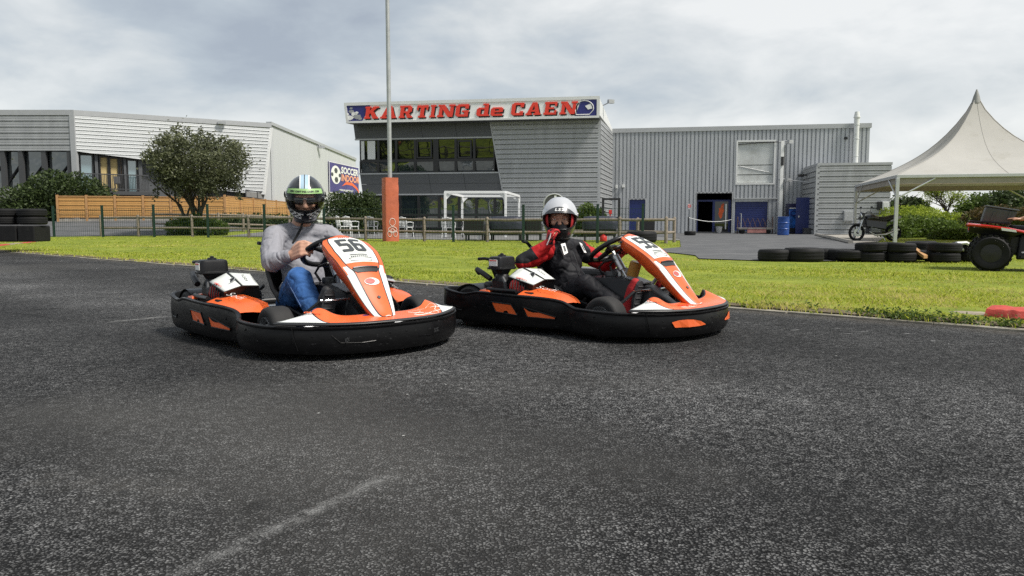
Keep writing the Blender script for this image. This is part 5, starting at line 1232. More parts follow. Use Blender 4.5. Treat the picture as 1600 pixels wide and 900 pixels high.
# ------------------------------------------------------------------ go-karts (local x forward, y left, z up)
RIM = [(-.85, -.30, .05, .245), (-.855, -.46, .05, .25), (-.84, -.585, .05, .258), (-.78, -.645, .05, .252), (-.70, -.66, .045, .24), (-.58, -.665, .045, .232),
       (-.46, -.665, .045, .25), (-.30, -.66, .045, .247), (-.10, -.645, .045, .243), (.06, -.615, .045, .238), (.17, -.592, .045, .225),
       (.235, -.597, .043, .205), (.30, -.622, .042, .193), (.40, -.635, .04, .19), (.52, -.618, .04, .186), (.62, -.575, .04, .182), (.715, -.500, .04, .180),
       (.79, -.405, .035, .178), (.848, -.30, .035, .177), (.890, -.17, .035, .177), (.908, 0, .035, .178)]
DENSE = None
def rim_dense():
    global DENSE
    P = catmull([V((a, b, c)) for a, b, c, d in RIM], 6); Q = catmull([V((d, 0, 0)) for a, b, c, d in RIM], 6)
    DENSE = [(p.x, p.y, p.z, q.x) for p, q in zip(P, Q)]
rim_dense()
def side_y(x):       # y of the outer skin on the right flank at x
    best = min(DENSE[12:], key=lambda r: abs(r[0]-x)); return best[1]
def wall_strip(st, mb, thick=.03):
    rows = []; n = len(st)
    for i, (x, y, zb, zt) in enumerate(st):
        a = st[max(0, i-1)]; b = st[min(n-1, i+1)]
        d = V((b[0]-a[0], b[1]-a[1], 0)).normalized(); o = V((d.y, -d.x, 0))          # outward for right side, rear to front
        p = V((x, y, 0)); h = zt-zb
        prof = [(-.030, zb), (-.012, zb), (-.004, zb+.015), (.004, zb+.3*h), (.006, zb+.6*h), (.002, zt-.03), (.0, zt-.018), (.006, zt-.012), (.006, zt-.004), (0, zt), (-.012, zt+.001), (-.020, zt-.004), (-.022, zt-.014), (-.026, zt-.04), (-.030, zb+.4*h)]
        rows.append([p+o*u+V((0, 0, z)) for u, z in prof])
    mb.grid(rows, closed=True); m = 15; k = len(mb.v)-n*m
    mb.f += [[k+i for i in range(m)], [k+(n-1)*m+i for i in range(m)]]; mb.m += [0, 0]
mir = lambda st: [(x, -y, a, b) for x, y, a, b in st][::-1]
SEAM = min(range(len(DENSE)), key=lambda i: (DENSE[i][0]-.715)**2+(DENSE[i][1]+.5)**2)
ENDR = 6
DIG = {'5': [[(0, 1), (.62, 1), (.62, .82), (.2, .82), (.2, .62), (.52, .62), (.62, .52), (.62, .1), (.52, 0), (0, 0), (0, .18), (.42, .18), (.42, .44), (0, .44)]],
       '6': [[(.1, 1), (.62, 1), (.62, .82), (.2, .82), (.2, .62), (.2, .44), (.2, .18), (.2, 0), (.1, 0), (0, .1), (0, .9)], [(.2, .62), (.52, .62), (.62, .52), (.62, .1), (.52, 0), (.2, 0), (.2, .18), (.42, .18), (.42, .44), (.2, .44)]]}
SP_ = catmull([V((.285, 0, .628)), V((.36, 0, .598)), V((.45, 0, .552)), V((.53, 0, .497)), V((.60, 0, .428)), V((.67, 0, .345)), V((.74, 0, .268)), V((.79, 0, .220)), V((.815, 0, .208))], 5)
def spine(t):        # t in 0..1 along the fairing
    f_ = t*(len(SP_)-1); i = min(int(f_), len(SP_)-2); a = f_-i; p = SP_[i]*(1-a)+SP_[i+1]*a; d = (SP_[i+1]-SP_[i]).normalized()
    return p, d, V((-d.z, 0, d.x)) if d.x > 0 else V((d.z, 0, -d.x))
def lerp_tab(tab, t):
    for (a, *x), (b, *y) in zip(tab[:-1], tab[1:]):
        if t <= b: k = (t-a)/(b-a); return [u*(1-k)+v*k for u, v in zip(x, y)]
    return tab[-1][1:]
# t, half width of centre field, of outer edge, skirt drop
FW = [(0, .060, .078, .040), (.05, .092, .122, .05), (.12, .108, .145, .06), (.25, .117, .152, .065), (.38, .106, .138, .07), (.44, .092, .130, .075), (.48, .072, .122, .07), (.60, .062, .108, .055), (.75, .050, .084, .040), (.88, .036, .062, .03), (.96, .024, .044, .02), (1, .012, .026, .01)]
def fairing_pt(t, y, lift=0.0):
    p, d, n = spine(t); a, b, s_ = lerp_tab(FW, t); k = y/max(b, 1e-4)
    return p+V((0, y, 0))+n*(lift-.022*k*k)
def wheel(root, x, y, r, w, side):
    c = V((x, y, r))
    ty = MB().lathe([(r*.56, -w*.44), (r*.62, -w*.5), (r*.84, -w*.52), (r*.95, -w*.45), (r, -w*.3), (r*1.003, 0), (r, w*.3), (r*.95, w*.45), (r*.84, w*.52), (r*.62, w*.5), (r*.56, w*.44), (r*.54, 0)], c, (0, 1, 0), n=36, closed=True).build('tyre', MAT['rubber'], root, smooth=40)
    rm = MB().lathe([(r*.05, .0), (r*.20, .01), (r*.34, -.012), (r*.50, -.004), (r*.53, .012), (r*.57, .014), (r*.57, .002), (r*.5, -.03), (r*.05, -.035)], c+V((0, side*(w*.44), 0)), (0, side, 0), n=28, closed=True).build('wheel_rim', MAT['steel'], root, smooth=40)
    mb = MB()
    for k in range(5):
        t = k*2*math.pi/5; mb.cyl(c+V((r*.34*math.cos(t), side*w*.42, r*.34*math.sin(t))), c+V((r*.34*math.cos(t), side*w*.50, r*.34*math.sin(t))), .007, n=6)
    o = mb.build('wheel_nuts', MAT['black_metal'], rm); o['kind'] = 'stuff'
def nose_paint():
    m = MAT['orange'].copy(); m.name = 'nose_paint'; N = m.node_tree.nodes; L = m.node_tree.links; b = N['Principled BSDF']
    at_ = N.new('ShaderNodeAttribute'); at_.attribute_name = 'zone'; src = b.inputs['Base Color'].links[0].from_socket
    for th, c in ((.5, (.015, .015, .016, 1)), (.525, (.72, .74, .71, 1))):
        g = N.new('ShaderNodeMath'); g.operation = 'GREATER_THAN'; g.inputs[1].default_value = th; L.new(at_.outputs['Fac'], g.inputs[0])
        x = N.new('ShaderNodeMix'); x.data_type = 'RGBA'; L.new(g.outputs[0], x.inputs[0]); L.new(src, x.inputs[6]); x.inputs[7].default_value = c; src = x.outputs[2]
    L.new(src, b.inputs['Base Color']); MAT['nose_paint'] = m
nose_paint()
def kart(num, loc, head, label, second):
    K = thing('go_kart', label, 'go-kart', (*loc, 0), head, 'orange and white rental karts side by side', world=False)
    bum, blk = MAT['bumper'], MAT['black_plastic']
    R_ = DENSE[ENDR:SEAM+1]; F = DENSE[SEAM:]
    for st, nm in ((R_, 'side_bumper'), (mir(R_), 'side_bumper')):
        mb = MB(); wall_strip(st, mb); mb.build(nm, bum, K, smooth=45)
    g = .004
    mb = MB(); fr_ = F+mir(F)[1:]
    wall_strip(fr_, mb); fb_ = mb.build('front_bumper', bum, K, smooth=45)
    mb = MB(); rr = DENSE[:ENDR+1]; wall_strip(mir(rr)[:-1]+[(-.85, 0, .05, .24)]+rr[1:] if False else rr, mb); mb.build('rear_bumper', bum, K, smooth=45)
    mb = MB(); wall_strip(mir(rr), mb); mb.build('rear_bumper', bum, K, smooth=45)
    MB().tube([(-.85, -.30, .15), (-.86, 0, .15), (-.85, .30, .15)], .025, 8).build('rear_bar', MAT['black_metal'], K, smooth=50)
    # the outline strap standing at each seam
    for s_ in (-1, 1):
        x, y, zb, zt = DENSE[SEAM]; x2, y2 = DENSE[SEAM+1][:2]; d = V((x2-x, (y2-y), 0)).normalized(); o = V((d.y, -d.x, 0))
        pts = [V((x, y, 0))+o*.006+V((0, 0, zt+.002)), V((x, y, 0))+o*.012+d*.012+V((0, 0, zt-.06)), V((x, y, 0))+o*.004+d*.03+V((0, 0, zb+.02))]
        MB().tube([V((p.x, -s_*p.y, p.z)) for p in pts], .0022, 5).build('seam_strip', bum, K)
    # recessed orange inserts on the flanks, each in a raised black frame
    for sd in (-1, 1):
        for poly in ([(-.325, .183), (-.175, .178), (-.125, .118), (-.19, .124), (-.205, .140), (-.225, .138), (-.235, .126), (-.29, .128)], [(-.075, .166), (.140, .122), (.135, .108), (-.045, .112)]):
            P3 = [V((x, -sd*(side_y(x)-.007), z)) if sd < 0 else V((x, -(side_y(x)-.007), z)) for x, z in poly]
            P3 = [V((x, sd*abs(side_y(x)-.007), z)) for x, z in poly]
            MB().prism(P3, V((0, -sd*.008, 0))).build('side_insert', MAT['orange'], K)
            cx0 = sum(p.x for p in P3)/len(P3); cz0 = sum(p.z for p in P3)/len(P3)
            rim = [V((cx0+(p.x-cx0)*1.07, p.y, cz0+(p.z-cz0)*1.12)) for p in (P3 if len(P3) == 4 else P3[:3]+[P3[-1]])]
            MB().tube(rim, .0045, 5, closed=True).build('insert_frame', bum, K)
        # little pressed step and bolts
        pts = [(-.70, .145), (-.675, .118), (-.60, .114), (-.585, .136)]
        MB().tube([V((x, sd*abs(side_y(x)-.006), z)) for x, z in pts], .004, 5).build('pressed_step', bum, K)
        for x, z in ((-.40, .16), (-.36, .10), (.05, .10), (.10, .17), (.55, .10), (.45, .15)):
            MB().lathe([(.007, 0), (.007, .003), (.004, .004)], V((x, sd*abs(side_y(x)-.004), z)), (0, sd, 0), n=8).build('bolt', bum, K)
    # front bumper pressed badges / insert
    def front_pt(s_, z, o=.008):     # s_: signed y on the nose
        best = min(F, key=lambda r: abs(r[1]+abs(s_))); x = best[0]
        nx, ny = V((x-.35, s_*1.0, 0)).normalized().xy
        return V((x+nx*o, s_+ny*o, z))
    for sd in (-1, 1):
        if second:
            top_ = [(.375, .126), (.33, .135), (.28, .137), (.23, .133), (.18, .122), (.135, .102)]; bot_ = [(.355, .094), (.31, .093), (.27, .092), (.22, .092), (.17, .093), (.13, .096)]
            MB().grid([[front_pt(sd*a, z, .010) for a, z in top_], [front_pt(sd*a, z, .010) for a, z in bot_]]).build('front_insert', MAT['orange'], fb_)
        else:
            mb = MB().tube([front_pt(sd*a, z, .007) for a, z in ((.34, .135), (.30, .096), (.20, .092), (.13, .097))], .0018, 5)
            mb.build('pressed_line', bum, fb_)
            text_mb('SODI', front_pt(sd*.265, .112, .009), V((.55, -sd*-.83, 0)) if sd < 0 else V((-.55, .83, 0)), (0, 0, 1), .03, .0, 0, 1.1).build('pressed_name', MAT['dark_grey'], fb_, fix=False)
        for a, z in ((.42, .13), (.42, .09), (.05, .13)): MB().lathe([(.007, 0), (.007, .003), (.004, .004)], front_pt(sd*a, z, .003), (.7, sd*a, 0), n=8).build('bolt', bum, fb_)
    # ---- frame, and floor tray widened to block light from the ground below
    pan = [(x, y*.965) for x, y, _, _ in DENSE[::3]]; pan = pan+[(x, -y) for x, y in pan[::-1][1:]]
    MB().prism([V((x*.97, y, .050)) for x, y in pan], V((0, 0, .008))).build('shading_tray', MAT['black_metal'], K)
    for sd in (-1, 1):
        MB().tube([(-.80, sd*.33, .075), (-.3, sd*.33, .075), (.25, sd*.30, .075), (.60, sd*.20, .075), (.80, sd*.17, .08)], .017, 8).build('frame_tube', MAT['black_metal'], K, smooth=50)
        MB().tube([(-.35, sd*.33, .08), (-.30, sd*.58, .12), (.05, sd*.55, .12), (.12, sd*.30, .08)], .014, 8).build('side_bar', MAT['black_metal'], K, smooth=50)
        # stub axle and arm
        MB().tube([(.40, sd*.28, .10), (.41, sd*.44, .125)], .02, 8).build('stub_axle', MAT['steel'], K)
        MB().tube([(.55, sd*.05, .17), (.47, sd*.36, .13)], .008, 6).build('track_rod', MAT['steel'], K)
    MB().tube([(-.50, -.55, .14), (-.50, .55, .14)], .02, 8).build('rear_axle', MAT['steel'], K)
    for sd in (-1, 1):
        w1 = empty('front_wheel', (0, 0, 0), 0, False); w1.parent = K; wheel(w1, .405, sd*.45, .127, .125, sd)
        w2 = empty('rear_wheel', (0, 0, 0), 0, False); w2.parent = K; wheel(w2, -.575, sd*.53, .14, .19, sd)
        # rear mudguard arc
        rows = []
        for k in range(11):
            t = R(15+15*k); rows.append([V((-.575+.168*math.cos(t), sd*y, .14+.150*math.sin(t))) for y in (.43, .47, .59, .62)])
        MB().grid(rows).build('mudguard', blk, K, smooth=60)
    # ---- side pod covers
    for sd in (-1, 1):
        rows = []
        for x, yo, yi, zo, zi in ((-.135, .642, .52, .247, .276), (-.06, .632, .45, .246, .283), (.02, .615, .40, .242, .262), (.09, .600, .37, .236, .240), (.15, .585, .38, .225, .215), (.20, .575, .42, .212, .196)):
            rows.append([V((x, sd*(yo*(1-k)+yi*k), (zo-.004)*(1-k)+zi*k+.006*math.sin(math.pi*k))) for k in (0, .04, .2, .5, .8, 1)])
        pc = MB().grid(rows, mfun=lambda i, j: 1 if j == 0 else 0).build('pod_cover', [MAT['orange'], MAT['black_line']], K, smooth=50)
        MB().grid([rows_i[-2:]+[V((rows_i[-1].x, rows_i[-1].y-sd*.01, .07))] for rows_i in rows]).build('pod_skirt', blk, pc, smooth=30)
        # script lettering on the cover
        a, b = V((-.05, sd*.545, .287)), V((.10, sd*.50, .262)); xd = (b-a).normalized() if sd < 0 else (a-b).normalized()
        yd = V((0, -sd, .30)); yd = (yd-xd*yd.dot(xd)).normalized()
        text_mb('Sodi', (a+b)/2+V((-.02, 0, .010)), xd, yd, .058, -.0012, .35, 1.35).build('lettering', MAT['print_white'], pc, fix=False)
        # rear little cover
        MB().hexa([V((-.47, sd*.645, .243)), V((-.37, sd*.645, .243)), V((-.39, sd*.55, .243)), V((-.45, sd*.55, .243))], [V((-.46, sd*.638, .256)), V((-.385, sd*.638, .256)), V((-.40, sd*.56, .272)), V((-.44, sd*.56, .272))]).build('rear_cover', MAT['orange'], K)
        MB().box((-.30, sd*.56, .175), (.52, .10, .17)).build('pod_box', blk, K, bevel=.02)
        MB().tube([(-.42, sd*.61, .262), (-.30, sd*.625, .262), (-.16, sd*.62, .262)], .014, 8).build('pod_rail', blk, K, smooth=50)
    # ---- engine (right) and battery / tank box (left)
    en = MB().box((-.27, -.43, .20), (.30, .24, .20)).build('engine', MAT['black_metal'], K, bevel=.02)
    for i in range(7): MB().box((-.27, -.435, .135+.022*i), (.318, .256, .007)).build('cooling_fin', MAT['dark_grey'], en)
    # recoil starter: red ribbed bell facing outward
    sc0 = V((-.195, -.555, .285)); sax = V((.42, -.90, .12)).normalized(); sa, sb_, _ = basis(sax)
    st = MB().lathe([(.062, -.03), (.064, .0), (.058, .012), (.03, .020), (.02, .014)], sc0, tuple(sax), n=24).build('recoil_starter', MAT['red'], en, smooth=40)
    for k in range(6):
        q_ = -.045+.018*k; hw = math.sqrt(max(0, .055**2-q_**2))
        MB().tube([sc0+sax*.018+sa*q_-sb_*hw, sc0+sax*.026+sa*q_, sc0+sax*.018+sa*q_+sb_*hw], .004, 4).build('starter_slot', MAT['black_line'], st)
    # white cowl: ramp outside, hood inside, crease between
    ca, cb_, cc_, cd_, ce, cf = V((-.262, -.580, .350)), V((-.074, -.556, .302)), V((-.058, -.458, .334)), V((-.218, -.485, .405)), V((-.158, -.372, .396)), V((-.046, -.362, .330))
    cg, ch_ = V((-.300, -.455, .388)), V((-.240, -.36, .378))
    def patch(P_, n=5, crown=.006):
        rows_ = []
        for i in range(n+1):
            a_ = P_[0]*(1-i/n)+P_[3]*(i/n); b_ = P_[1]*(1-i/n)+P_[2]*(i/n)
            rows_.append([a_*(1-j/n)+b_*(j/n)+V((.5, 0, .8)).normalized()*crown*math.sin(math.pi*i/n)*math.sin(math.pi*j/n) for j in range(n+1)])
        return rows_
    cw = MB().grid(patch([ca, cb_, cc_, cd_])).build('engine_cowl', MAT['kart_white'], K, smooth=40)
    hd = MB().grid(patch([cd_, cc_, cf, ce], 5, .012)).grid(patch([cg, cd_, ce, ch_], 3, .003)).grid(patch([cg, ca, cd_, cd_], 2, 0)).build('cowl_hood', MAT['kart_white'], cw, smooth=40)
    for o_ in (cw, hd):
        so = o_.modifiers.new('s', 'SOLIDIFY'); so.thickness = .006; so.offset = -1
    dn_ = V((-.03, .02, -.075))
    MB().grid([[ca, cb_, cc_, cf], [p_+dn_ for p_ in (ca, cb_, cc_, cf)]]).grid([[cg, ca], [cg+dn_, ca+dn_]]).build('cowl_skirt', MAT['black_plastic'], cw, smooth=30)
    MB().tube([cd_+V((0, 0, .003)), (cd_+cc_)/2+V((.003, 0, .006)), cc_+V((.002, 0, .002))], .0035, 5).build('cowl_seam', MAT['black_line'], cw)
    MB().tube([ca, cb_, cc_, cf], .004, 5).build('cowl_edge', MAT['black_line'], cw)
    rn = ((cb_-ca).cross(cd_-ca)).normalized(); rn = rn if rn.z > 0 else -rn
    hp = V((-.139, -.495, .353)); ax_ = (cd_-ca).normalized()*.2+(cc_-cd_).normalized()*.2+V((0, .3, .1)); a_ = (V((0, .6, .25))-rn*V((0, .6, .25)).dot(rn)).normalized(); b_ = rn.cross(a_)
    MB().prism([hp+rn*.004+a_*(.034*math.cos(t))+b_*(.018*math.sin(t)) for t in [R(i*20) for i in range(18)]], rn*.002).build('cowl_hole', MAT['black_line'], cw)
    MB().tube([hp+rn*.006+a_*(.035*math.cos(t))+b_*(.019*math.sin(t)) for t in [R(i*20) for i in range(18)]], .003, 4, closed=True).build('hole_rim', MAT['grey_plastic'], cw)
    hn = ((cc_-cd_).cross(ce-cd_)).normalized(); hn = hn if hn.z > 0 else -hn; xd_ = (cf-ce).normalized()
    text_mb('SODI', (cd_+cc_+ce+cf)/4+hn*.013, xd_, hn.cross(xd_), .024, 0, 0, 1.3).build('lettering', MAT['print_dark'], cw, fix=False)
    xd_ = (cb_-ca).normalized(); text_mb('sodikart', ca*.55+cb_*.45+(cd_-ca)*.16+rn*.006, xd_, rn.cross(xd_), .02, 0, .2, 1.3).build('lettering', MAT['print_red'], cw, fix=False)
    # air box
    ab = MB(); bx_ = (-.372, -.52)
    rows = []
    for z, k in ((.392, 1.0), (.396, 1.10), (.404, 1.10), (.408, 1.0), (.462, .97), (.474, .90), (.478, .75)):
        rows.append([V((bx_[0]+.058*k*math.copysign(abs(math.cos(t))**.35, math.cos(t)), bx_[1]+.085*k*math.copysign(abs(math.sin(t))**.35, math.sin(t)), z)) for t in [R(i*15) for i in range(24)]])
    ab.grid(rows, closed=True); ab.f += [list(range(24)), [6*24+i for i in range(24)]]; ab.m += [0, 0]
    box = ab.build('air_box', blk, K, smooth=40)
    MB().lathe([(.028, 0), (.026, .010), (.012, .013), (.012, .02), (.006, .022)], (bx_[0], bx_[1], .477), n=14).build('wing_nut', blk, box, smooth=40)
    MB().box((bx_[0], bx_[1]-.0865, .438), (.07, .003, .042)).build('sticker', MAT['print_white'], box)
    MB().box((bx_[0], bx_[1]-.0885, .452), (.06, .002, .006)).build('sticker_print', MAT['print_red'], box)
    MB().lathe([(.05, .30), (.055, .33), (.04, .36), (.06, .392)], (bx_[0]+.005, bx_[1], 0), n=16).build('air_neck', MAT['black_metal'], K, smooth=40)
    MB().box((-.36, -.50, .27), (.13, .15, .13)).build('carburettor', MAT['black_metal'], K, bevel=.02)
    MB().tube([(-.33, -.56, .34), (-.30, -.57, .31), (-.29, -.57, .26)], .012, 6).build('fuel_hose', MAT['dark_grey'], K)
    MB().tube([(-.42, -.565, .455), (-.47, -.58, .462), (-.53, -.58, .458)], .010, 8).build('choke_lever', blk, K, smooth=50)
    MB().tube([(-.43, -.52, .44), (-.50, -.50, .452), (-.505, -.47, .40), (-.46, -.46, .30)], .013, 8).build('air_pipe', blk, K, smooth=50)
    MB().tube([(-.40, -.60, .33), (-.46, -.60, .36), (-.535, -.585, .385), (-.535, -.56, .36)], .019, 8).build('exhaust_pipe', MAT['black_metal'], K, smooth=50)
    MB().lathe([(.02, -.12), (.055, -.11), (.055, .11), (.02, .12)], (-.47, -.42, .25), (.3, 1, 0), n=16).build('silencer', MAT['black_metal'], K, smooth=40)
    MB().box((-.22, .46, .27), (.34, .22, .16)).build('battery_box', blk, K, bevel=.03)
    lt = MB().hexa([V((-.42, .37, .345)), V((-.05, .37, .345)), V((-.03, .58, .30)), V((-.44, .58, .30))], [V((-.40, .38, .372)), V((-.08, .38, .372)), V((-.06, .56, .33)), V((-.42, .56, .33))]).build('left_cowl', MAT['grey_plastic'], K, bevel=.015)
    MB().hexa([V((-.30, .40, .366)), V((-.10, .40, .366)), V((-.10, .52, .34)), V((-.30, .52, .34))], [V((-.30, .40, .376)), V((-.10, .40, .376)), V((-.10, .52, .352)), V((-.30, .52, .352))]).build('cowl_label', MAT['kart_white'], lt)
    # ---- seat shell
    rows = []
    for x, z, w, up in ((.10, .115, .15, .03), (0, .09, .18, .08), (-.12, .08, .19, .13), (-.24, .09, .195, .17), (-.31, .14, .20, .19), (-.355, .24, .205, .14), (-.39, .36, .20, .09), (-.42, .47, .185, .05), (-.43, .52, .15, .015)):
        nrm = V((.3, 0, 1)).normalized() if z < .13 else V((1, 0, .35)).normalized()
        rows.append([V((x, w*k, z))+nrm*(up*abs(k)**2.5) for k in (-1.06, -1, -.85, -.6, -.3, 0, .3, .6, .85, 1, 1.06)])
    se = MB().grid(rows).build('seat', blk, K, smooth=60); so = se.modifiers.new('s', 'SOLIDIFY'); so.thickness = .012
    MB().tube([rows[i][0] for i in range(9)]+[rows[8][5]]+[rows[i][10] for i in range(8, -1, -1)], .011, 6).build('seat_edge', blk, se, smooth=50)
    for sd in (-1, 1): MB().tube([(-.38, sd*.20, .30), (-.50, sd*.26, .20), (-.52, sd*.30, .10)], .011, 6).build('seat_stay', MAT['black_metal'], K)
    MB().tube([(-.44, -.10, .50), (-.47, -.14, .56), (-.46, -.20, .57)], .012, 6).build('back_pad_bracket', blk, K)
    # ---- central tank cover between the legs
    rows = []
    for x, w, z in ((.07, .10, .30), (.085, .125, .345), (.25, .135, .348), (.36, .115, .332), (.46, .085, .295), (.58, .07, .22), (.66, .06, .17)):
        rows.append([V((x-.02, -w*1.25, .07)), V((x, -w*1.05, z-.06)), V((x, -w*.86, z-.008)), V((x, -w*.5, z)), V((x, w*.5, z)), V((x, w*.86, z-.008)), V((x, w*1.05, z-.06)), V((x-.02, w*1.25, .07))])
    mb = MB().grid(rows); mb.f += [list(range(8)), [48+i for i in range(8)]]; mb.m += [0, 0]
    tk = mb.build('tank_cover', blk, K, smooth=35)
    MB().lathe([(.038, 0), (.040, .02), (.034, .03), (.012, .032)], (.16, -.02, .345), n=18).build('filler_cap', MAT['dark_grey'], tk, smooth=40)
    MB().lathe([(.026, 0), (.026, .035), (.02, .04)], (.20, .03, .345), n=14).build('filler_neck', MAT['steel'], tk, smooth=40)
    for sd in (-1, 1):
        MB().hexa([V((.07, sd*.13, .325)), V((.115, sd*.138, .31)), V((.27, sd*.163, .12)), V((.225, sd*.161, .12))], [V((.07, sd*.142, .325)), V((.115, sd*.150, .31)), V((.27, sd*.175, .12)), V((.225, sd*.173, .12))]).build('knee_pad', MAT['grey_plastic'], tk, bevel=.004)
    MB().hexa([V((.30, -.07, .343)), V((.44, -.05, .308)), V((.44, .05, .308)), V((.30, .07, .343))], [V((.30, -.07, .350)), V((.44, -.05, .316)), V((.44, .05, .316)), V((.30, .07, .350))]).build('tank_label', MAT['grey_plastic'], tk)
    MB().tube([(.12, -.05, .35), (.10, -.075, .40), (.14, -.07, .44), (.20, -.05, .46)], .008, 6).build('cable', blk, K, smooth=50)
    MB().tube([(.15, .02, .35), (.12, .03, .41), (.18, .02, .47)], .008, 6).build('cable', blk, K, smooth=50)
    # ---- steering
    col_d = V((-.557, 0, .83)); sc_ = V((.150, 0, .522))
    MB().tube([sc_+col_d*.0, sc_-col_d*.62], .011, 8).build('steering_column', MAT['steel'], K)
    MB().tube([sc_-col_d*.05, sc_-col_d*.16], .026, 12).build('column_bush', MAT['steel'], K, smooth=40)
    if second: MB().lathe([(.035, 0), (.04, .02), (.04, .10), (.03, .11)], sc_-col_d*.22+V((.02, .03, 0)), (.3, 0, .9), n=14).build('fluid_bottle', mat('amber', (.45, .24, .05), .35), K, smooth=40)
    upv = V((.83, 0, .557)); rad = .158; ring_ = []
    for k in range(40):
        t = 2*math.pi*k/40; c, s_ = math.cos(t), math.sin(t)
        rr_ = rad*(1-.14*max(0, -s_)**3)
        ring_.append(sc_+V((0, 1, 0))*rr_*1.04*c+upv*rr_*s_)
    sw = MB().tube(ring_, .0165, 10, closed=True).build('steering_wheel', blk, K, smooth=60)
    for t in (R(25), R(155), R(270)):
        MB().tube([sc_, sc_+V((0, 1, 0))*rad*math.cos(t)+upv*rad*math.sin(t)*(.9 if t > 4 else 1)], [.02, .013], 8).build('spoke', MAT['black_metal'], sw, smooth=50)
    MB().lathe([(.04, -.01), (.045, 0), (.04, .015), (.01, .02)], sc_, tuple(col_d), n=16).build('boss', blk, sw, smooth=40)
    # ---- fairing with number panel
    NT = 41; cols = None; rows = []; lab = []
    for i in range(NT):
        t = i/(NT-1); a, b, s_ = lerp_tab(FW, t); p, d, n = spine(t)
        ys = [0, a*.5, a, a+.007, b-.007 if t > .42 else a+.0075, b, b+.004]
        rowp = [fairing_pt(t, y) for y in ys]
        sk = rowp[-1]-n*s_+V((0, -.012 if t > .3 else -.02, 0)); rowp += [rowp[-1]-n*.012, sk]
        rowm = [V((q.x, -q.y, q.z)) for q in rowp[1:]]
        rows.append(rowm[::-1]+rowp)
    def fm_(i, j):
        t = (i+.5)/(NT-1); c = j-8 if j >= 8 else 7-j      # 0,1 centre | 2 line | 3 stripe | 4 edge | 5 | 6,7 skirt
        if t < .42:
            if c <= 1: return 1 if .045 < t < .405 else 0
            if c == 2: return 2
            return 2 if c == 5 else 0
        if t < .49: return 0 if c <= 1 else (1 if c == 3 else (2 if c in (2, 5) else 0))
        if c <= 1: return 0 if t < .965 else 1
        if c == 2: return 2
        if c in (3, 4): return 1
        return 2 if c == 5 else 0
    fa_ = MB().grid(rows, mfun=fm_).build('front_fairing', [MAT['orange'], MAT['kart_white'], MAT['black_line']], K, smooth=40)
    so = fa_.modifiers.new('s', 'SOLIDIFY'); so.thickness = .004; so.offset = -1
    # air slot, sticker, bolt
    MB().grid([[fairing_pt(t, w_*k/5, .0025) for k in range(-5, 6)] for t, w_ in ((.458, .085), (.475, .078), (.497, .060))]).build('air_slot', MAT['black_line'], fa_)
    MB().tube([fairing_pt(.452, y, .003) for y in (-.075, -.04, 0, .04, .075)], .006, 6).build('slot_lip', MAT['black_line'], fa_, smooth=50)
    mb = MB(); P3 = [fairing_pt(.575+.028*math.sin(t), .046*math.cos(t), .003) for t in [R(i*24) for i in range(15)]]
    mb.add(P3, [tuple(range(15))]); mb.build('sticker', MAT['print_white'], fa_)
    mb = MB(); P3 = [fairing_pt(.572+.020*math.sin(t), -.012+.030*math.cos(t), .0045) for t in [R(i*24) for i in range(15)]]
    mb.add(P3, [tuple(range(15))]); mb.build('sticker_print', MAT['pink_scuff'], fa_)
    bp_ = fairing_pt(.70, 0, .001); MB().lathe([(.010, 0), (.010, .004), (.005, .006)], bp_, tuple(spine(.7)[2]), n=10).build('bolt', MAT['dark_grey'], fa_)
    for sd in (-1, 1):
        p, d, n = spine(.06); MB().lathe([(.010, 0), (.010, .004), (.005, .006)], fairing_pt(.08, sd*.145, -.012), (-.3, sd, .3), n=10).build('bolt', MAT['black_line'], fa_)
    # number digits laid onto the plate
    hgt, wid = .175, .070
    for k, ch in enumerate(num):
        yc = (.042 if k == 0 else -.042)         # first digit at the reader's left = kart's right-hand side
        yc = -.040 if k == 0 else .040
        for poly in DIG[ch]:
            dense = []
            for (x0, y0), (x1, y1) in zip(poly, poly[1:]+poly[:1]):
                for q in range(4): dense.append((x0+(x1-x0)*q/4, y0+(y1-y0)*q/4))
            bm_ = MB(); P3 = [fairing_pt(.280-hgt*y, yc+(x-.31)*wid/.62*1.0, .003) for x, y in dense]
            bm_.add(P3, [tuple(range(len(P3)))]); bm_.build('digit', MAT['print_dark'], fa_, fix=False)
    for r_, (t0, n_, h_) in enumerate(((.315, 13, .010), (.337, 9, .008))):
        mb = MB()
        for k in range(n_):
            y0 = -.055+.11*k/n_; w_ = .11/n_*.72
            mb.add([fairing_pt(t0, y0, .003), fairing_pt(t0, y0+w_, .003), fairing_pt(t0+h_, y0+w_, .003), fairing_pt(t0+h_, y0, .003)], [(0, 1, 2, 3)])
        o = mb.build('small_print', MAT['print_dark'], fa_, fix=False); o['kind'] = 'stuff'
    MB().tube([fairing_pt(a, b, .003) for a, b in ((.355, -.07), (.355, .07), (.385, .065), (.385, -.065))], .0016, 4, closed=True).build('print_box', MAT['print_dark'], fa_)
    mb = MB()
    for k in range(6): mb.add([fairing_pt(.058+.004*math.sin(k*2), -.035+.012*k, .003), fairing_pt(.058, -.027+.012*k, .003), fairing_pt(.072, -.027+.012*k, .003), fairing_pt(.074+.003*math.cos(k), -.035+.012*k, .003)], [(0, 1, 2, 3)])
    o = mb.build('red_script', MAT['print_red'], fa_, fix=False); o['kind'] = 'stuff'
    # fairing stay
    MB().tube([(.47, 0, .31), (.56, 0, .44)], .012, 8).build('fairing_stay', MAT['steel'], K)
    # ---- nose panel over the front bumper
    NK = (.2, .32, .45, .58, .72, .85); rows = []; inner = []
    half = [r for r in DENSE if r[0] > .63 and r[1] < 0 or r is DENSE[-1]]
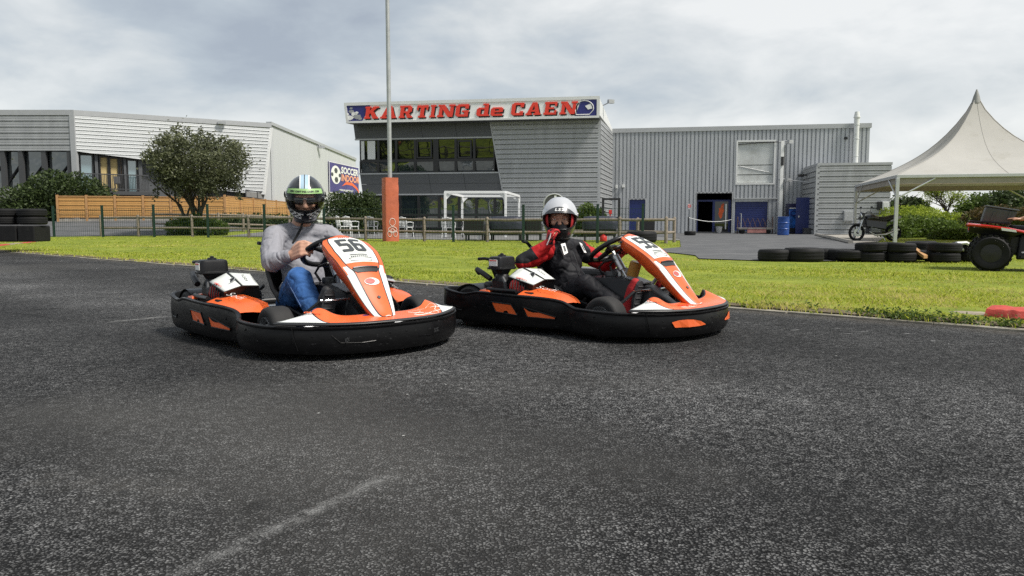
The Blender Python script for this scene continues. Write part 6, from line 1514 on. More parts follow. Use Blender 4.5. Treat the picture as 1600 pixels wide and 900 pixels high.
    idx = sorted(set(int(round(i*(len(half)-1)/36)) for i in range(37)))
    edge = [half[i] for i in idx]; full = edge+[(x, -y, a, b) for x, y, a, b in edge[::-1][1:]]
    for x, y, zb, zt in full:
        u = abs(y)/.57                                   # 0 nose centre .. 1 outer corner
        xi = .70+.0*u-(.06*smoothstep(.55, .95, u)); yi = y*(.80 if u < .6 else .80-.16*(u-.6)/.4)
        hz2 = .205+.050*math.exp(-((u-.78)/.20)**2) if True else 0
        if u > .9: hz2 = .205+.05*math.exp(-((.9-.78)/.20)**2)*max(0, 1-(u-.9)/.1*.5)
        inner.append(V((xi, yi, hz2)))
        e0 = V((x, y, zt+.004)); ed_ = (inner[-1]-e0)
        rows.append([e0+V((0, 0, .002)), e0+ed_*.05+V((0, 0, .004)), e0+ed_*.10+V((0, 0, .006))]+[e0+ed_*q_+V((0, 0, .004*(1-q_))) for q_ in NK]+[e0+ed_*.97, inner[-1], inner[-1]+V((-.012, 0, -.03))])
    nrow = len(rows)
    nm_ = lambda i, j: 1 if (j < 2 or j >= 9) else 0
    npn = MB().grid(rows, mfun=nm_).build('nose_panel', [MAT['nose_paint'], MAT['black_line']], K, smooth=45, fix=False)
    za = npn.data.attributes.new('zone', 'FLOAT', 'POINT'); zv = []
    for i in range(nrow):
        u = abs(i-(nrow-1)/2)/((nrow-1)/2)
        for j in range(12): zv.append(.5+u-(.50+.34*max(0, min(1, (j-2)/7))))
    za.data.foreach_set('value', zv)
    so = npn.modifiers.new('s', 'SOLIDIFY'); so.thickness = .006; so.offset = -1
    # lettering on the corners, white line flower on the left of the nose
    def nose_pt(i, k, lift=.004):
        i = i*(nrow-1)/36; i = max(0, min(nrow-1.001, i)); a = int(i); f_ = i-a; P_ = []
        for r_ in (rows[a], rows[a+1]):
            P_.append(r_[2]*(1-k)+r_[9]*k)
        return P_[0]*(1-f_)+P_[1]*f_+V((.3, 0, 1)).normalized()*lift
    c0 = nose_pt(5.0, .62, .006); xd = (nose_pt(8, .80)-nose_pt(3, .80)).normalized(); yd = (nose_pt(6, .9)-nose_pt(6, .3)).normalized()
    text_mb('ST', nose_pt(3.0, .70, .013), xd, yd, .022, .0006, .2, 1.2).build('lettering', MAT['print_dark'], npn, fix=False)
    text_mb('ORMEX', nose_pt(4.8, .58, .013), xd, yd, .022, .0006, .2, 1.2).build('lettering', MAT['print_orange'], npn, fix=False)
    if not second:
        mb = MB(); ci, ck = 26.0, .5
        for k in range(6):
            a0 = R(20+62*k)
            pts = []
            for q in range(11):
                tt = q/10*math.pi; rad_ = math.sin(tt)
                pts.append(nose_pt(ci+3.9*(math.cos(a0)*(.25+rad_*.9)-math.sin(a0)*.38*math.cos(tt)), ck+.46*(math.sin(a0)*(.25+rad_*.8)+math.cos(a0)*.38*math.cos(tt)), .004))
            mb.tube(pts, .0022, 4)
        o = mb.build('line_emblem', MAT['print_white'], npn); 
        mb = MB().add([nose_pt(15.6+1.5*math.cos(t), .86+.12*math.sin(t), .0045) for t in [R(i*24) for i in range(15)]], [tuple(range(15))]); mb.build('sticker', MAT['print_white'], npn)
        mb = MB().add([nose_pt(15.7+.6*math.cos(t), .86+.08*math.sin(t), .006) for t in [R(i*24) for i in range(15)]], [tuple(range(15))]); mb.build('sticker_print', MAT['print_blue'], npn)
    else:
        mb = MB().add([nose_pt(14.5+2.7*math.cos(t), .52+.26*math.sin(t), .0045) for t in [R(i*24) for i in range(15)]], [tuple(range(15))]); mb.build('sticker', MAT['print_white'], npn)
        mb = MB().tube([nose_pt(12+.5*k, .56+.1*math.sin(k*2.2), .006) for k in range(9)], .003, 4); mb.build('sticker_script', MAT['print_red'], npn)
    # pedals: pale bars either side with brackets, floor bulkhead
    for sd in (-1, 1):
        MB().tube([(.487, sd*.060, .272), (.466, sd*.225, .272)], .0085, 8).build('pedal_bar', MAT['chrome'], K, smooth=50)
        MB().tube([(.487, sd*.065, .270), (.50, sd*.10, .08)], .010, 6).build('pedal_arm', MAT['black_metal'], K)
        MB().tube([(.466, sd*.222, .27), (.42, sd*.30, .20), (.33, sd*.33, .08)], .010, 6).build('pedal_frame', MAT['black_metal'], K, smooth=50)
    return K
K56 = kart('56', (-1.185, 4.52), R(-49.6), 'orange, white and black go-kart number 56 with the grey-sweater driver', False)
K55 = kart('55', (.554, 5.043), R(-40.8), 'orange, white and black go-kart number 55 with the driver in a black and red suit', True)
# ------------------------------------------------------------------ people
mat('skin', (0.46, 0.25, 0.17), 0.5, var=0.10, vscale=14)
mat('lips', (0.33, 0.13, 0.10), 0.5)
mat('hair_dark', (0.012, 0.009, 0.007), 0.6)
mat('sweater', (0.255, 0.255, 0.280), 0.9, var=0.10, vscale=18, bump=0.004, bscale=14, spec=0.15)
mat('jeans', (0.040, 0.110, 0.29), 0.85, var=0.35, vscale=7, bump=0.003, bscale=16, spec=0.15, dirt=(0.15, 0.28, 0.50), dscale=4.5, dlo=0.5, dhi=0.85)
mat('suit_black', (0.010, 0.010, 0.013), 0.7, var=0.3, vscale=6, bump=0.006, bscale=11, spec=0.3)
mat('suit_red', (0.42, 0.010, 0.012), 0.65, var=0.15, vscale=8, bump=0.005, bscale=12)
mat('shoe_black', (0.014, 0.014, 0.016), 0.6, bump=0.002, bscale=60)
mat('sole', (0.035, 0.035, 0.038), 0.8, bump=0.003, bscale=90)
mat('helmet_black', (0.012, 0.014, 0.016), 0.22, coat=0.6, var=0.2, vscale=9)
mat('helmet_silver', (0.50, 0.51, 0.53), 0.26, coat=0.6, metal=0.15, var=0.04)
mat('helmet_grey', (0.05, 0.053, 0.058), 0.3, coat=0.4)
mat('stripe_blue', (0.36, 0.50, 0.60), 0.3, coat=0.4)
mat('strip_green', (0.27, 0.46, 0.17), 0.45, var=0.08)
mat('padding_red', (0.36, 0.012, 0.015), 0.8)
mat('padding_black', (0.012, 0.012, 0.012), 0.9)
mat('lens', (0.010, 0.010, 0.012), 0.12, spec=0.8)
def visor_mat(name, tint, alpha):
    m = bpy.data.materials.new(name); m.use_nodes = True; N = m.node_tree.nodes; L = m.node_tree.links; N.remove(N['Principled BSDF'])
    t = N.new('ShaderNodeBsdfTransparent'); t.inputs[0].default_value = (*tint, 1); g = N.new('ShaderNodeBsdfGlossy'); g.inputs['Roughness'].default_value = .03
    g.inputs[0].default_value = (.9, .92, .92, 1)
    lw = N.new('ShaderNodeLayerWeight'); lw.inputs[0].default_value = alpha; x = N.new('ShaderNodeMixShader')
    L.new(lw.outputs['Fresnel'], x.inputs[0]); L.new(t.outputs[0], x.inputs[1]); L.new(g.outputs[0], x.inputs[2]); L.new(x.outputs[0], N['Material Output'].inputs[0])
    MAT[name] = m
visor_mat('visor_clear', (.92, .93, .93), .24)
def zone_mat(name, m0, m1, th=.5):
    m = MAT[m0].copy(); m.name = name; N = m.node_tree.nodes; L = m.node_tree.links; b = N['Principled BSDF']
    at_ = N.new('ShaderNodeAttribute'); at_.attribute_name = 'zone'; g = N.new('ShaderNodeMath'); g.operation = 'GREATER_THAN'; g.inputs[1].default_value = th
    L.new(at_.outputs['Fac'], g.inputs[0]); x = N.new('ShaderNodeMix'); x.data_type = 'RGBA'; L.new(g.outputs[0], x.inputs[0])
    l0 = b.inputs['Base Color'].links
    if l0: L.new(l0[0].from_socket, x.inputs[6])
    x.inputs[7].default_value = MAT[m1].node_tree.nodes['Principled BSDF'].inputs['Base Color'].default_value
    L.new(x.outputs[2], b.inputs['Base Color']); MAT[name] = m
zone_mat('suit_two_tone', 'suit_black', 'suit_red')
def organic(mb, name, mats, parent, voxel=.008, smooth=8, wrinkle=0.0, wscale=14.0, mfun=None, folds_=None, zone=None):
    """one continuous skin round overlapping limbs"""
    o = bpy.data.objects.new('tmp', mb.mesh('tmp', MAT['skin'])); COL.objects.link(o)
    r = o.modifiers.new('r', 'REMESH'); r.mode = 'VOXEL'; r.voxel_size = voxel
    s_ = o.modifiers.new('s', 'SMOOTH'); s_.factor = .5; s_.iterations = smooth
    me = bpy.data.meshes.new_from_object(o.evaluated_get(bpy.context.evaluated_depsgraph_get()))
    bpy.data.objects.remove(o); me.name = name
    n = len(me.vertices); co = np.empty(n*3); me.vertices.foreach_get('co', co); co = co.reshape(-1, 3)
    if wrinkle > 0:
        nr = np.empty(n*3); me.vertex_normals.foreach_get('vector', nr); nr = nr.reshape(-1, 3)
        d = np.zeros(n)
        for i in range(n):
            p = V(co[i])
            if folds_: q = folds_(p)
            else: q = V((p.x*wscale, p.y*wscale, p.z*wscale*1.8))
            d[i] = noise.noise(q*.45)*.35-max(0, 1-abs(noise.noise(q))*3.2)**1.7*1.0-max(0, 1-abs(noise.noise(q*2.1+V((5, 3, 1))))*3.5)**2*.3
        co = co+nr*(d*wrinkle)[:, None]; me.vertices.foreach_set('co', co.ravel())
    me.materials.clear()
    for m in (mats if isinstance(mats, (list, tuple)) else [mats]): me.materials.append(m)
    if zone:
        at_ = me.attributes.new('zone', 'FLOAT', 'POINT'); at_.data.foreach_set('value', [zone(V(c)) for c in co])
    if mfun:
        for p in me.polygons: p.material_index = mfun(p.center)
    else: me.polygons.foreach_set('material_index', [0]*len(me.polygons))
    me.polygons.foreach_set('use_smooth', [True]*len(me.polygons)); me.update()
    o = bpy.data.objects.new(name, me); COL.objects.link(o); o.parent = parent; return o
def limb(mb, pts, rad):
    for i in range(len(pts)-1): mb.capsule(pts[i], pts[i+1], rad[i], rad[i+1])
    return mb
def hand_mb(mb, wrist, palm_dir, palm_n, side, curl, thumb=1.0, sc_=1.0, spread=.0):
    """palm, four fingers with three bends, thumb from the side of the palm. palm_n points out of the palm; side=+1 puts the thumb on +across"""
    w = V(wrist); d = V(palm_dir).normalized(); n_ = V(palm_n); n_ = (n_-d*n_.dot(d)).normalized(); ac = d.cross(n_)*side
    for k in (-.5, -.15, .2, .5): mb.capsule(w+ac*k*.05*sc_+d*.012*sc_, w+ac*k*.066*sc_+d*.080*sc_, .0135*sc_, .0130*sc_)
    for k, (off, ln) in enumerate(((.030, .072), (.010, .080), (-.011, .074), (-.031, .058))):
        base = w+ac*off*sc_+d*.082*sc_; a = curl[k]; p = base; ang = 0
        for seg, f_ in enumerate((.44, .32, .24)):
            ang += a*(.9 if seg == 0 else 1.1)
            q = p+(d*math.cos(ang)+n_*math.sin(ang)+ac*(off*spread))*ln*f_*sc_
            mb.capsule(p, q, (.0098-.0009*seg)*sc_, (.0092-.0010*seg)*sc_, 10, 4); p = q
    tb = w+ac*.028*sc_+d*.022*sc_
    t1 = tb+(ac*.75+d*.62+n_*.25*thumb).normalized()*.036*sc_; t2 = t1+(d*.75+ac*.15+n_*.65*thumb).normalized()*.030*sc_; t3 = t2+(d*.55+n_*.85*thumb-ac*.2).normalized()*.024*sc_
    for a, b, r0, r1 in ((tb, t1, .0155, .0118), (t1, t2, .0115, .0100), (t2, t3, .0100, .0082)): mb.capsule(a, b, r0*sc_, r1*sc_, 10, 4)
    return mb
def frame_from(fwd, up=(0, 0, 1)):
    f_ = V(fwd).normalized(); u = V(up); u = (u-f_*u.dot(f_)).normalized(); l = u.cross(f_); return Matrix((f_, l, u)).transposed()

def helm_surface(az, el):
    """outer skin of a full-face helmet, local x forward, y left, z up; az from the front, el from the equator"""
    ca, sa, ce, se = math.cos(az), math.sin(az), math.cos(el), math.sin(el)
    rx = .158 if ca > 0 else .150; x = rx*ca*ce; y = .119*sa*ce; z = .142*se if se > 0 else .172*se
    front = max(0, ca)*max(0, math.cos(el+.62))**3
    x += .030*front                                   # chin bar
    if se < 0: y *= 1-.10*(-se); 
    return V((x, y, z))
def build_helmet(P, ctr, fwd, up, style):
    """P: person object; ctr helmet centre in P's space"""
    Mx = frame_from(fwd, up); tr = lambda p: V(ctr)+Mx @ V(p)
    H = empty('helmet', (0, 0, 0), 0, False); H.parent = P
    NA, NE = 64, 40; els = [R(-52)+(R(90)-R(-52))*j/NE for j in range(NE+1)]
    # eye port: an opening in azimuth and elevation
    port_top = R(27) if style == 'closed' else R(20); port_bot = R(-18) if style == 'closed' else R(-24); port_az = R(72)
    def opening(az, el):
        a = abs(((az+math.pi) % (2*math.pi))-math.pi)
        if a > port_az: return False
        k = a/port_az; return port_bot+R(9)*k**3 < el < port_top-R(10)*k**3
    vs = [[helm_surface(2*math.pi*i/NA, e_) for i in range(NA)] for e_ in els]
    def mcol(i, j):
        el = (els[i]+els[i+1])/2; az = 2*math.pi*(j+.5)/NA
        return 0
    mb = MB(); mb.v = [tr(p) for r_ in vs for p in r_]
    for i in range(NE):
        for j in range(NA):
            az = 2*math.pi*(j+.5)/NA; el = (els[i]+els[i+1])/2
            if opening(az, el): continue
            mb.f.append([i*NA+j, i*NA+(j+1) % NA, (i+1)*NA+(j+1) % NA, (i+1)*NA+j]); a = abs(((az+math.pi) % (2*math.pi))-math.pi)
            if style == 'open': mb.m.append(1 if el < R(8) else 0)
            else: mb.m.append(0)
    shell = mb.build('shell', [MAT['helmet_black'], MAT['helmet_grey']] if style == 'closed' else [MAT['helmet_silver'], MAT['helmet_grey']], H, smooth=60)
    so = shell.modifiers.new('s', 'SOLIDIFY'); so.thickness = .012; so.offset = -1
    # inner lining (padding) a little smaller, open in front
    mb = MB(); mb.v = [tr(V((p.x*.88, p.y*.88, p.z*.90))) for r_ in vs for p in r_]
    for i in range(NE):
        for j in range(NA):
            az = 2*math.pi*(j+.5)/NA; el = (els[i]+els[i+1])/2; a = abs(((az+math.pi) % (2*math.pi))-math.pi)
            if a < R(50) and R(-30) < el < R(30): continue
            mb.f.append([i*NA+j, i*NA+(j+1) % NA, (i+1)*NA+(j+1) % NA, (i+1)*NA+j]); mb.m.append(1 if (a < R(74) and style == 'open' and R(-26) < el < R(14)) else 0)
    mb.build('lining', [MAT['padding_black'], MAT['padding_red']], H, smooth=60)
    S_ = lambda az, el, k=1.0, o=0.0: (lambda p: tr(p*k+p.normalized()*o))(helm_surface(R(az), R(el)))
    # rubber edge round the eye port
    ring_ = []
    for t in range(0, 49):
        th = 2*math.pi*t/48; a = port_az*math.copysign(abs(math.cos(th))**.55, math.cos(th)); k = abs(a)/port_az
        el = (port_top-R(10)*k**3) if math.sin(th) > 0 else (port_bot+R(9)*k**3)
        w = abs(math.sin(th))**.45; mid_ = (port_top+port_bot)/2; el = mid_+(el-mid_)*w
        ring_.append(tr(helm_surface(a, el)))
    MB().tube(ring_[:-1], .006, 6, closed=True).build('port_seal', MAT['black_plastic'], H, smooth=60)
    rim_ = [tr(helm_surface(2*math.pi*i/40, els[0])) for i in range(40)]
    MB().tube(rim_, .007, 6, closed=True).build('bottom_trim', MAT['black_plastic'], H, smooth=60)
    def surf_patch(fn, nu, nv, name, m, off, par=H):
        rows_ = [[S_(*fn(u/nu, v/nv), 1.0, off) for u in range(nu+1)] for v in range(nv+1)]
        return MB().grid(rows_).build(name, m, par, smooth=60)
    if style == 'closed':
        # twin pale stripes over the crown
        for a0, a1, m in ((-.030, -.024, 'print_white'), (-.024, -.003, 'stripe_blue'), (-.003, .003, 'print_dark'), (.003, .024, 'stripe_blue'), (.024, .030, 'print_white')):
            rows_ = []
            for k in range(25):
                t = R(32+116*k/24)
                rows_.append([tr(V((math.cos(t)*.158*(1 if math.cos(t) > 0 else .95), y, math.sin(t)*.140))*math.sqrt(max(0, 1-(y/.119)**2))*1.012+V(Mx @ V((0, y*(1-math.sqrt(max(0, 1-(y/.119)**2))*1.012), 0)))) if False else tr(V((math.cos(t)*.158*1.014*math.sqrt(1-(y/.119)**2), y, math.sin(t)*.142*1.014*math.sqrt(1-(y/.119)**2)))) for y in (a0, a1)])
            MB().grid(rows_).build('stripe', MAT[m], H, smooth=60)
        # clear visor with green sun strip on its brow
        def vis(u, v): return (-84+168*u, -22+57*v-(6*abs(2*u-1)**3)*(1 if v > .5 else -1))
        vz = surf_patch(vis, 40, 14, 'visor', MAT['visor_clear'], .006)
        def stp(u, v): return (-62+124*u, 20.5+12.0*v-(4.5*abs(2*u-1)**2.5))
        gs = surf_patch(stp, 30, 3, 'sun_strip', MAT['strip_green'], .009)
        txt = 'WWW.KARTING-CAEN.COM'; 
        for i, ch in enumerate(txt):
            az = 44-88*i/(len(txt)-1)          # reader's left is the wearer's right
            az = -az
            p = S_(az, 25.3-4.0*abs(az/62)**2.5, 1.0, .0105); p2 = S_(az+2, 25.3-4.0*abs(az/62)**2.5, 1.0, .0105); p3 = S_(az, 28.5-4.0*abs(az/62)**2.5, 1.0, .0105)
            text_mb(ch, p, p2-p, p3-p, .016, .0007, 0, 1.0).build('lettering', MAT['print_black'], gs, fix=False)
        for sd in (-1, 1):
            MB().lathe([(.020, 0), (.019, .006), (.008, .009)], S_(sd*88, 8, 1.0, .002), tuple(Mx @ V((0, sd, 0))), n=18).build('visor_pivot', MAT['black_plastic'], H, smooth=40)
        # chequered chin bands in a white border
        for sd in (-1, 1):
            def bandf(u, v): return (sd*(8+62*u), -33.5+14.5*u**1.4+(10.5+2.0*u)*(v-.5)+2.0)
            surf_patch(lambda u, v: (sd*(6+66*u), -33.5+14.5*u**1.4+(14.5+2.0*u)*(v-.5)+2.0), 16, 3, 'chin_band', MAT['print_white'], .0025)
            nu, nv = 8, 3
            for a in range(nu):
                for b in range(nv):
                    if (a+b) % 2: continue
                    MB().grid([[S_(*bandf((a+p)/nu, (b+q)/nv), 1.0, .0042) for p in (0, .5, 1)] for q in (0, 1)]).build('chequer', MAT['print_black'], H, smooth=60)
        surf_patch(lambda u, v: (-13+26*u, -44+17*v), 8, 5, 'chin_vent', MAT['black_plastic'], .006)
    else:
        # raised visor: pale glossy shield over the crown with a dark brow bearing lettering
        def vis(u, v): return (-88+176*u, 17+62*v-(14*abs(2*u-1)**2.2)*(1-v*.7))
        vz = surf_patch(vis, 40, 18, 'visor', MAT['helmet_silver'], .010)
        def brow(u, v): return (-58+116*u, 17+17*v*(1-abs(2*u-1)**2)-5.5*abs(2*u-1)**2.2)
        br = surf_patch(brow, 30, 4, 'visor_brow', MAT['helmet_grey'], .0125)
        for i, ch in enumerate('LS2'):
            az = -12+11*i; p = S_(az, 25, 1.0, .0145); text_mb(ch, p, S_(az+2, 25, 1.0, .0145)-p, S_(az, 28, 1.0, .0145)-p, .030, .0012, .15, 1.25).build('lettering', MAT['print_white'], br, fix=False)
        for sd in (-1, 1):
            MB().lathe([(.024, 0), (.022, .007), (.008, .010)], S_(sd*90, 8, 1.0, .004), tuple(Mx @ V((0, sd, 0))), n=18).build('visor_pivot', MAT['helmet_grey'], H, smooth=40)
        surf_patch(lambda u, v: (-34+68*u, -46+20*v), 12, 6, 'chin_bar', MAT['padding_black'], .005)
    return H, tr
def build_face(P, ctr, fwd, up, style):
    """head with face inside the helmet; returns capsule builder content for the body mesh plus face details"""
    Mx = frame_from(fwd, up); tr = lambda *p: V(ctr)+Mx @ V(p)
    return tr
def person56():
    P0 = bpy.data.objects.new('person', None)
    hc = V((-.214, .018, .845)); cam_l = V((.648*1.15-.7615*-4.4, .7615*1.15+.648*-4.4, 0))
    # direction from the head to the camera in kart space
    h = R(-49.6); wd = V((1.163+.05, -4.559-.18, 0)); fwd = V((wd.x*math.cos(h)+wd.y*math.sin(h), -wd.x*math.sin(h)+wd.y*math.cos(h), 0)).normalized(); fwd = (fwd+V((0, 0, -.22))).normalized()
    up = (V((0, 0, 1))+fwd*.0)
    Mx = frame_from(fwd, up); ht = lambda *p: hc+Mx @ V(p)
    sh = {-1: V((-.235, -.185, .600)), 1: V((-.245, .185, .605))}
    el = {-1: V((-.035, -.285, .462)), 1: V((-.03, .30, .455))}
    wr = {-1: V((.078, -.212, .512)), 1: V((.078, .212, .512))}
    hip = {s_: V((-.19, s_*.10, .175)) for s_ in (-1, 1)}; kn = {-1: V((.165, -.205, .372)), 1: V((.17, .215, .365))}; an = {-1: V((.385, -.185, .135)), 1: V((.385, .185, .135))}
    b = MB()
    b.ell(ht(.0, 0, .01), (.096, .076, .118), 20, 14, M=Mx); b.ell(ht(.030, 0, -.055), (.066, .058, .066), 16, 10, M=Mx)      # skull, jaw
    limb(b, [ht(.098, 0, .016), ht(.118, 0, -.022)], [.011, .016]); b.capsule(ht(.104, .013, -.028), ht(.104, -.013, -.028), .010, .010)   # nose
    limb(b, [ht(.086, .040, .034), ht(.093, .0, .036), ht(.086, -.040, .034)], [.013, .012, .013])    # brow
    for s_ in (-1, 1): b.ell(ht(.074, s_*.038, -.020), (.022, .024, .022), 10, 8, M=Mx); b.ell(ht(-.005, s_*.078, -.005), (.018, .008, .03), 10, 8, M=Mx)
    b.capsule(ht(.078, 0, -.092), ht(.070, 0, -.098), .020, .02); b.capsule(ht(.094, .018, -.060), ht(.094, -.018, -.060), .009, .009)
    limb(b, [ht(-.02, 0, -.06), V((-.265, 0, .665)), V((-.27, 0, .60))], [.060, .058, .062])
    limb(b, [V((-.295, 0, .53)), V((-.285, 0, .40)), V((-.22, 0, .20))], [.088, .088, .095])
    for s_ in (-1, 1):
        limb(b, [V((-.27, s_*.06, .60)), sh[s_], el[s_], wr[s_]], [.045, .045, .036, .026])
        limb(b, [hip[s_], kn[s_], an[s_]], [.065, .048, .034])
        dirp = (V((.165, s_*.155, .535))-wr[s_]).normalized(); dirp = (dirp*.5+V((.80, -s_*.12, .42))).normalized()
        hand_mb(b, wr[s_], dirp, V((.10, -s_*.92, -.20)), -s_, (.66, .72, .76, .80), 1.0, 1.14)
    body = organic(b, 'person', MAT['skin'], K56, .0062, 3)
    P = body; tag(P, 'driver of kart 56 in grey sweater, jeans and black chequered helmet with closed visor', 'person')
    P.parent = None; P.location = K56.location; P.rotation_euler = K56.rotation_euler
    # eyes hidden by sunglasses, mouth line
    for s_ in (-1, 1):
        rows_ = []
        for i in range(7):
            v = i/6-.5; rows_.append([ht(.117-.9*(s_*.036+u*.05)**2*4-.02*v*v, s_*.036+u*.052*(1-.25*max(0, -v)), .012+v*.044) for u in [k/6-.5 for k in range(7)]])
        sg = MB().grid(rows_).build('sunglass_lens', MAT['lens'], P, smooth=60); m_ = sg.modifiers.new('s', 'SOLIDIFY'); m_.thickness = .003
        MB().tube([ht(.100, s_*.062, .026), ht(.06, s_*.080, .022), ht(0, s_*.084, .014)], .0022, 5).build('temple', MAT['black_metal'], P)
    MB().tube([ht(.116, .012, .026), ht(.119, 0, .030), ht(.116, -.012, .026)], .0025, 5).build('bridge', MAT['steel'], P)
    MB().tube([ht(.098, .022, -.062), ht(.104, 0, -.060), ht(.098, -.022, -.062)], [.003, .005, .003], 6).build('mouth', MAT['lips'], P)
    # sweater
    s = MB()
    limb(s, [V((-.275, 0, .615)), V((-.285, 0, .54)), V((-.27, 0, .42)), V((-.235, 0, .30)), V((-.19, 0, .20))], [.092, .122, .126, .130, .135])
    for k in (-1, 1):
        s.ell(V((-.245, k*.080, .50)), (.080, .095, .12), 14, 10)
        limb(s, [V((-.268, k*.06, .640)), V((-.255, k*.12, .628)), sh[k]+V((0, 0, .012)), sh[k]*.5+el[k]*.5+V((0, k*.01, 0)), el[k], el[k]*.45+wr[k]*.55, wr[k]-(wr[k]-el[k]).normalized()*.030], [.060, .066, .072, .066, .060, .051, .041])
        s.ell(V((-.18, k*.10, .26)), (.11, .08, .10), 12, 8)
    s.ell(V((-.18, 0, .36)), (.075, .12, .14), 16, 10)
    def fl(p):
        k = -1 if p.y < 0 else 1
        if abs(p.y) > .15 and p.x > -.30:
            ax = (el[k]-sh[k]).normalized() if (p-el[k]).dot(wr[k]-el[k]) < 0 else (wr[k]-el[k]).normalized()
            s_ = (p-el[k]).dot(ax); return V((s_*24+p.z*5, p.y*7, p.z*7+p.x*4))
        return V((p.x*8+p.z*4, p.y*9+p.z*9, p.z*13-abs(p.y)*9))
    organic(s, 'sweater', MAT['sweater'], P, .0058, 3, .0068, 12, folds_=fl)
    MB().tube([V((-.265, 0, .682))+V((.062*math.cos(t), .072*math.sin(t), -.016*math.cos(t))) for t in [R(i*20) for i in range(18)]], .009, 6, closed=True).build('collar', MAT['sweater'], P, smooth=60)
    for k in (-1, 1):
        d = (wr[k]-el[k]).normalized(); c = wr[k]-d*.012
        MB().lathe([(.036, -.020), (.040, -.012), (.038, .0), (.034, .012), (.028, .010)], c, tuple(d), n=18).build('cuff', MAT['sweater'], P, smooth=60)
    # jeans
    j = MB(); limb(j, [V((-.20, .04, .19)), V((-.20, -.04, .19))], [.13, .13])
    for k in (-1, 1): limb(j, [hip[k], hip[k]*.5+kn[k]*.5+V((0, 0, .012)), kn[k], kn[k]*.55+an[k]*.45, an[k]+V((-.01, 0, .02))], [.102, .092, .076, .066, .054])
    organic(j, 'jeans', MAT['jeans'], P, .0065, 3, .0075, 13, folds_=lambda p: V((p.x*13+p.z*9, p.y*8, p.z*13-p.x*9)))
    for k in (-1, 1):
        pts = [hip[k]*(1-t)+kn[k]*t+V((0, k*(.101-.026*t), -.005)) for t in (.25, .5, .75, 1)]+[kn[k]*(1-t)+an[k]*t+V((0, k*(.0765-.018*t), 0)) for t in (.3, .6)]
        MB().tube(pts, .0022, 4).build('seam', mat('jeans_seam', (.10, .17, .33), .8) if 'jeans_seam' not in MAT else MAT['jeans_seam'], P)
    shoes(P, an, 'shoe_black', MAT['sole'])
    Hm, tr = build_helmet(P, hc+Mx @ V((-.012, 0, .012)), fwd, up, 'closed')
    # chin strap hanging
    q = hc+Mx @ V((.055, -.02, -.135))
    MB().tube([q, q+V((.02, -.02, -.035)), q+V((.025, -.045, -.075)), q+V((.02, -.075, -.125))], [.006, .008, .009, .007], 6).build('chin_strap', MAT['padding_black'], Hm, smooth=60)
    return P
def shoes(P, an, m, solem):
    for k in (-1, 1):
        a = an[k]; tip = V((.462, k*.172, .325)); heel = a+V((.03, 0, -.045))
        up_ = (tip-heel).normalized(); fw = V((.93, 0, -.30)); fw = (fw-up_*fw.dot(up_)).normalized()      # sole normal
        s = MB(); limb(s, [a+V((-.01, 0, .03)), a+V((0, 0, -.005)), heel+up_*.05-fw*.02], [.046, .046, .040])
        limb(s, [heel+up_*.03-fw*.024, heel+up_*.12-fw*.030, heel+up_*.19-fw*.024, heel+up_*.235-fw*.018], [.036, .041, .040, .030])
        o = organic(s, 'shoe', MAT[m], P, .006, 4)
        ac = up_.cross(fw); pl = []
        for t in [R(i*18) for i in range(20)]:
            c, sn_ = math.cos(t), math.sin(t); w = .043 if sn_ > -.1 else .034
            pl.append(heel+up_*(.125+.132*sn_)+ac*w*math.copysign(abs(c)**.8, c)+fw*.006)
        MB().prism(pl, fw*.018).build('shoe_sole', solem, o)
        for q in range(6): MB().tube([heel+up_*(.03+.038*q)-ac*.030+fw*.026, heel+up_*(.03+.038*q)+ac*.030+fw*.026], .0045, 4).build('tread', MAT['sole'], o)
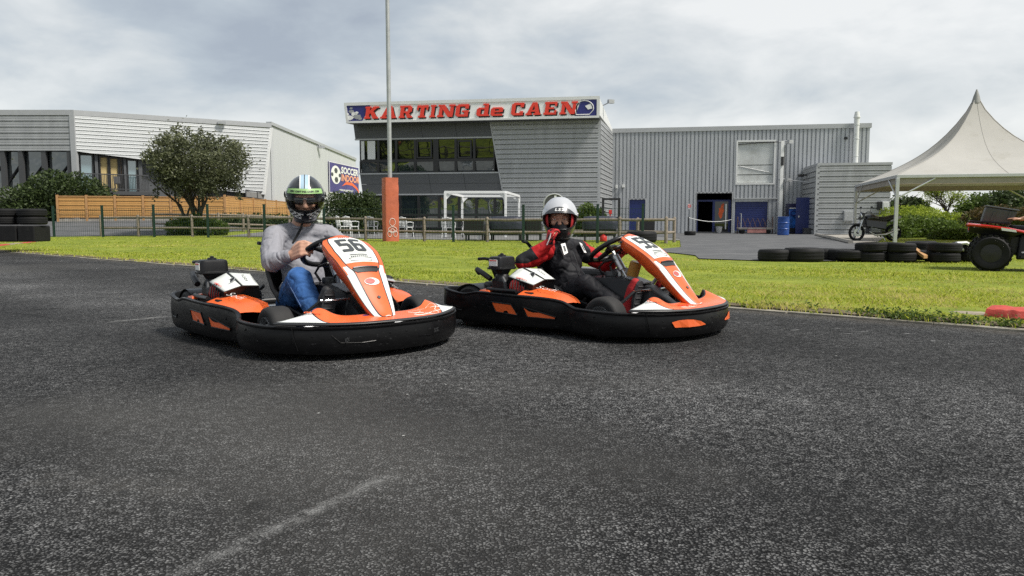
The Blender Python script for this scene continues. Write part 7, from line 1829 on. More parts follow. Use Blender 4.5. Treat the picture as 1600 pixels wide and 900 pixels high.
def person55():
    hc = V((-.252, -.045, .722)); h = R(-40.8); wd = V((-.554+.215, -5.043-.13, 0)); fwd = V((wd.x*math.cos(h)+wd.y*math.sin(h), -wd.x*math.sin(h)+wd.y*math.cos(h), 0)).normalized(); fwd = (fwd+V((0, 0, -.05))).normalized()
    Mx = frame_from(fwd, (0, 0, 1)); ht = lambda *p: hc+Mx @ V(p)
    sh = {-1: V((-.265, -.165, .510)), 1: V((-.24, .155, .510))}
    el = {-1: V((-.345, -.335, .432)), 1: V((-.05, .265, .40))}
    wr = {-1: V((-.205, -.232, .560)), 1: V((.085, .175, .470))}
    hip = {s_: V((-.19, s_*.09, .16)) for s_ in (-1, 1)}; kn = {-1: V((.075, -.185, .295)), 1: V((.13, .18, .33))}; an = {-1: V((.385, -.18, .135)), 1: V((.385, .18, .135))}
    b = MB()
    b.ell(ht(.0, 0, .01), (.092, .073, .115), 20, 14, M=Mx); b.ell(ht(.030, 0, -.055), (.064, .056, .064), 16, 10, M=Mx)
    limb(b, [ht(.094, 0, .012), ht(.112, 0, -.022)], [.010, .014]); b.capsule(ht(.098, .011, -.028), ht(.098, -.011, -.028), .009, .009)
    limb(b, [ht(.082, .040, .030), ht(.088, 0, .032), ht(.082, -.040, .030)], [.011, .010, .011])
    for s_ in (-1, 1): b.ell(ht(.072, s_*.038, -.018), (.022, .024, .022), 10, 8, M=Mx); b.ell(ht(-.005, s_*.076, -.005), (.018, .008, .03), 10, 8, M=Mx)
    b.capsule(ht(.075, 0, -.090), ht(.068, 0, -.096), .019, .019)
    limb(b, [ht(-.02, 0, -.06), V((-.262, -.02, .565)), V((-.265, 0, .50))], [.050, .050, .050])
    limb(b, [V((-.285, 0, .44)), V((-.27, 0, .34)), V((-.20, 0, .18))], [.075, .078, .082])
    for s_ in (-1, 1):
        limb(b, [V((-.26, s_*.05, .51)), sh[s_], el[s_], wr[s_]], [.04, .040, .032, .022]); limb(b, [hip[s_], kn[s_], an[s_]], [.066, .045, .033])
    hand_mb(b, wr[-1], V((.22, .02, .96)), V((.45, .82, -.1)), -1, (.75, .80, .85, .9), .4, .84)
    hand_mb(b, wr[1], V((.6, -.15, .55)), V((.35, -.70, -.55)), -1, (.72, .78, .82, .86), 1.0, .88)
    P = organic(b, 'person', MAT['skin'], None, .0062, 3)
    tag(P, 'young driver of kart 55 in black and red suit, silver open-visor helmet, gloved hand raised', 'person')
    P.location = K55.location; P.rotation_euler = K55.rotation_euler
    # eyes, brows, dark hair fringe
    for s_ in (-1, 1):
        MB().ell(ht(.0865, s_*.034, .007), (.008, .012, .0048), 12, 8, M=Mx).build('eye', MAT['print_white'], P, smooth=60)
        MB().ell(ht(.0925, s_*.0335, .007), (.003, .0048, .0046), 10, 6, M=Mx).build('iris', MAT['hair_dark'], P, smooth=60)
        MB().tube([ht(.094, s_*.018, .028), ht(.093, s_*.036, .033), ht(.084, s_*.054, .026)], [.002, .0035, .002], 5).build('eyebrow', MAT['hair_dark'], P)
        MB().tube([ht(.094, s_*.020, .011), ht(.0955, s_*.034, .0145), ht(.090, s_*.050, .010)], .0035, 5).build('eyelid', MAT['skin'], P)
    hr = MB(); rr = random.Random(8)
    for k in range(26):
        y = -.06+.12*k/25; hr.tube([ht(.06, y*.8, .105), ht(.092-y*y*4, y, .075), ht(.094-y*y*5, y+rr.uniform(-.01, .01), .045+rr.uniform(-.008, .014))], [.006, .006, .001], 5)
    hr.build('hair', MAT['hair_dark'], P, smooth=60)
    # black neck tube drawn over nose and chin
    nk = MB(); nk.ell(ht(.034, 0, -.062), (.075, .066, .066), 18, 12, M=Mx); nk.capsule(ht(.088, 0, -.030), ht(.085, 0, -.07), .030, .034)
    limb(nk, [ht(-.01, 0, -.075), V((-.258, -.02, .575)), V((-.262, 0, .53))], [.064, .066, .085]); organic(nk, 'neck_tube', MAT['suit_black'], P, .006, 5, .002, 30)
    # suit jacket
    s = MB(); limb(s, [V((-.262, 0, .535)), V((-.275, 0, .45)), V((-.255, 0, .33)), V((-.20, 0, .20))], [.085, .118, .125, .135])
    for k in (-1, 1):
        s.ell(V((-.235, k*.075, .42)), (.08, .085, .10), 14, 10)
        limb(s, [V((-.258, k*.05, .548)), sh[k]+V((0, 0, .008)), sh[k]*.5+el[k]*.5+V((0, k*.008, -.01)), el[k], el[k]*.5+wr[k]*.5, wr[k]-(wr[k]-el[k]).normalized()*.02], [.055, .070, .066, .060, .050, .040])
    s.ell(V((-.175, 0, .30)), (.075, .11, .12), 16, 10)
    def zn(c):
        k = -1 if c.y < 0 else 1; a, b_, w_ = sh[k], el[k], wr[k]; ab = b_-a; t = (c-a).dot(ab)/ab.length_squared
        out = (abs(c.y)-.165)*8
        low = ((a+ab*max(0, min(1, t))).z-.006-c.z)*14
        fore = (c-b_).dot((w_-b_).normalized())
        if k == -1: v = min((t-.12)*2, low) if fore < .03 or c.z < b_.z else max(low, (fore-.105)*10)
        else: v = max(min((t-.25)*2, low), fore*6)
        return .5+min(out, v)
    organic(s, 'jacket', MAT['suit_two_tone'], P, .0075, 6, .007, 13, zone=zn, folds_=lambda p: V((p.x*10, p.y*12+p.z*8, p.z*12-p.y*7)))
    MB().tube([V((-.155, -.022, .50)), V((-.125, -.020, .44)), V((-.105, -.012, .36)), V((-.10, -.0, .27))], .0028, 5).build('zip', MAT['dark_grey'], P)
    # white name patches at the collar bones
    for k, o_ in ((-1, 0), (1, 0)):
        c = V((-.178, k*.105, .512)); xd = V((.25*(-k)*.5, .85, -.2*k)).normalized(); yd = V((-.42, -.12*k, .80)).normalized(); nn = xd.cross(yd)
        if nn.x < 0: nn = -nn
        c = c+nn*.018
        mb = MB().prism([c+xd*a+yd*b_ for a, b_ in ((-.020, -.042), (.020, -.036), (.022, .038), (-.018, .042))], nn*.004); pa = mb.build('patch', MAT['print_white'], P)
        MB().prism([c+nn*.004+xd*a+yd*b_ for a, b_ in ((-.008, -.022), (.009, -.020), (.010, .020), (-.007, .022))], nn*.002).build('patch_print', MAT['print_dark'], pa)
    # trousers
    j = MB(); limb(j, [V((-.20, .035, .17)), V((-.20, -.035, .17))], [.115, .115])
    for k in (-1, 1): limb(j, [hip[k], hip[k]*.5+kn[k]*.5+V((0, 0, .01)), kn[k], kn[k]*.5+an[k]*.5, an[k]+V((-.01, 0, .02))], [.092, .084, .070, .060, .050])
    organic(j, 'trousers', MAT['suit_black'], P, .0075, 5, .006, 13, folds_=lambda p: V((p.x*12+p.z*9, p.y*8, p.z*12-p.x*8)))
    # gloves: red with black fingers underneath
    for k in (-1, 1):
        g = MB()
        if k < 0: hand_mb(g, wr[-1], V((.22, .02, .96)), V((.45, .82, -.1)), -1, (.75, .80, .85, .9), .4, .93)
        else: hand_mb(g, wr[1], V((.6, -.15, .55)), V((.35, -.70, -.55)), -1, (.72, .78, .82, .86), 1.0, .95)
        d = (wr[k]-el[k]).normalized(); limb(g, [wr[k]-d*.045, wr[k]+d*.015], [.037, .033])
        gl_o = organic(g, 'glove', [MAT['suit_red'], MAT['suit_black']], P, .0045, 2, mfun=lambda c, k=k: 1 if noise.noise(V(c)*38) > .22 else 0)
        if k < 0: MB().tube([wr[k]+V((.012, -.032, -.01)), wr[k]+V((.03, -.03, .03)), wr[k]+V((.04, -.022, .07))], .0045, 5).build('piping', MAT['print_white'], gl_o)
    shoes(P, an, 'padding_red', MAT['sole'])
    build_helmet(P, hc+Mx @ V((-.012, 0, .008)), fwd, (0, 0, 1), 'open')
    return P
person56(); person55()
# ------------------------------------------------------------------ vegetation
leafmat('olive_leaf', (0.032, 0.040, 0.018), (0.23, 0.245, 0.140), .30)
leafmat('dark_leaf', (0.018, 0.032, 0.011), (0.095, 0.135, 0.042), .30)
leafmat('mid_leaf', (0.040, 0.070, 0.012), (0.150, 0.220, 0.040), .40)
leafmat('bright_leaf', (0.14, 0.20, 0.02), (0.46, 0.54, 0.07), .45)
leafmat('red_leaf', (0.035, 0.040, 0.014), (0.15, 0.10, 0.035), .3)
mat('bark', (0.055, 0.045, 0.035), 0.9, var=0.3, vscale=9, bump=0.01, bscale=14)
def leaf_mesh(name, pts, size, m, seed, tones, elong=1.7, nrm=None):
    """many small pointed leaves, one tone each"""
    rg = np.random.default_rng(seed); n = len(pts); pts = np.asarray(pts, float)
    d = rg.normal(size=(n, 3)); d /= np.linalg.norm(d, axis=1)[:, None]; d[:, 2] = d[:, 2]*.7+.15
    if nrm is not None: d = d*.8+np.asarray(nrm)*.6; d /= np.linalg.norm(d, axis=1)[:, None]
    q = rg.normal(size=(n, 3)); a = np.cross(d, q); a /= np.linalg.norm(a, axis=1)[:, None]+1e-9
    s = (size*rg.uniform(.6, 1.35, n))[:, None]
    v = np.stack([pts-d*s*elong*.5, pts+a*s*.5, pts+d*s*elong*.5, pts-a*s*.5], 1).reshape(-1, 3)
    me = bpy.data.meshes.new(name); me.vertices.add(4*n); me.vertices.foreach_set('co', v.ravel())
    me.loops.add(4*n); me.loops.foreach_set('vertex_index', np.arange(4*n)); me.polygons.add(n)
    me.polygons.foreach_set('loop_start', np.arange(0, 4*n, 4)); me.polygons.foreach_set('loop_total', np.full(n, 4))
    me.update(calc_edges=True); me.materials.append(m)
    at_ = me.attributes.new('tone', 'FLOAT', 'POINT'); t = np.clip(np.asarray(tones)+rg.normal(0, .22, n), 0, 1); at_.data.foreach_set('value', np.repeat(t, 4))
    return me
def plant_obj(name, me, parent, off):
    o = bpy.data.objects.new(name, me); COL.objects.link(o); o.parent = parent; o.location = off; o['kind'] = 'stuff'; return o
def blob_points(rg, cen, rad, n, shell=.55, rough=.18, seed=0):
    """points through an uneven ellipsoid, denser near its skin; clump tones"""
    P = []; N = []; Tn = []
    while len(P) < n:
        u = rg.normal(size=3); u /= np.linalg.norm(u); k = 1-shell*rg.random()**1.6
        bump = 1+rough*noise.noise(V(u*2.3+seed))+.55*rough*noise.noise(V(u*6+seed+9))
        p = cen+u*rad*k*bump
        if p[2] < cen[2]-rad[2]*.98: continue
        P.append(p); N.append(u); Tn.append(.42+.35*noise.noise(V(p*1.9))+.25*noise.noise(V(p*5.0)))
    return P, N, Tn
def shrub(name, label, cat, base, blobs, n, size, m, seed, group=None, elong=1.6, stems=3):
    r = thing(name, label, cat, base, 0, group); rg = np.random.default_rng(seed)
    P, N, Tn = [], [], []; vol = sum(b[3]*b[4]*b[5] for b in blobs)
    for i, b in enumerate(blobs):
        a, c, t = blob_points(rg, np.array(b[:3]), np.array(b[3:6]), int(n*b[3]*b[4]*b[5]/vol)+40, seed=seed*3.1+i)
        P += a; N += c; Tn += t
    P = np.array(P)-np.array(base)
    plant_obj('foliage', leaf_mesh('foliage', P, size, MAT[m], seed, Tn, elong, N), r, (0, 0, 0))
    for k in range(stems):
        b = blobs[k % len(blobs)]; MB().tube([V((b[0]+.1*k, b[1], base[2]-.05)), V((b[0], b[1], b[2]))], [.05, .02], 6).build('stem', MAT['bark'], r)
    return r
# ---- the round evergreen tree in front of the sports hall
def olive():
    ty = 31.0; b0 = at(303, 350, ty); gz_ = G(b0.x, ty); base = V((b0.x, ty, gz_))
    r = thing('evergreen_tree', 'round bushy grey-green tree with a forked trunk behind the fence', 'tree', base)
    rr = random.Random(21); tips = []
    cz = at(303, 257, ty).z; crx, crz = 1.95, 1.30
    cen = V((base.x+.22, ty, cz))
    def branch(mb, p, d, ln, rad, lv):
        pts = [p]; q = p; dd = d.copy()
        for k in range(4):
            dd = (dd+V((rr.uniform(-.16, .16), rr.uniform(-.16, .16), rr.uniform(-.04, .14)))).normalized(); q = q+dd*ln/4; pts.append(q)
        mb.tube(pts, [rad*(1-.13*k) for k in range(5)], 8 if lv < 2 else 5)
        if lv >= 2: tips.extend(pts[1:])
        if lv < 4:
            for k in range(3 if lv < 3 else 2):
                s_ = pts[rr.choice((2, 3, 4))]; nd = (dd+V((rr.uniform(-.9, .9), rr.uniform(-.9, .9), rr.uniform(-.25, .65)))).normalized()
                branch(mb, s_, nd, ln*rr.uniform(.58, .78), rad*.55, lv+1)
    mb = MB()
    for d, l, rd in ((V((.06, .05, 1)), 1.5, .13), (V((.42, -.1, 1)), 1.5, .11), (V((-.42, .15, 1)), 1.4, .10), (V((.1, .35, 1)), 1.4, .08)):
        branch(mb, base+V((d.x*.12, 0, -.05)), d.normalized(), l, rd, 0)
    mb.build('trunk', MAT['bark'], r, smooth=60)
    rg = np.random.default_rng(5); P = []; Tn = []; N = []
    # leaf sprays gather in clumps over an uneven crown
    cl = []
    for _ in range(185):
        u = rg.normal(size=3); u /= np.linalg.norm(u)
        k = .35+.65*rg.random()**.5
        bump = 1+.16*noise.noise(V(u*2.2+3.3))+.09*noise.noise(V(u*5+1))
        p = np.array(cen)+u*np.array((crx, crx*.95, crz))*k*bump
        if p[2] < cen.z-crz*.80: p[2] = cen.z-crz*.80+rg.random()*.3
        cl.append((p, u, k))
    for p, u, k in cl:
        t0 = .40+.3*noise.noise(V(p*.9))
        for _ in range(105):
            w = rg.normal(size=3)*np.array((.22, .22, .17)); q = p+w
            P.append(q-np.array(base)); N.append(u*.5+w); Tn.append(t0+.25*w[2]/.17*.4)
    for _ in range(60):           # loose shoots that break the outline
        u = rg.normal(size=3); u[2] = abs(u[2])*.8+u[2]*.2; u /= np.linalg.norm(u); s_ = np.array(cen)+u*np.array((crx, crx, crz))*.93
        for q in range(26):
            P.append(s_+u*q/26*.30+rg.normal(size=3)*.045-np.array(base)); N.append(u); Tn.append(.5)
    for _ in range(14):           # drooping sprays under the crown
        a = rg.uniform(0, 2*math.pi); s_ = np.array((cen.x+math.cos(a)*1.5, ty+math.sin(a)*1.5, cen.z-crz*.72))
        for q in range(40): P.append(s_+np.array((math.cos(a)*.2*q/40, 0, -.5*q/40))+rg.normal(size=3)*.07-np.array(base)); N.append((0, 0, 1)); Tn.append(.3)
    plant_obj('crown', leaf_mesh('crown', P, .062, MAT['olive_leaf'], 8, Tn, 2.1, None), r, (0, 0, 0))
olive()
# weeds and planting at its foot
b = at(303, 350, 30.8)
shrub('ground_shrub', 'clump of low shrubs round the foot of the grey-green tree', 'shrub', (b.x, 30.8, G(b.x, 30.8)), [(b.x-.5, 30.8, G(b.x, 30.8)+.3, .7, .5, .5), (b.x+.7, 30.9, G(b.x, 30.8)+.28, .7, .5, .45), (b.x+.1, 30.7, G(b.x, 30.8)+.35, .4, .4, .6)], 4200, .06, 'mid_leaf', 31, elong=2.4)
# dark shrub before the left glazing
b = at(85, 330, 41.5); z = .8
shrub('dark_shrub', 'large dark green shrub in front of the glazed left end of the sports hall', 'shrub', (b.x, 41.5, z), [(xat(40, 41.5), 41.5, 1.7, 1.6, 1.2, 1.2), (xat(86, 41.5), 41.3, 2.2, 1.5, 1.2, 1.5), (xat(120, 41.5), 41.6, 2.3, 1.6, 1.2, 1.2), (xat(62, 41.5), 41.0, 1.6, 1.5, 1.0, 1.1), (xat(138, 41.5), 42.5, 2.0, 1.2, .8, .9), (xat(10, 41.5), 41.5, 1.2, 1.4, 1.0, .8)], 15000, .10, 'dark_leaf', 3)
# hedges left of the tall building
b = at(545, 340, 36)
shrub('tall_hedge', 'tall dark clipped hedge under the violet banner', 'hedge', (b.x, 38, .1), [(xat(q, 38), 38+.3*(i % 2), at(q, 331, 38).z-.1, .75, .6, 1.15) for i, q in enumerate((528, 545, 562, 575))], 12000, .075, 'dark_leaf', 7)
b = at(400, 345, 38)
shrub('low_hedge', 'low dark hedge in front of the receding tan fence panels', 'hedge', (b.x, 38, .5), [(xat(q, 38), 38, .55, .9, .6, .62) for q in (352, 376, 400, 424, 446, 470)], 9000, .075, 'dark_leaf', 9)
b = at(925, 345, 33)
shrub('round_shrub', 'bushy green shrub against the grey cladding right of the white helmet', 'shrub', (b.x, 34, 0), [(xat(918, 34), 34, .75, .6, .5, .85), (xat(934, 34), 34.2, .62, .55, .5, .75), (xat(906, 34), 34, .5, .4, .4, .6)], 6000, .075, 'mid_leaf', 12)
# ---- garden beyond the marquee
S3 = [('bright_hedge', 'bright yellow-green hedge seen under the marquee beside its thick post', [(1406, 322, 40, 1.5, .9), (1436, 321, 41, 1.5, .9), (1458, 327, 40, 1.1, .8)], 'bright_leaf', 9000),
      ('bright_hedge', 'bright green hedge in the middle distance under the marquee', [(1478, 331, 38, 1.3, .7), (1504, 333, 38, .9, .6)], 'bright_leaf', 6000),
      ('dark_bush', 'broad dark green bush under the marquee, left of the quad', [(1420, 336, 33, 1.4, .75), (1452, 338, 33, 1.3, .7), (1478, 343, 33, 1.0, .6), (1404, 340, 32.5, .8, .6)], 'mid_leaf', 9000),
      ('clipped_dome', 'large reddish-green clipped dome bush behind the quad box', [(1534, 323, 34, 1.05, .9), (1562, 319, 34, 1.15, 1.0), (1590, 323, 34, 1.0, .85)], 'red_leaf', 11000),
      ('low_bush', 'low light green bush on the lawn just left of the quad', [(1494, 357, 29, .75, .35), (1520, 358, 29, .7, .33), (1475, 361, 29.5, .5, .28)], 'mid_leaf', 6000),
      ('side_bush', 'green bush at the right edge of the photo behind the quad rider', [(1612, 335, 26, 1.0, .7), (1640, 325, 26, 1.4, .9)], 'mid_leaf', 5000)]
for i, (nm, lb, bl, m, n) in enumerate(S3):
    B = [(xat(px, Y), Y, at(px, py, Y).z-rz, rx, .8, rz) for px, py, Y, rx, rz in bl]      # py is the top of each mound
    B = [(x, y, max(z, .1), rx, ry, rz) for x, y, z, rx, ry, rz in B]
    shrub(nm, lb, 'hedge' if 'hedge' in nm else 'bush', (B[0][0], B[0][1], 0), B, n, .075, m, 40+i)
def tree(px, py_top, py_mid, Y, rx, rz, m, label, seed, n=9000, size=.15):
    x = xat(px, Y); zt = at(px, py_top, Y).z; base = V((x, Y, 0)); r = thing('garden_tree', label, 'tree', base, 0, 'trees of the garden beyond the marquee')
    rr = random.Random(seed); mb = MB(); mb.tube([base, base+V((.05, 0, zt*.4)), base+V((-.05, 0, zt*.75))], [.16, .12, .05], 8)
    for k in range(7): a = k*.9; p = base+V((0, 0, zt*(.35+.06*k))); mb.tube([p, p+V((math.cos(a)*rx*.6, math.sin(a)*rx*.6, zt*.22))], [.06, .02], 5)
    mb.build('trunk', MAT['bark'], r, smooth=60); rg = np.random.default_rng(seed); P, N, Tn = [], [], []
    for k in range(9):
        a = rr.uniform(0, 6.28); c = np.array((x+math.cos(a)*rx*.5, Y+math.sin(a)*rx*.5, zt-rz+rr.uniform(-.35, .35)*rz)); q, nn, t = blob_points(rg, c, np.array((rx*.62, rx*.62, rz*.6)), n//9, .7, .3, seed+k); P += q; N += nn; Tn += t
    plant_obj('crown', leaf_mesh('crown', np.array(P)-np.array(base), size, MAT[m], seed, Tn, 1.5, N), r, (0, 0, 0))
tree(1552, 290, 310, 52, 2.2, 1.7, 'mid_leaf', 'mid green tree behind the clipped dome, under the marquee eave', 61)
tree(1592, 286, 305, 50, 2.0, 2.0, 'dark_leaf', 'darker tree at the right edge under the marquee eave', 62)
tree(1412, 300, 320, 50, 1.4, 1.2, 'dark_leaf', 'small dark tree just right of the thick marquee post', 63, 5000)
# thin, nearly leafless tree
def bare():
    Y = 46; base = V((xat(1478, Y), Y, 0)); r = thing('bare_tree', 'thin tree with mostly bare spreading twigs seen under the marquee', 'tree', base); rr = random.Random(77); mb = MB(); tp = []
    def br(p, d, ln, rad, lv):
        q = p+d*ln; mb.tube([p, (p+q)/2+V((rr.uniform(-.05, .05), 0, .02)), q], [rad, rad*.8, rad*.6], 5)
        if lv >= 3: tp.append(q)
        if lv < 5:
            for k in range(3 if lv else 5): br(q if k else (p+q)/2, (d+V((rr.uniform(-1, 1), rr.uniform(-.8, .8), rr.uniform(-.2, .5)))).normalized(), ln*rr.uniform(.6, .8), rad*.6, lv+1)
    br(base, V((.05, 0, 1)), 1.3, .09, 0); mb.build('trunk', MAT['bark'], r); rg = np.random.default_rng(3)
    P = [np.array(t-base)+rg.normal(size=3)*.10 for t in tp for _ in range(5)]
    plant_obj('crown', leaf_mesh('crown', P, .06, MAT['bright_leaf'], 3, [.4]*len(P)), r, (0, 0, 0))
bare()
# ---- grass blades over the lawn
def grass():
    m = bpy.data.materials.new('grass_blade'); m.use_nodes = True; N = m.node_tree.nodes; L = m.node_tree.links; b = N['Principled BSDF']
    b.inputs['Roughness'].default_value = .55; b.inputs['Specular IOR Level'].default_value = .25
    at_ = N.new('ShaderNodeAttribute'); at_.attribute_name = 'tone'; r = N.new('ShaderNodeValToRGB'); L.new(at_.outputs['Fac'], r.inputs[0]); e = r.color_ramp.elements
    e.new(.5); e.new(.8)
    for i, (p, c) in enumerate(((0, (.07, .115, .008)), (.42, (.36, .43, .036)), (.72, (.53, .56, .07)), (1, (.60, .53, .20)))): e[i].position = p; e[i].color = (*c, 1)
    L.new(r.outputs[0], b.inputs['Base Color']); t = N.new('ShaderNodeBsdfTranslucent'); L.new(r.outputs[0], t.inputs[0])
    x = N.new('ShaderNodeMixShader'); x.inputs[0].default_value = .45; L.new(b.outputs[0], x.inputs[1]); L.new(t.outputs[0], x.inputs[2]); L.new(x.outputs[0], N['Material Output'].inputs[0])
    rg = np.random.default_rng(17); n = 420000
    px = rg.uniform(-.95, 1.15, n*3); lr = 4.6*np.exp(rg.random(n*3)*math.log(34/4.6))     # depth spread evenly in log
    X = px*lr; Y = lr
    d = EN.x*X+EN.y*Y-EC
    sq = X*.767-Y*.642; thin = .06+.07*np.sin(sq*2.1+1)*np.sin(sq*.83)+.05*np.sin(sq*6.7)+.03*np.sin(sq*17.1)
    keep = (d > thin) & (Y < 31); keep |= (d > -.03) & (rg.random(n*3) < .16) & (Y < 31)
    def inside(poly, X, Y):
        c = np.zeros(len(X), bool); k = len(poly)
        for i in range(k):
            (x0, y0), (x1, y1) = poly[i][:2], poly[(i+1) % k][:2]
            if y0 == y1: continue
            c ^= ((y0 > Y) != (y1 > Y)) & (X < (x1-x0)*(Y-y0)/(y1-y0)+x0)
        return c
    keep &= ~inside([(p[0], p[1]) for p in dv], X, Y)
    keep &= ~inside([(-11.5, 29.2), (7, 27.5), (6.5, 46), (-12.5, 46)], X, Y)
    # bare, trodden patch by the kerb
    kx, ky = gp(1500, 492).x, gp(1500, 492).y
    keep &= ~((((X-kx)/.42)**2+((Y-ky)/.22)**2 < 1+.4*np.sin(X*23)) & (rg.random(n*3) < .9))
    for A_, B_ in ((gp(1536, 500), gp(1640, 510)), (gp(1476, 494), gp(1536, 500))):
        ux, uy = (B_-A_).normalized().xy; q = (X-A_.x)*ux+(Y-A_.y)*uy; w = -(X-A_.x)*uy+(Y-A_.y)*ux
        keep &= ~((q > -.05) & (q < (B_-A_).length+.1) & (w > -.10) & (w < .30))
    X, Y, d = X[keep][:n], Y[keep][:n], d[keep][:n]; n = len(X)
    L_ = np.clip((X+1)/-16, 0, 1); L_ = L_*L_*(3-2*L_); s_ = np.clip(d/13, 0, 1); Z = .2*L_*s_*s_*(3-2*s_)
    for (a, c) in ((29., 42.),): pass
    tone = np.empty(n)
    nz = np.sin(X*.9+1.3*np.sin(Y*.7))*np.sin(Y*1.1+.8*np.sin(X*.5)); nz2 = np.sin(X*4.1+Y*2.3)*np.sin(Y*3.7-X*1.9)
    nz3 = np.sin(X*.37+2+1.7*np.sin(Y*.31))*np.sin(Y*.53+1.1*np.sin(X*.29)); tone = .50+.12*nz+.09*nz2+.12*nz3+rg.normal(0, .27, n); tone += np.where(d < .35, .16, 0)
    tone = np.where(rg.random(n) < .07, tone+.35, tone); tone = np.where((nz3 > .55) & (nz2 > .1), tone+.22, tone)
    h = rg.uniform(.016, .040, n)*(1+.25*nz)*np.where(d < .25, 1.25, 1); tuft = rg.random(n) < .02; h[tuft] *= 1.6
    w = np.maximum(.0032, .00062*Y)*rg.uniform(.7, 1.3, n); a = rg.uniform(0, 2*math.pi, n); ln = rg.uniform(.2, .9, n)*h; b2 = rg.uniform(0, 2*math.pi, n)
    ca, sa = np.cos(a)*w, np.sin(a)*w; lx_, ly = np.cos(b2)*ln, np.sin(b2)*ln; z0 = Z+.012
    v = np.stack([np.stack([X-ca, Y-sa, z0], 1), np.stack([X+ca, Y+sa, z0], 1), np.stack([X+lx_*.35+ca*.8, Y+ly*.35+sa*.8, z0+h*.62], 1), np.stack([X+lx_, Y+ly, z0+h], 1), np.stack([X+lx_*.35-ca*.8, Y+ly*.35-sa*.8, z0+h*.62], 1)], 1).reshape(-1, 3)
    me = bpy.data.meshes.new('grass'); me.vertices.add(5*n); me.vertices.foreach_set('co', v.ravel()); me.loops.add(5*n); me.loops.foreach_set('vertex_index', np.arange(5*n)); me.polygons.add(n)
    me.polygons.foreach_set('loop_start', np.arange(0, 5*n, 5)); me.polygons.foreach_set('loop_total', np.full(n, 5)); me.update(calc_edges=True); me.materials.append(m)
    q = me.attributes.new('tone', 'FLOAT', 'POINT'); q.data.foreach_set('value', np.repeat(np.clip(tone, 0, 1), 5))
    o = bpy.data.objects.new('grass', me); COL.objects.link(o); o['kind'] = 'stuff'; tag(o, 'bright yellow-green mown grass growing over the lawn', 'grass')
grass()
# leafy weeds along the ragged edge by the kerb
def weeds():
    rg = np.random.default_rng(9); P = []; Tn = []
    for px in np.concatenate([rg.uniform(1180, 1480, 34), rg.uniform(1380, 1540, 26), rg.uniform(1540, 1620, 10)]):
        s0 = gp(px, 448+(px-730)*.0785); c = np.array((s0.x, s0.y, .02))+np.array((rg.normal()*.06, abs(rg.normal())*.10, 0)); k = int(rg.integers(14, 40)); sp = rg.uniform(.02, .05)
        for _ in range(k): P.append(c+np.array((rg.normal()*sp, rg.normal()*sp, abs(rg.normal())*sp*.7))); Tn.append(.35+.2*rg.normal())
    me = leaf_mesh('weeds', P, .014, MAT['mid_leaf'], 12, Tn, 1.8); o = bpy.data.objects.new('weeds', me); COL.objects.link(o); o['kind'] = 'stuff'; tag(o, 'leafy green weeds along the ragged lawn edge near the kerb', 'weeds')
weeds()
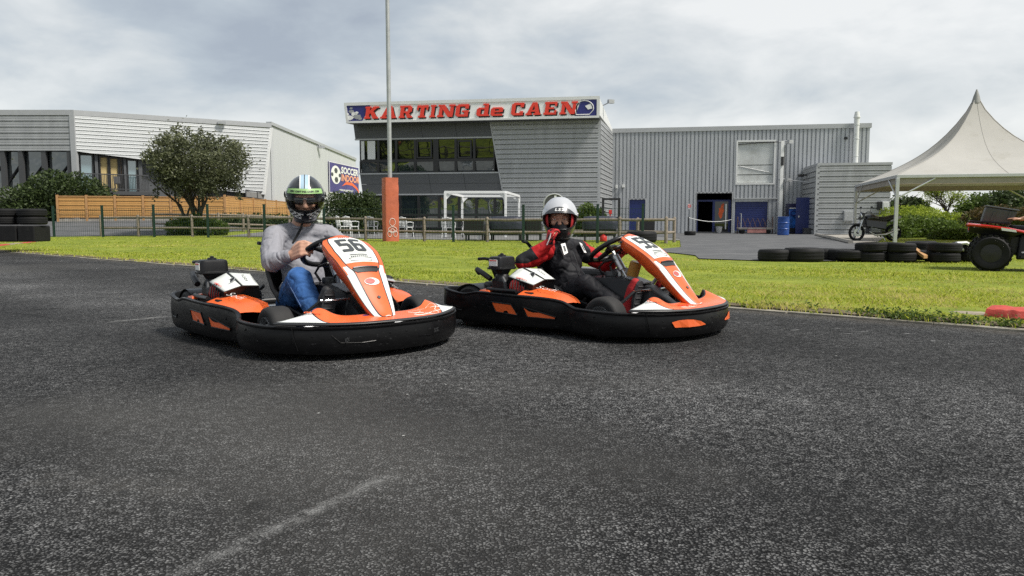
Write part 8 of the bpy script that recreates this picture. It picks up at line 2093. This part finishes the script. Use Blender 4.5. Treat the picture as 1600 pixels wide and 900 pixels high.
# ------------------------------------------------------------------ quad bike with its rider, parked motorbike
mat('quad_red', (0.50, 0.018, 0.015), 0.35, coat=0.3, var=0.08)
mat('box_grey', (0.055, 0.062, 0.070), 0.5, var=0.1)
mat('tshirt_dark', (0.020, 0.022, 0.028), 0.85, bump=0.004, bscale=14)
mat('moto_black', (0.014, 0.014, 0.015), 0.3, coat=0.3)
def quad():
    p = gp(1546, 427); QA = R(-30); o = V((p.x, p.y, .035))+Matrix.Rotation(QA, 3, 'Z') @ V((0, .36, 0)); Q = thing('quad_bike', 'red and black quad bike facing right at the right edge, partly out of frame', 'quad bike', o, QA, world=False)
    # local x forward (to the right), y left (away), z up; near side is y negative; rear axle at x=0
    def qwheel(x, y, r, w):
        W = empty('wheel', (0, 0, 0), 0, False); W.parent = Q; c = V((x, y, r))
        t = MB().lathe([(r*.50, -w*.42), (r*.60, -w*.5), (r*.86, -w*.5), (r*.97, -w*.40), (r, -w*.2), (r, w*.2), (r*.97, w*.40), (r*.86, w*.5), (r*.60, w*.5), (r*.50, w*.42)], c, (0, 1, 0), n=32, closed=True).build('tyre', MAT['rubber_old'], W, smooth=40)
        for k in range(22):
            a = 2*math.pi*k/22
            for s_ in (-1, 1): MB().box(c+V((r*1.0*math.cos(a+.07*s_), s_*w*.24, r*1.0*math.sin(a+.07*s_))), (.045, w*.40, .022), M=Matrix.Rotation(-(a+.07*s_)+math.pi/2, 3, 'Y')).build('tread_block', MAT['rubber_old'], t)
        MB().lathe([(.02, -.02), (r*.2, -.03), (r*.40, .0), (r*.47, -.04), (r*.52, -.03), (r*.52, .03), (.02, .04)], c-V((0, w*.30, 0)), (0, -1, 0), n=24).build('wheel_rim', MAT['black_metal'], W, smooth=40)
    for y in (-.36, .36): qwheel(0, y, .245, .24); qwheel(1.22, y, .25, .20)
    MB().tube([(0, -.36, .245), (0, .36, .245)], .03, 8).build('rear_axle', MAT['black_metal'], Q)
    MB().tube([(1.22, -.36, .25), (1.22, .36, .25)], .03, 8).build('front_axle', MAT['black_metal'], Q)
    MB().hexa([V((.12, -.17, .22)), V((1.05, -.17, .20)), V((1.05, .17, .20)), V((.12, .17, .22))], [V((.02, -.17, .50)), V((1.10, -.17, .50)), V((1.10, .17, .50)), V((.02, .17, .50))]).build('chassis', MAT['black_metal'], Q, bevel=.03)
    MB().hexa([V((-.12, -.22, .36)), V((.22, -.22, .30)), V((.22, .22, .30)), V((-.12, .22, .36))], [V((-.16, -.25, .56)), V((.25, -.25, .52)), V((.25, .25, .52)), V((-.16, .25, .56))]).build('rear_box', MAT['black_plastic'], Q, bevel=.02)
    # rear fender, red wedge
    rows = []
    for x, z, w in ((-.30, .640, .40), (-.28, .655, .42), (-.05, .632, .44), (.22, .590, .44), (.42, .545, .40), (.52, .500, .34)):
        rows.append([V((x+.02, -w, z-.035)), V((x, -w, z-.01)), V((x, -w*.92, z)), V((x, 0, z+.012)), V((x, w*.92, z)), V((x, w, z-.01)), V((x+.02, w, z-.035))])
    fe = MB().grid(rows).build('rear_fender', MAT['quad_red'], Q, smooth=40); so = fe.modifiers.new('s', 'SOLIDIFY'); so.thickness = .012; so.offset = -1
    MB().hexa([V((-.27, -.36, .53)), V((.18, -.36, .46)), V((.18, .36, .46)), V((-.27, .36, .53))], [V((-.27, -.41, .605)), V((.40, -.41, .53)), V((.40, .41, .53)), V((-.27, .41, .605))]).build('fender_liner', MAT['black_plastic'], Q)
    MB().prism([V((.10, -.437, .600)), V((.27, -.437, .565)), V((.28, -.437, .535)), V((.11, -.437, .560))], V((0, -.008, 0))).build('decal', MAT['print_white'], Q)
    MB().box((-.27, -.33, .58), (.02, .05, .04)).build('tail_lamp', MAT['print_red'], Q)
    # carrier and grey box tipped slightly
    MB().tube([(-.26, -.25, .69), (-.26, .25, .69), (.2, .25, .655), (.2, -.25, .655)], .011, 6, closed=True).build('carrier', MAT['black_metal'], Q)
    for x, z in ((-.24, .66), (.18, .62)):
        for y in (-.22, .22): MB().tube([(x, y, z), (x, y, z+.04)], .01, 6).build('carrier_strut', MAT['black_metal'], Q)
    # long seat and side panel, tank, handlebars, front fender and rack
    MB().hexa([V((.22, -.15, .56)), V((.78, -.15, .50)), V((.78, .15, .50)), V((.22, .15, .56))], [V((.20, -.14, .64)), V((.80, -.13, .60)), V((.80, .13, .60)), V((.20, .14, .64))]).build('seat', MAT['black_plastic'], Q, bevel=.04)
    MB().hexa([V((.30, -.28, .16)), V((.95, -.30, .16)), V((.95, -.20, .16)), V((.30, -.20, .16))], [V((.34, -.24, .52)), V((.88, -.22, .50)), V((.88, -.15, .50)), V((.34, -.15, .52))]).build('side_panel', MAT['black_plastic'], Q, bevel=.02)
    MB().box((.62, -.33, .20), (.55, .16, .03)).build('foot_rest', MAT['black_metal'], Q); MB().box((.62, .33, .20), (.55, .16, .03)).build('foot_rest', MAT['black_metal'], Q)
    MB().tube([(.36, -.27, .255), (.9, -.30, .25)], .016, 6).build('nerf_bar', MAT['galv'], Q)
    MB().hexa([V((.78, -.14, .50)), V((1.20, -.12, .54)), V((1.20, .12, .54)), V((.78, .14, .50))], [V((.80, -.11, .64)), V((1.15, -.09, .74)), V((1.15, .09, .74)), V((.80, .11, .64))]).build('tank', MAT['quad_red'], Q, bevel=.04)
    rows = [[V((x, -.46, z-.05)), V((x, -.44, z)), V((x, 0, z+.03)), V((x, .44, z)), V((x, .46, z-.05))] for x, z in ((.90, .50), (1.05, .62), (1.25, .65), (1.45, .60), (1.55, .52))]
    MB().grid(rows).build('front_fender', MAT['quad_red'], Q, smooth=40)
    MB().tube([(.98, -.36, .86), (1.02, -.18, .88), (1.06, 0, .82), (1.02, .18, .88), (.98, .36, .86)], .013, 6).build('handlebar', MAT['black_metal'], Q); MB().tube([(1.06, 0, .82), (1.15, 0, .6)], .03, 6).build('steering_stem', MAT['black_metal'], Q)
    # cargo box: a thing of its own
    a = QA; tw = lambda v: o+Matrix.Rotation(a, 3, 'Z') @ V(v)
    P8 = [V((-.125, -.24, .672)), V((.215, -.24, .638)), V((.215, .24, .638)), V((-.125, .24, .672)), V((-.075, -.265, .885)), V((.295, -.265, .815)), V((.295, .265, .815)), V((-.075, .265, .885))]
    B = MB().hexa([tw(v) for v in P8[:4]], [tw(v) for v in P8[4:]]).single('cargo_box', MAT['box_grey'], 'dark grey plastic storage box tilted on the rear rack of the quad', 'box', bevel=.015)
    lid = [v+V((0, 0, .004)) for v in P8[4:]]; lid = [V((v.x+(.012 if v.x > .1 else -.012), v.y*1.05, v.z)) for v in lid]
    MB().hexa([tw(v) for v in lid], [tw(v+V((0.004, 0, .022))) for v in lid]).build('lid', MAT['box_grey'], B, bevel=.008)
    for x in (-.02, .17): MB().hexa([tw((x, -.262, .70)), tw((x+.02, -.262, .70)), tw((x+.02, -.25, .70)), tw((x, -.25, .70))], [tw((x+.035, -.275, .82)), tw((x+.055, -.275, .82)), tw((x+.055, -.255, .82)), tw((x+.035, -.255, .82))]).build('rib', MAT['box_grey'], B)
    # rider: sits on the quad with one bare forearm laid back over the box
    b = MB(); j = MB(); s = MB()
    hipL, hipR = V((.60, .09, .66)), V((.60, -.09, .66)); sh = {-1: V((.70, -.20, 1.14)), 1: V((.72, .20, 1.14))}
    el = {-1: V((.56, -.33, .80)), 1: V((.95, .32, .98))}; wr = {-1: V((.335, -.30, .715)), 1: V((1.0, .30, .91))}
    limb(b, [V((.72, 0, 1.20)), V((.74, 0, 1.32))], [.055, .055]); b.ell((.76, 0, 1.42), (.10, .08, .13), 18, 12); b.ell((.80, 0, 1.36), (.06, .055, .06), 12, 8); limb(b, [V((.855, 0, 1.42)), V((.875, 0, 1.385))], [.01, .014])
    for y in (-1, 1): b.ell((.76, y*.083, 1.41), (.018, .009, .03), 8, 6)
    limb(b, [V((.70, 0, 1.10)), V((.62, 0, .70))], [.12, .12])
    for k in (-1, 1): limb(b, [sh[k], el[k], wr[k]], [.052, .040, .028])
    hand_mb(b, wr[-1], V((-.86, .12, .10)), V((.0, .1, -1)), 1, (.12, .1, .12, .15), .3, 1.0)
    hand_mb(b, wr[1], V((.5, .2, -.4)), V((0, -.2, -1)), 1, (.8, .8, .8, .8), 1.0, 1.0)
    for k, hp in ((-1, hipR), (1, hipL)): limb(b, [hp, V((.95, k*.27, .62)), V((.74, k*.34, .28))], [.075, .05, .035])
    bo = organic(b, 'person', MAT['skin'], None, .009, 4); bo.location = o; bo.rotation_euler = (0, 0, a)
    tag(bo, 'quad rider in dark top at the right edge, only a bare forearm in view', 'person')
    limb(s, [V((.72, 0, 1.17)), V((.70, 0, 1.06)), V((.64, 0, .85)), V((.61, 0, .70))], [.10, .145, .145, .15])
    for k in (-1, 1): limb(s, [V((.72, k*.08, 1.18)), sh[k], sh[k]*.25+el[k]*.75], [.07, .075, .062])
    organic(s, 'shirt', MAT['tshirt_dark'], bo, .010, 6, .006, 12)
    for k, hp in ((-1, hipR), (1, hipL)): limb(j, [V((.60, 0, .68)), hp, V((.95, k*.27, .63)), V((.75, k*.34, .30))], [.12, .10, .075, .055])
    organic(j, 'trousers', MAT['jeans'], bo, .010, 6, .005, 12)
    for k in (-1, 1):
        q = MB(); limb(q, [V((.73, k*.34, .30)), V((.75, k*.34, .26)), V((.90, k*.35, .245))], [.05, .045, .035]); organic(q, 'shoe', MAT['shoe_black'], bo, .01, 3)
    hr = MB(); hr.ell((.74, 0, 1.455), (.108, .09, .11), 18, 12); organic(hr, 'hair', MAT['hair_dark'], bo, .01, 2, .004, 40)
quad()
def moto():
    Y = 27.2; base = V((xat(1368, Y), Y, .03)); M_ = thing('motorbike', 'black and grey motorbike parked under the marquee by the annex wall', 'motorbike', base, R(186), world=False)
    def mw(x, r, w, n):
        W = empty(n, (0, 0, 0), 0, False); W.parent = M_; c = V((x, 0, r))
        MB().lathe([(r*.78, -w*.45), (r*.9, -w*.5), (r, -w*.15), (r, w*.15), (r*.9, w*.5), (r*.78, w*.45)], c, (0, 1, 0), n=30, closed=True).build('tyre', MAT['rubber_old'], W, smooth=40)
        MB().lathe([(r*.76, -.02), (r*.80, 0), (r*.76, .02), (r*.72, 0)], c, (0, 1, 0), n=30, closed=True).build('wheel_rim', MAT['moto_black'], W, smooth=40)
        for k in range(5): t = k*1.2566; MB().tube([c, c+V((r*.75*math.cos(t), 0, r*.75*math.sin(t)))], .02, 5).build('spoke', MAT['moto_black'], W)
        MB().lathe([(.06, -.003), (.15, -.003), (.15, .003), (.06, .003)], c+V((0, .07, 0)), (0, 1, 0), n=24, closed=True).build('brake_disc', MAT['steel'], W)
    mw(.72, .31, .13, 'front_wheel'); mw(-.70, .31, .17, 'rear_wheel')
    for y in (-.09, .09): MB().tube([(.72, y, .31), (.50, y, .92)], [.03, .024], 8).build('fork', MAT['steel'], M_)
    MB().tube([(.50, 0, .90), (.05, 0, .80), (-.25, 0, .62), (-.15, 0, .35), (-.70, 0, .31)], .04, 8).build('frame', MAT['moto_black'], M_, smooth=50)
    MB().hexa([V((-.30, -.20, .40)), V((.42, -.17, .50)), V((.42, .17, .50)), V((-.30, .20, .40))], [V((-.40, -.15, .74)), V((.46, -.13, .82)), V((.46, .13, .82)), V((-.40, .15, .74))]).build('side_fairing', MAT['moto_black'], M_, bevel=.05)
    MB().hexa([V((.48, -.13, .78)), V((.66, -.10, .78)), V((.66, .10, .78)), V((.48, .13, .78))], [V((.46, -.12, 1.02)), V((.58, -.08, 1.06)), V((.58, .08, 1.06)), V((.46, .12, 1.02))]).build('nose_cowl', MAT['moto_black'], M_, bevel=.04)
    MB().hexa([V((-.18, -.17, .25)), V((.32, -.15, .28)), V((.32, .15, .28)), V((-.18, .17, .25))], [V((-.12, -.16, .58)), V((.30, -.13, .62)), V((.30, .13, .62)), V((-.12, .16, .58))]).build('engine', MAT['dark_grey'], M_, bevel=.04)
    for k in range(4): MB().box((.08, 0, .36+.05*k), (.36, .34, .015)).build('cooling_fin', MAT['galv'], M_)
    rows = [[V((x, w*math.cos(t), z+h*math.sin(t))) for t in [R(i*30) for i in range(12)]] for x, z, w, h in ((.40, .80, .04, .04), (.36, .84, .13, .11), (.16, .86, .16, .13), (-.04, .82, .14, .10), (-.12, .78, .06, .04))]
    MB().grid(rows, closed=True).build('tank', MAT['moto_black'], M_, smooth=60)
    MB().tube([(-.10, 0, .80), (-.35, 0, .77), (-.62, 0, .86), (-.80, 0, .92)], [.10, .12, .10, .05], 10).build('seat', MAT['black_plastic'], M_, smooth=60)
    MB().hexa([V((-.95, -.09, .84)), V((-.55, -.10, .70)), V((-.55, .10, .70)), V((-.95, .09, .84))], [V((-.98, -.05, .92)), V((-.50, -.07, .82)), V((-.50, .07, .82)), V((-.98, .05, .92))]).build('tail', MAT['grey_plastic'], M_, bevel=.02)
    MB().lathe([(.02, -.08), (.09, -.06), (.11, .0), (.10, .02), (.02, .03)], (.60, 0, .90), (1, 0, 0), n=18).build('headlamp', MAT['chrome'], M_, smooth=40)
    MB().tube([(.38, -.36, 1.04), (.44, -.2, 1.06), (.50, 0, .98), (.44, .2, 1.06), (.38, .36, 1.04)], .016, 6).build('handlebar', MAT['moto_black'], M_)
    for y in (-.30, .30): MB().tube([(.42, y, 1.05), (.40, y*1.1, 1.20)], .008, 5).ell((.39, y*1.15, 1.23), (.03, .07, .04), 8, 6).build('mirror', MAT['moto_black'], M_)
    MB().tube([(.30, .12, .35), (.1, .16, .22), (-.3, .17, .24), (-.80, .19, .42)], [.025, .03, .045, .05], 8).build('exhaust', MAT['steel'], M_, smooth=50)
    MB().hexa([V((.45, -.07, .62)), V((.95, -.07, .60)), V((.95, .07, .60)), V((.45, .07, .62))], [V((.5, -.06, .66)), V((.92, -.06, .645)), V((.92, .06, .645)), V((.5, .06, .66))]).build('mudguard', MAT['moto_black'], M_)
    MB().tube([(-.15, .1, .3), (-.22, .30, .02)], .014, 6).build('side_stand', MAT['steel'], M_)
moto()
# chair glimpsed on the balcony
p = LR.pt(LR.uv(184, 290)[0], zb_, .4)
bc = thing('folding_chair', 'small dark folding chair on the balcony before the tan blinds', 'chair', p, .8, world=False)
MB().box((0, 0, .42), (.42, .40, .03)).build('seat', MAT['frame_black'], bc)
MB().box((.0, .22, .68), (.40, .03, .46), M=Matrix.Rotation(-.25, 3, 'X')).build('backrest', MAT['frame_black'], bc)
for x in (-.18, .18): MB().tube([(x, -.2, 0), (x, .18, .5)], .015, 5).build('leg', MAT['frame_black'], bc); MB().tube([(x, .22, 0), (x, -.16, .42)], .015, 5).build('leg', MAT['frame_black'], bc)
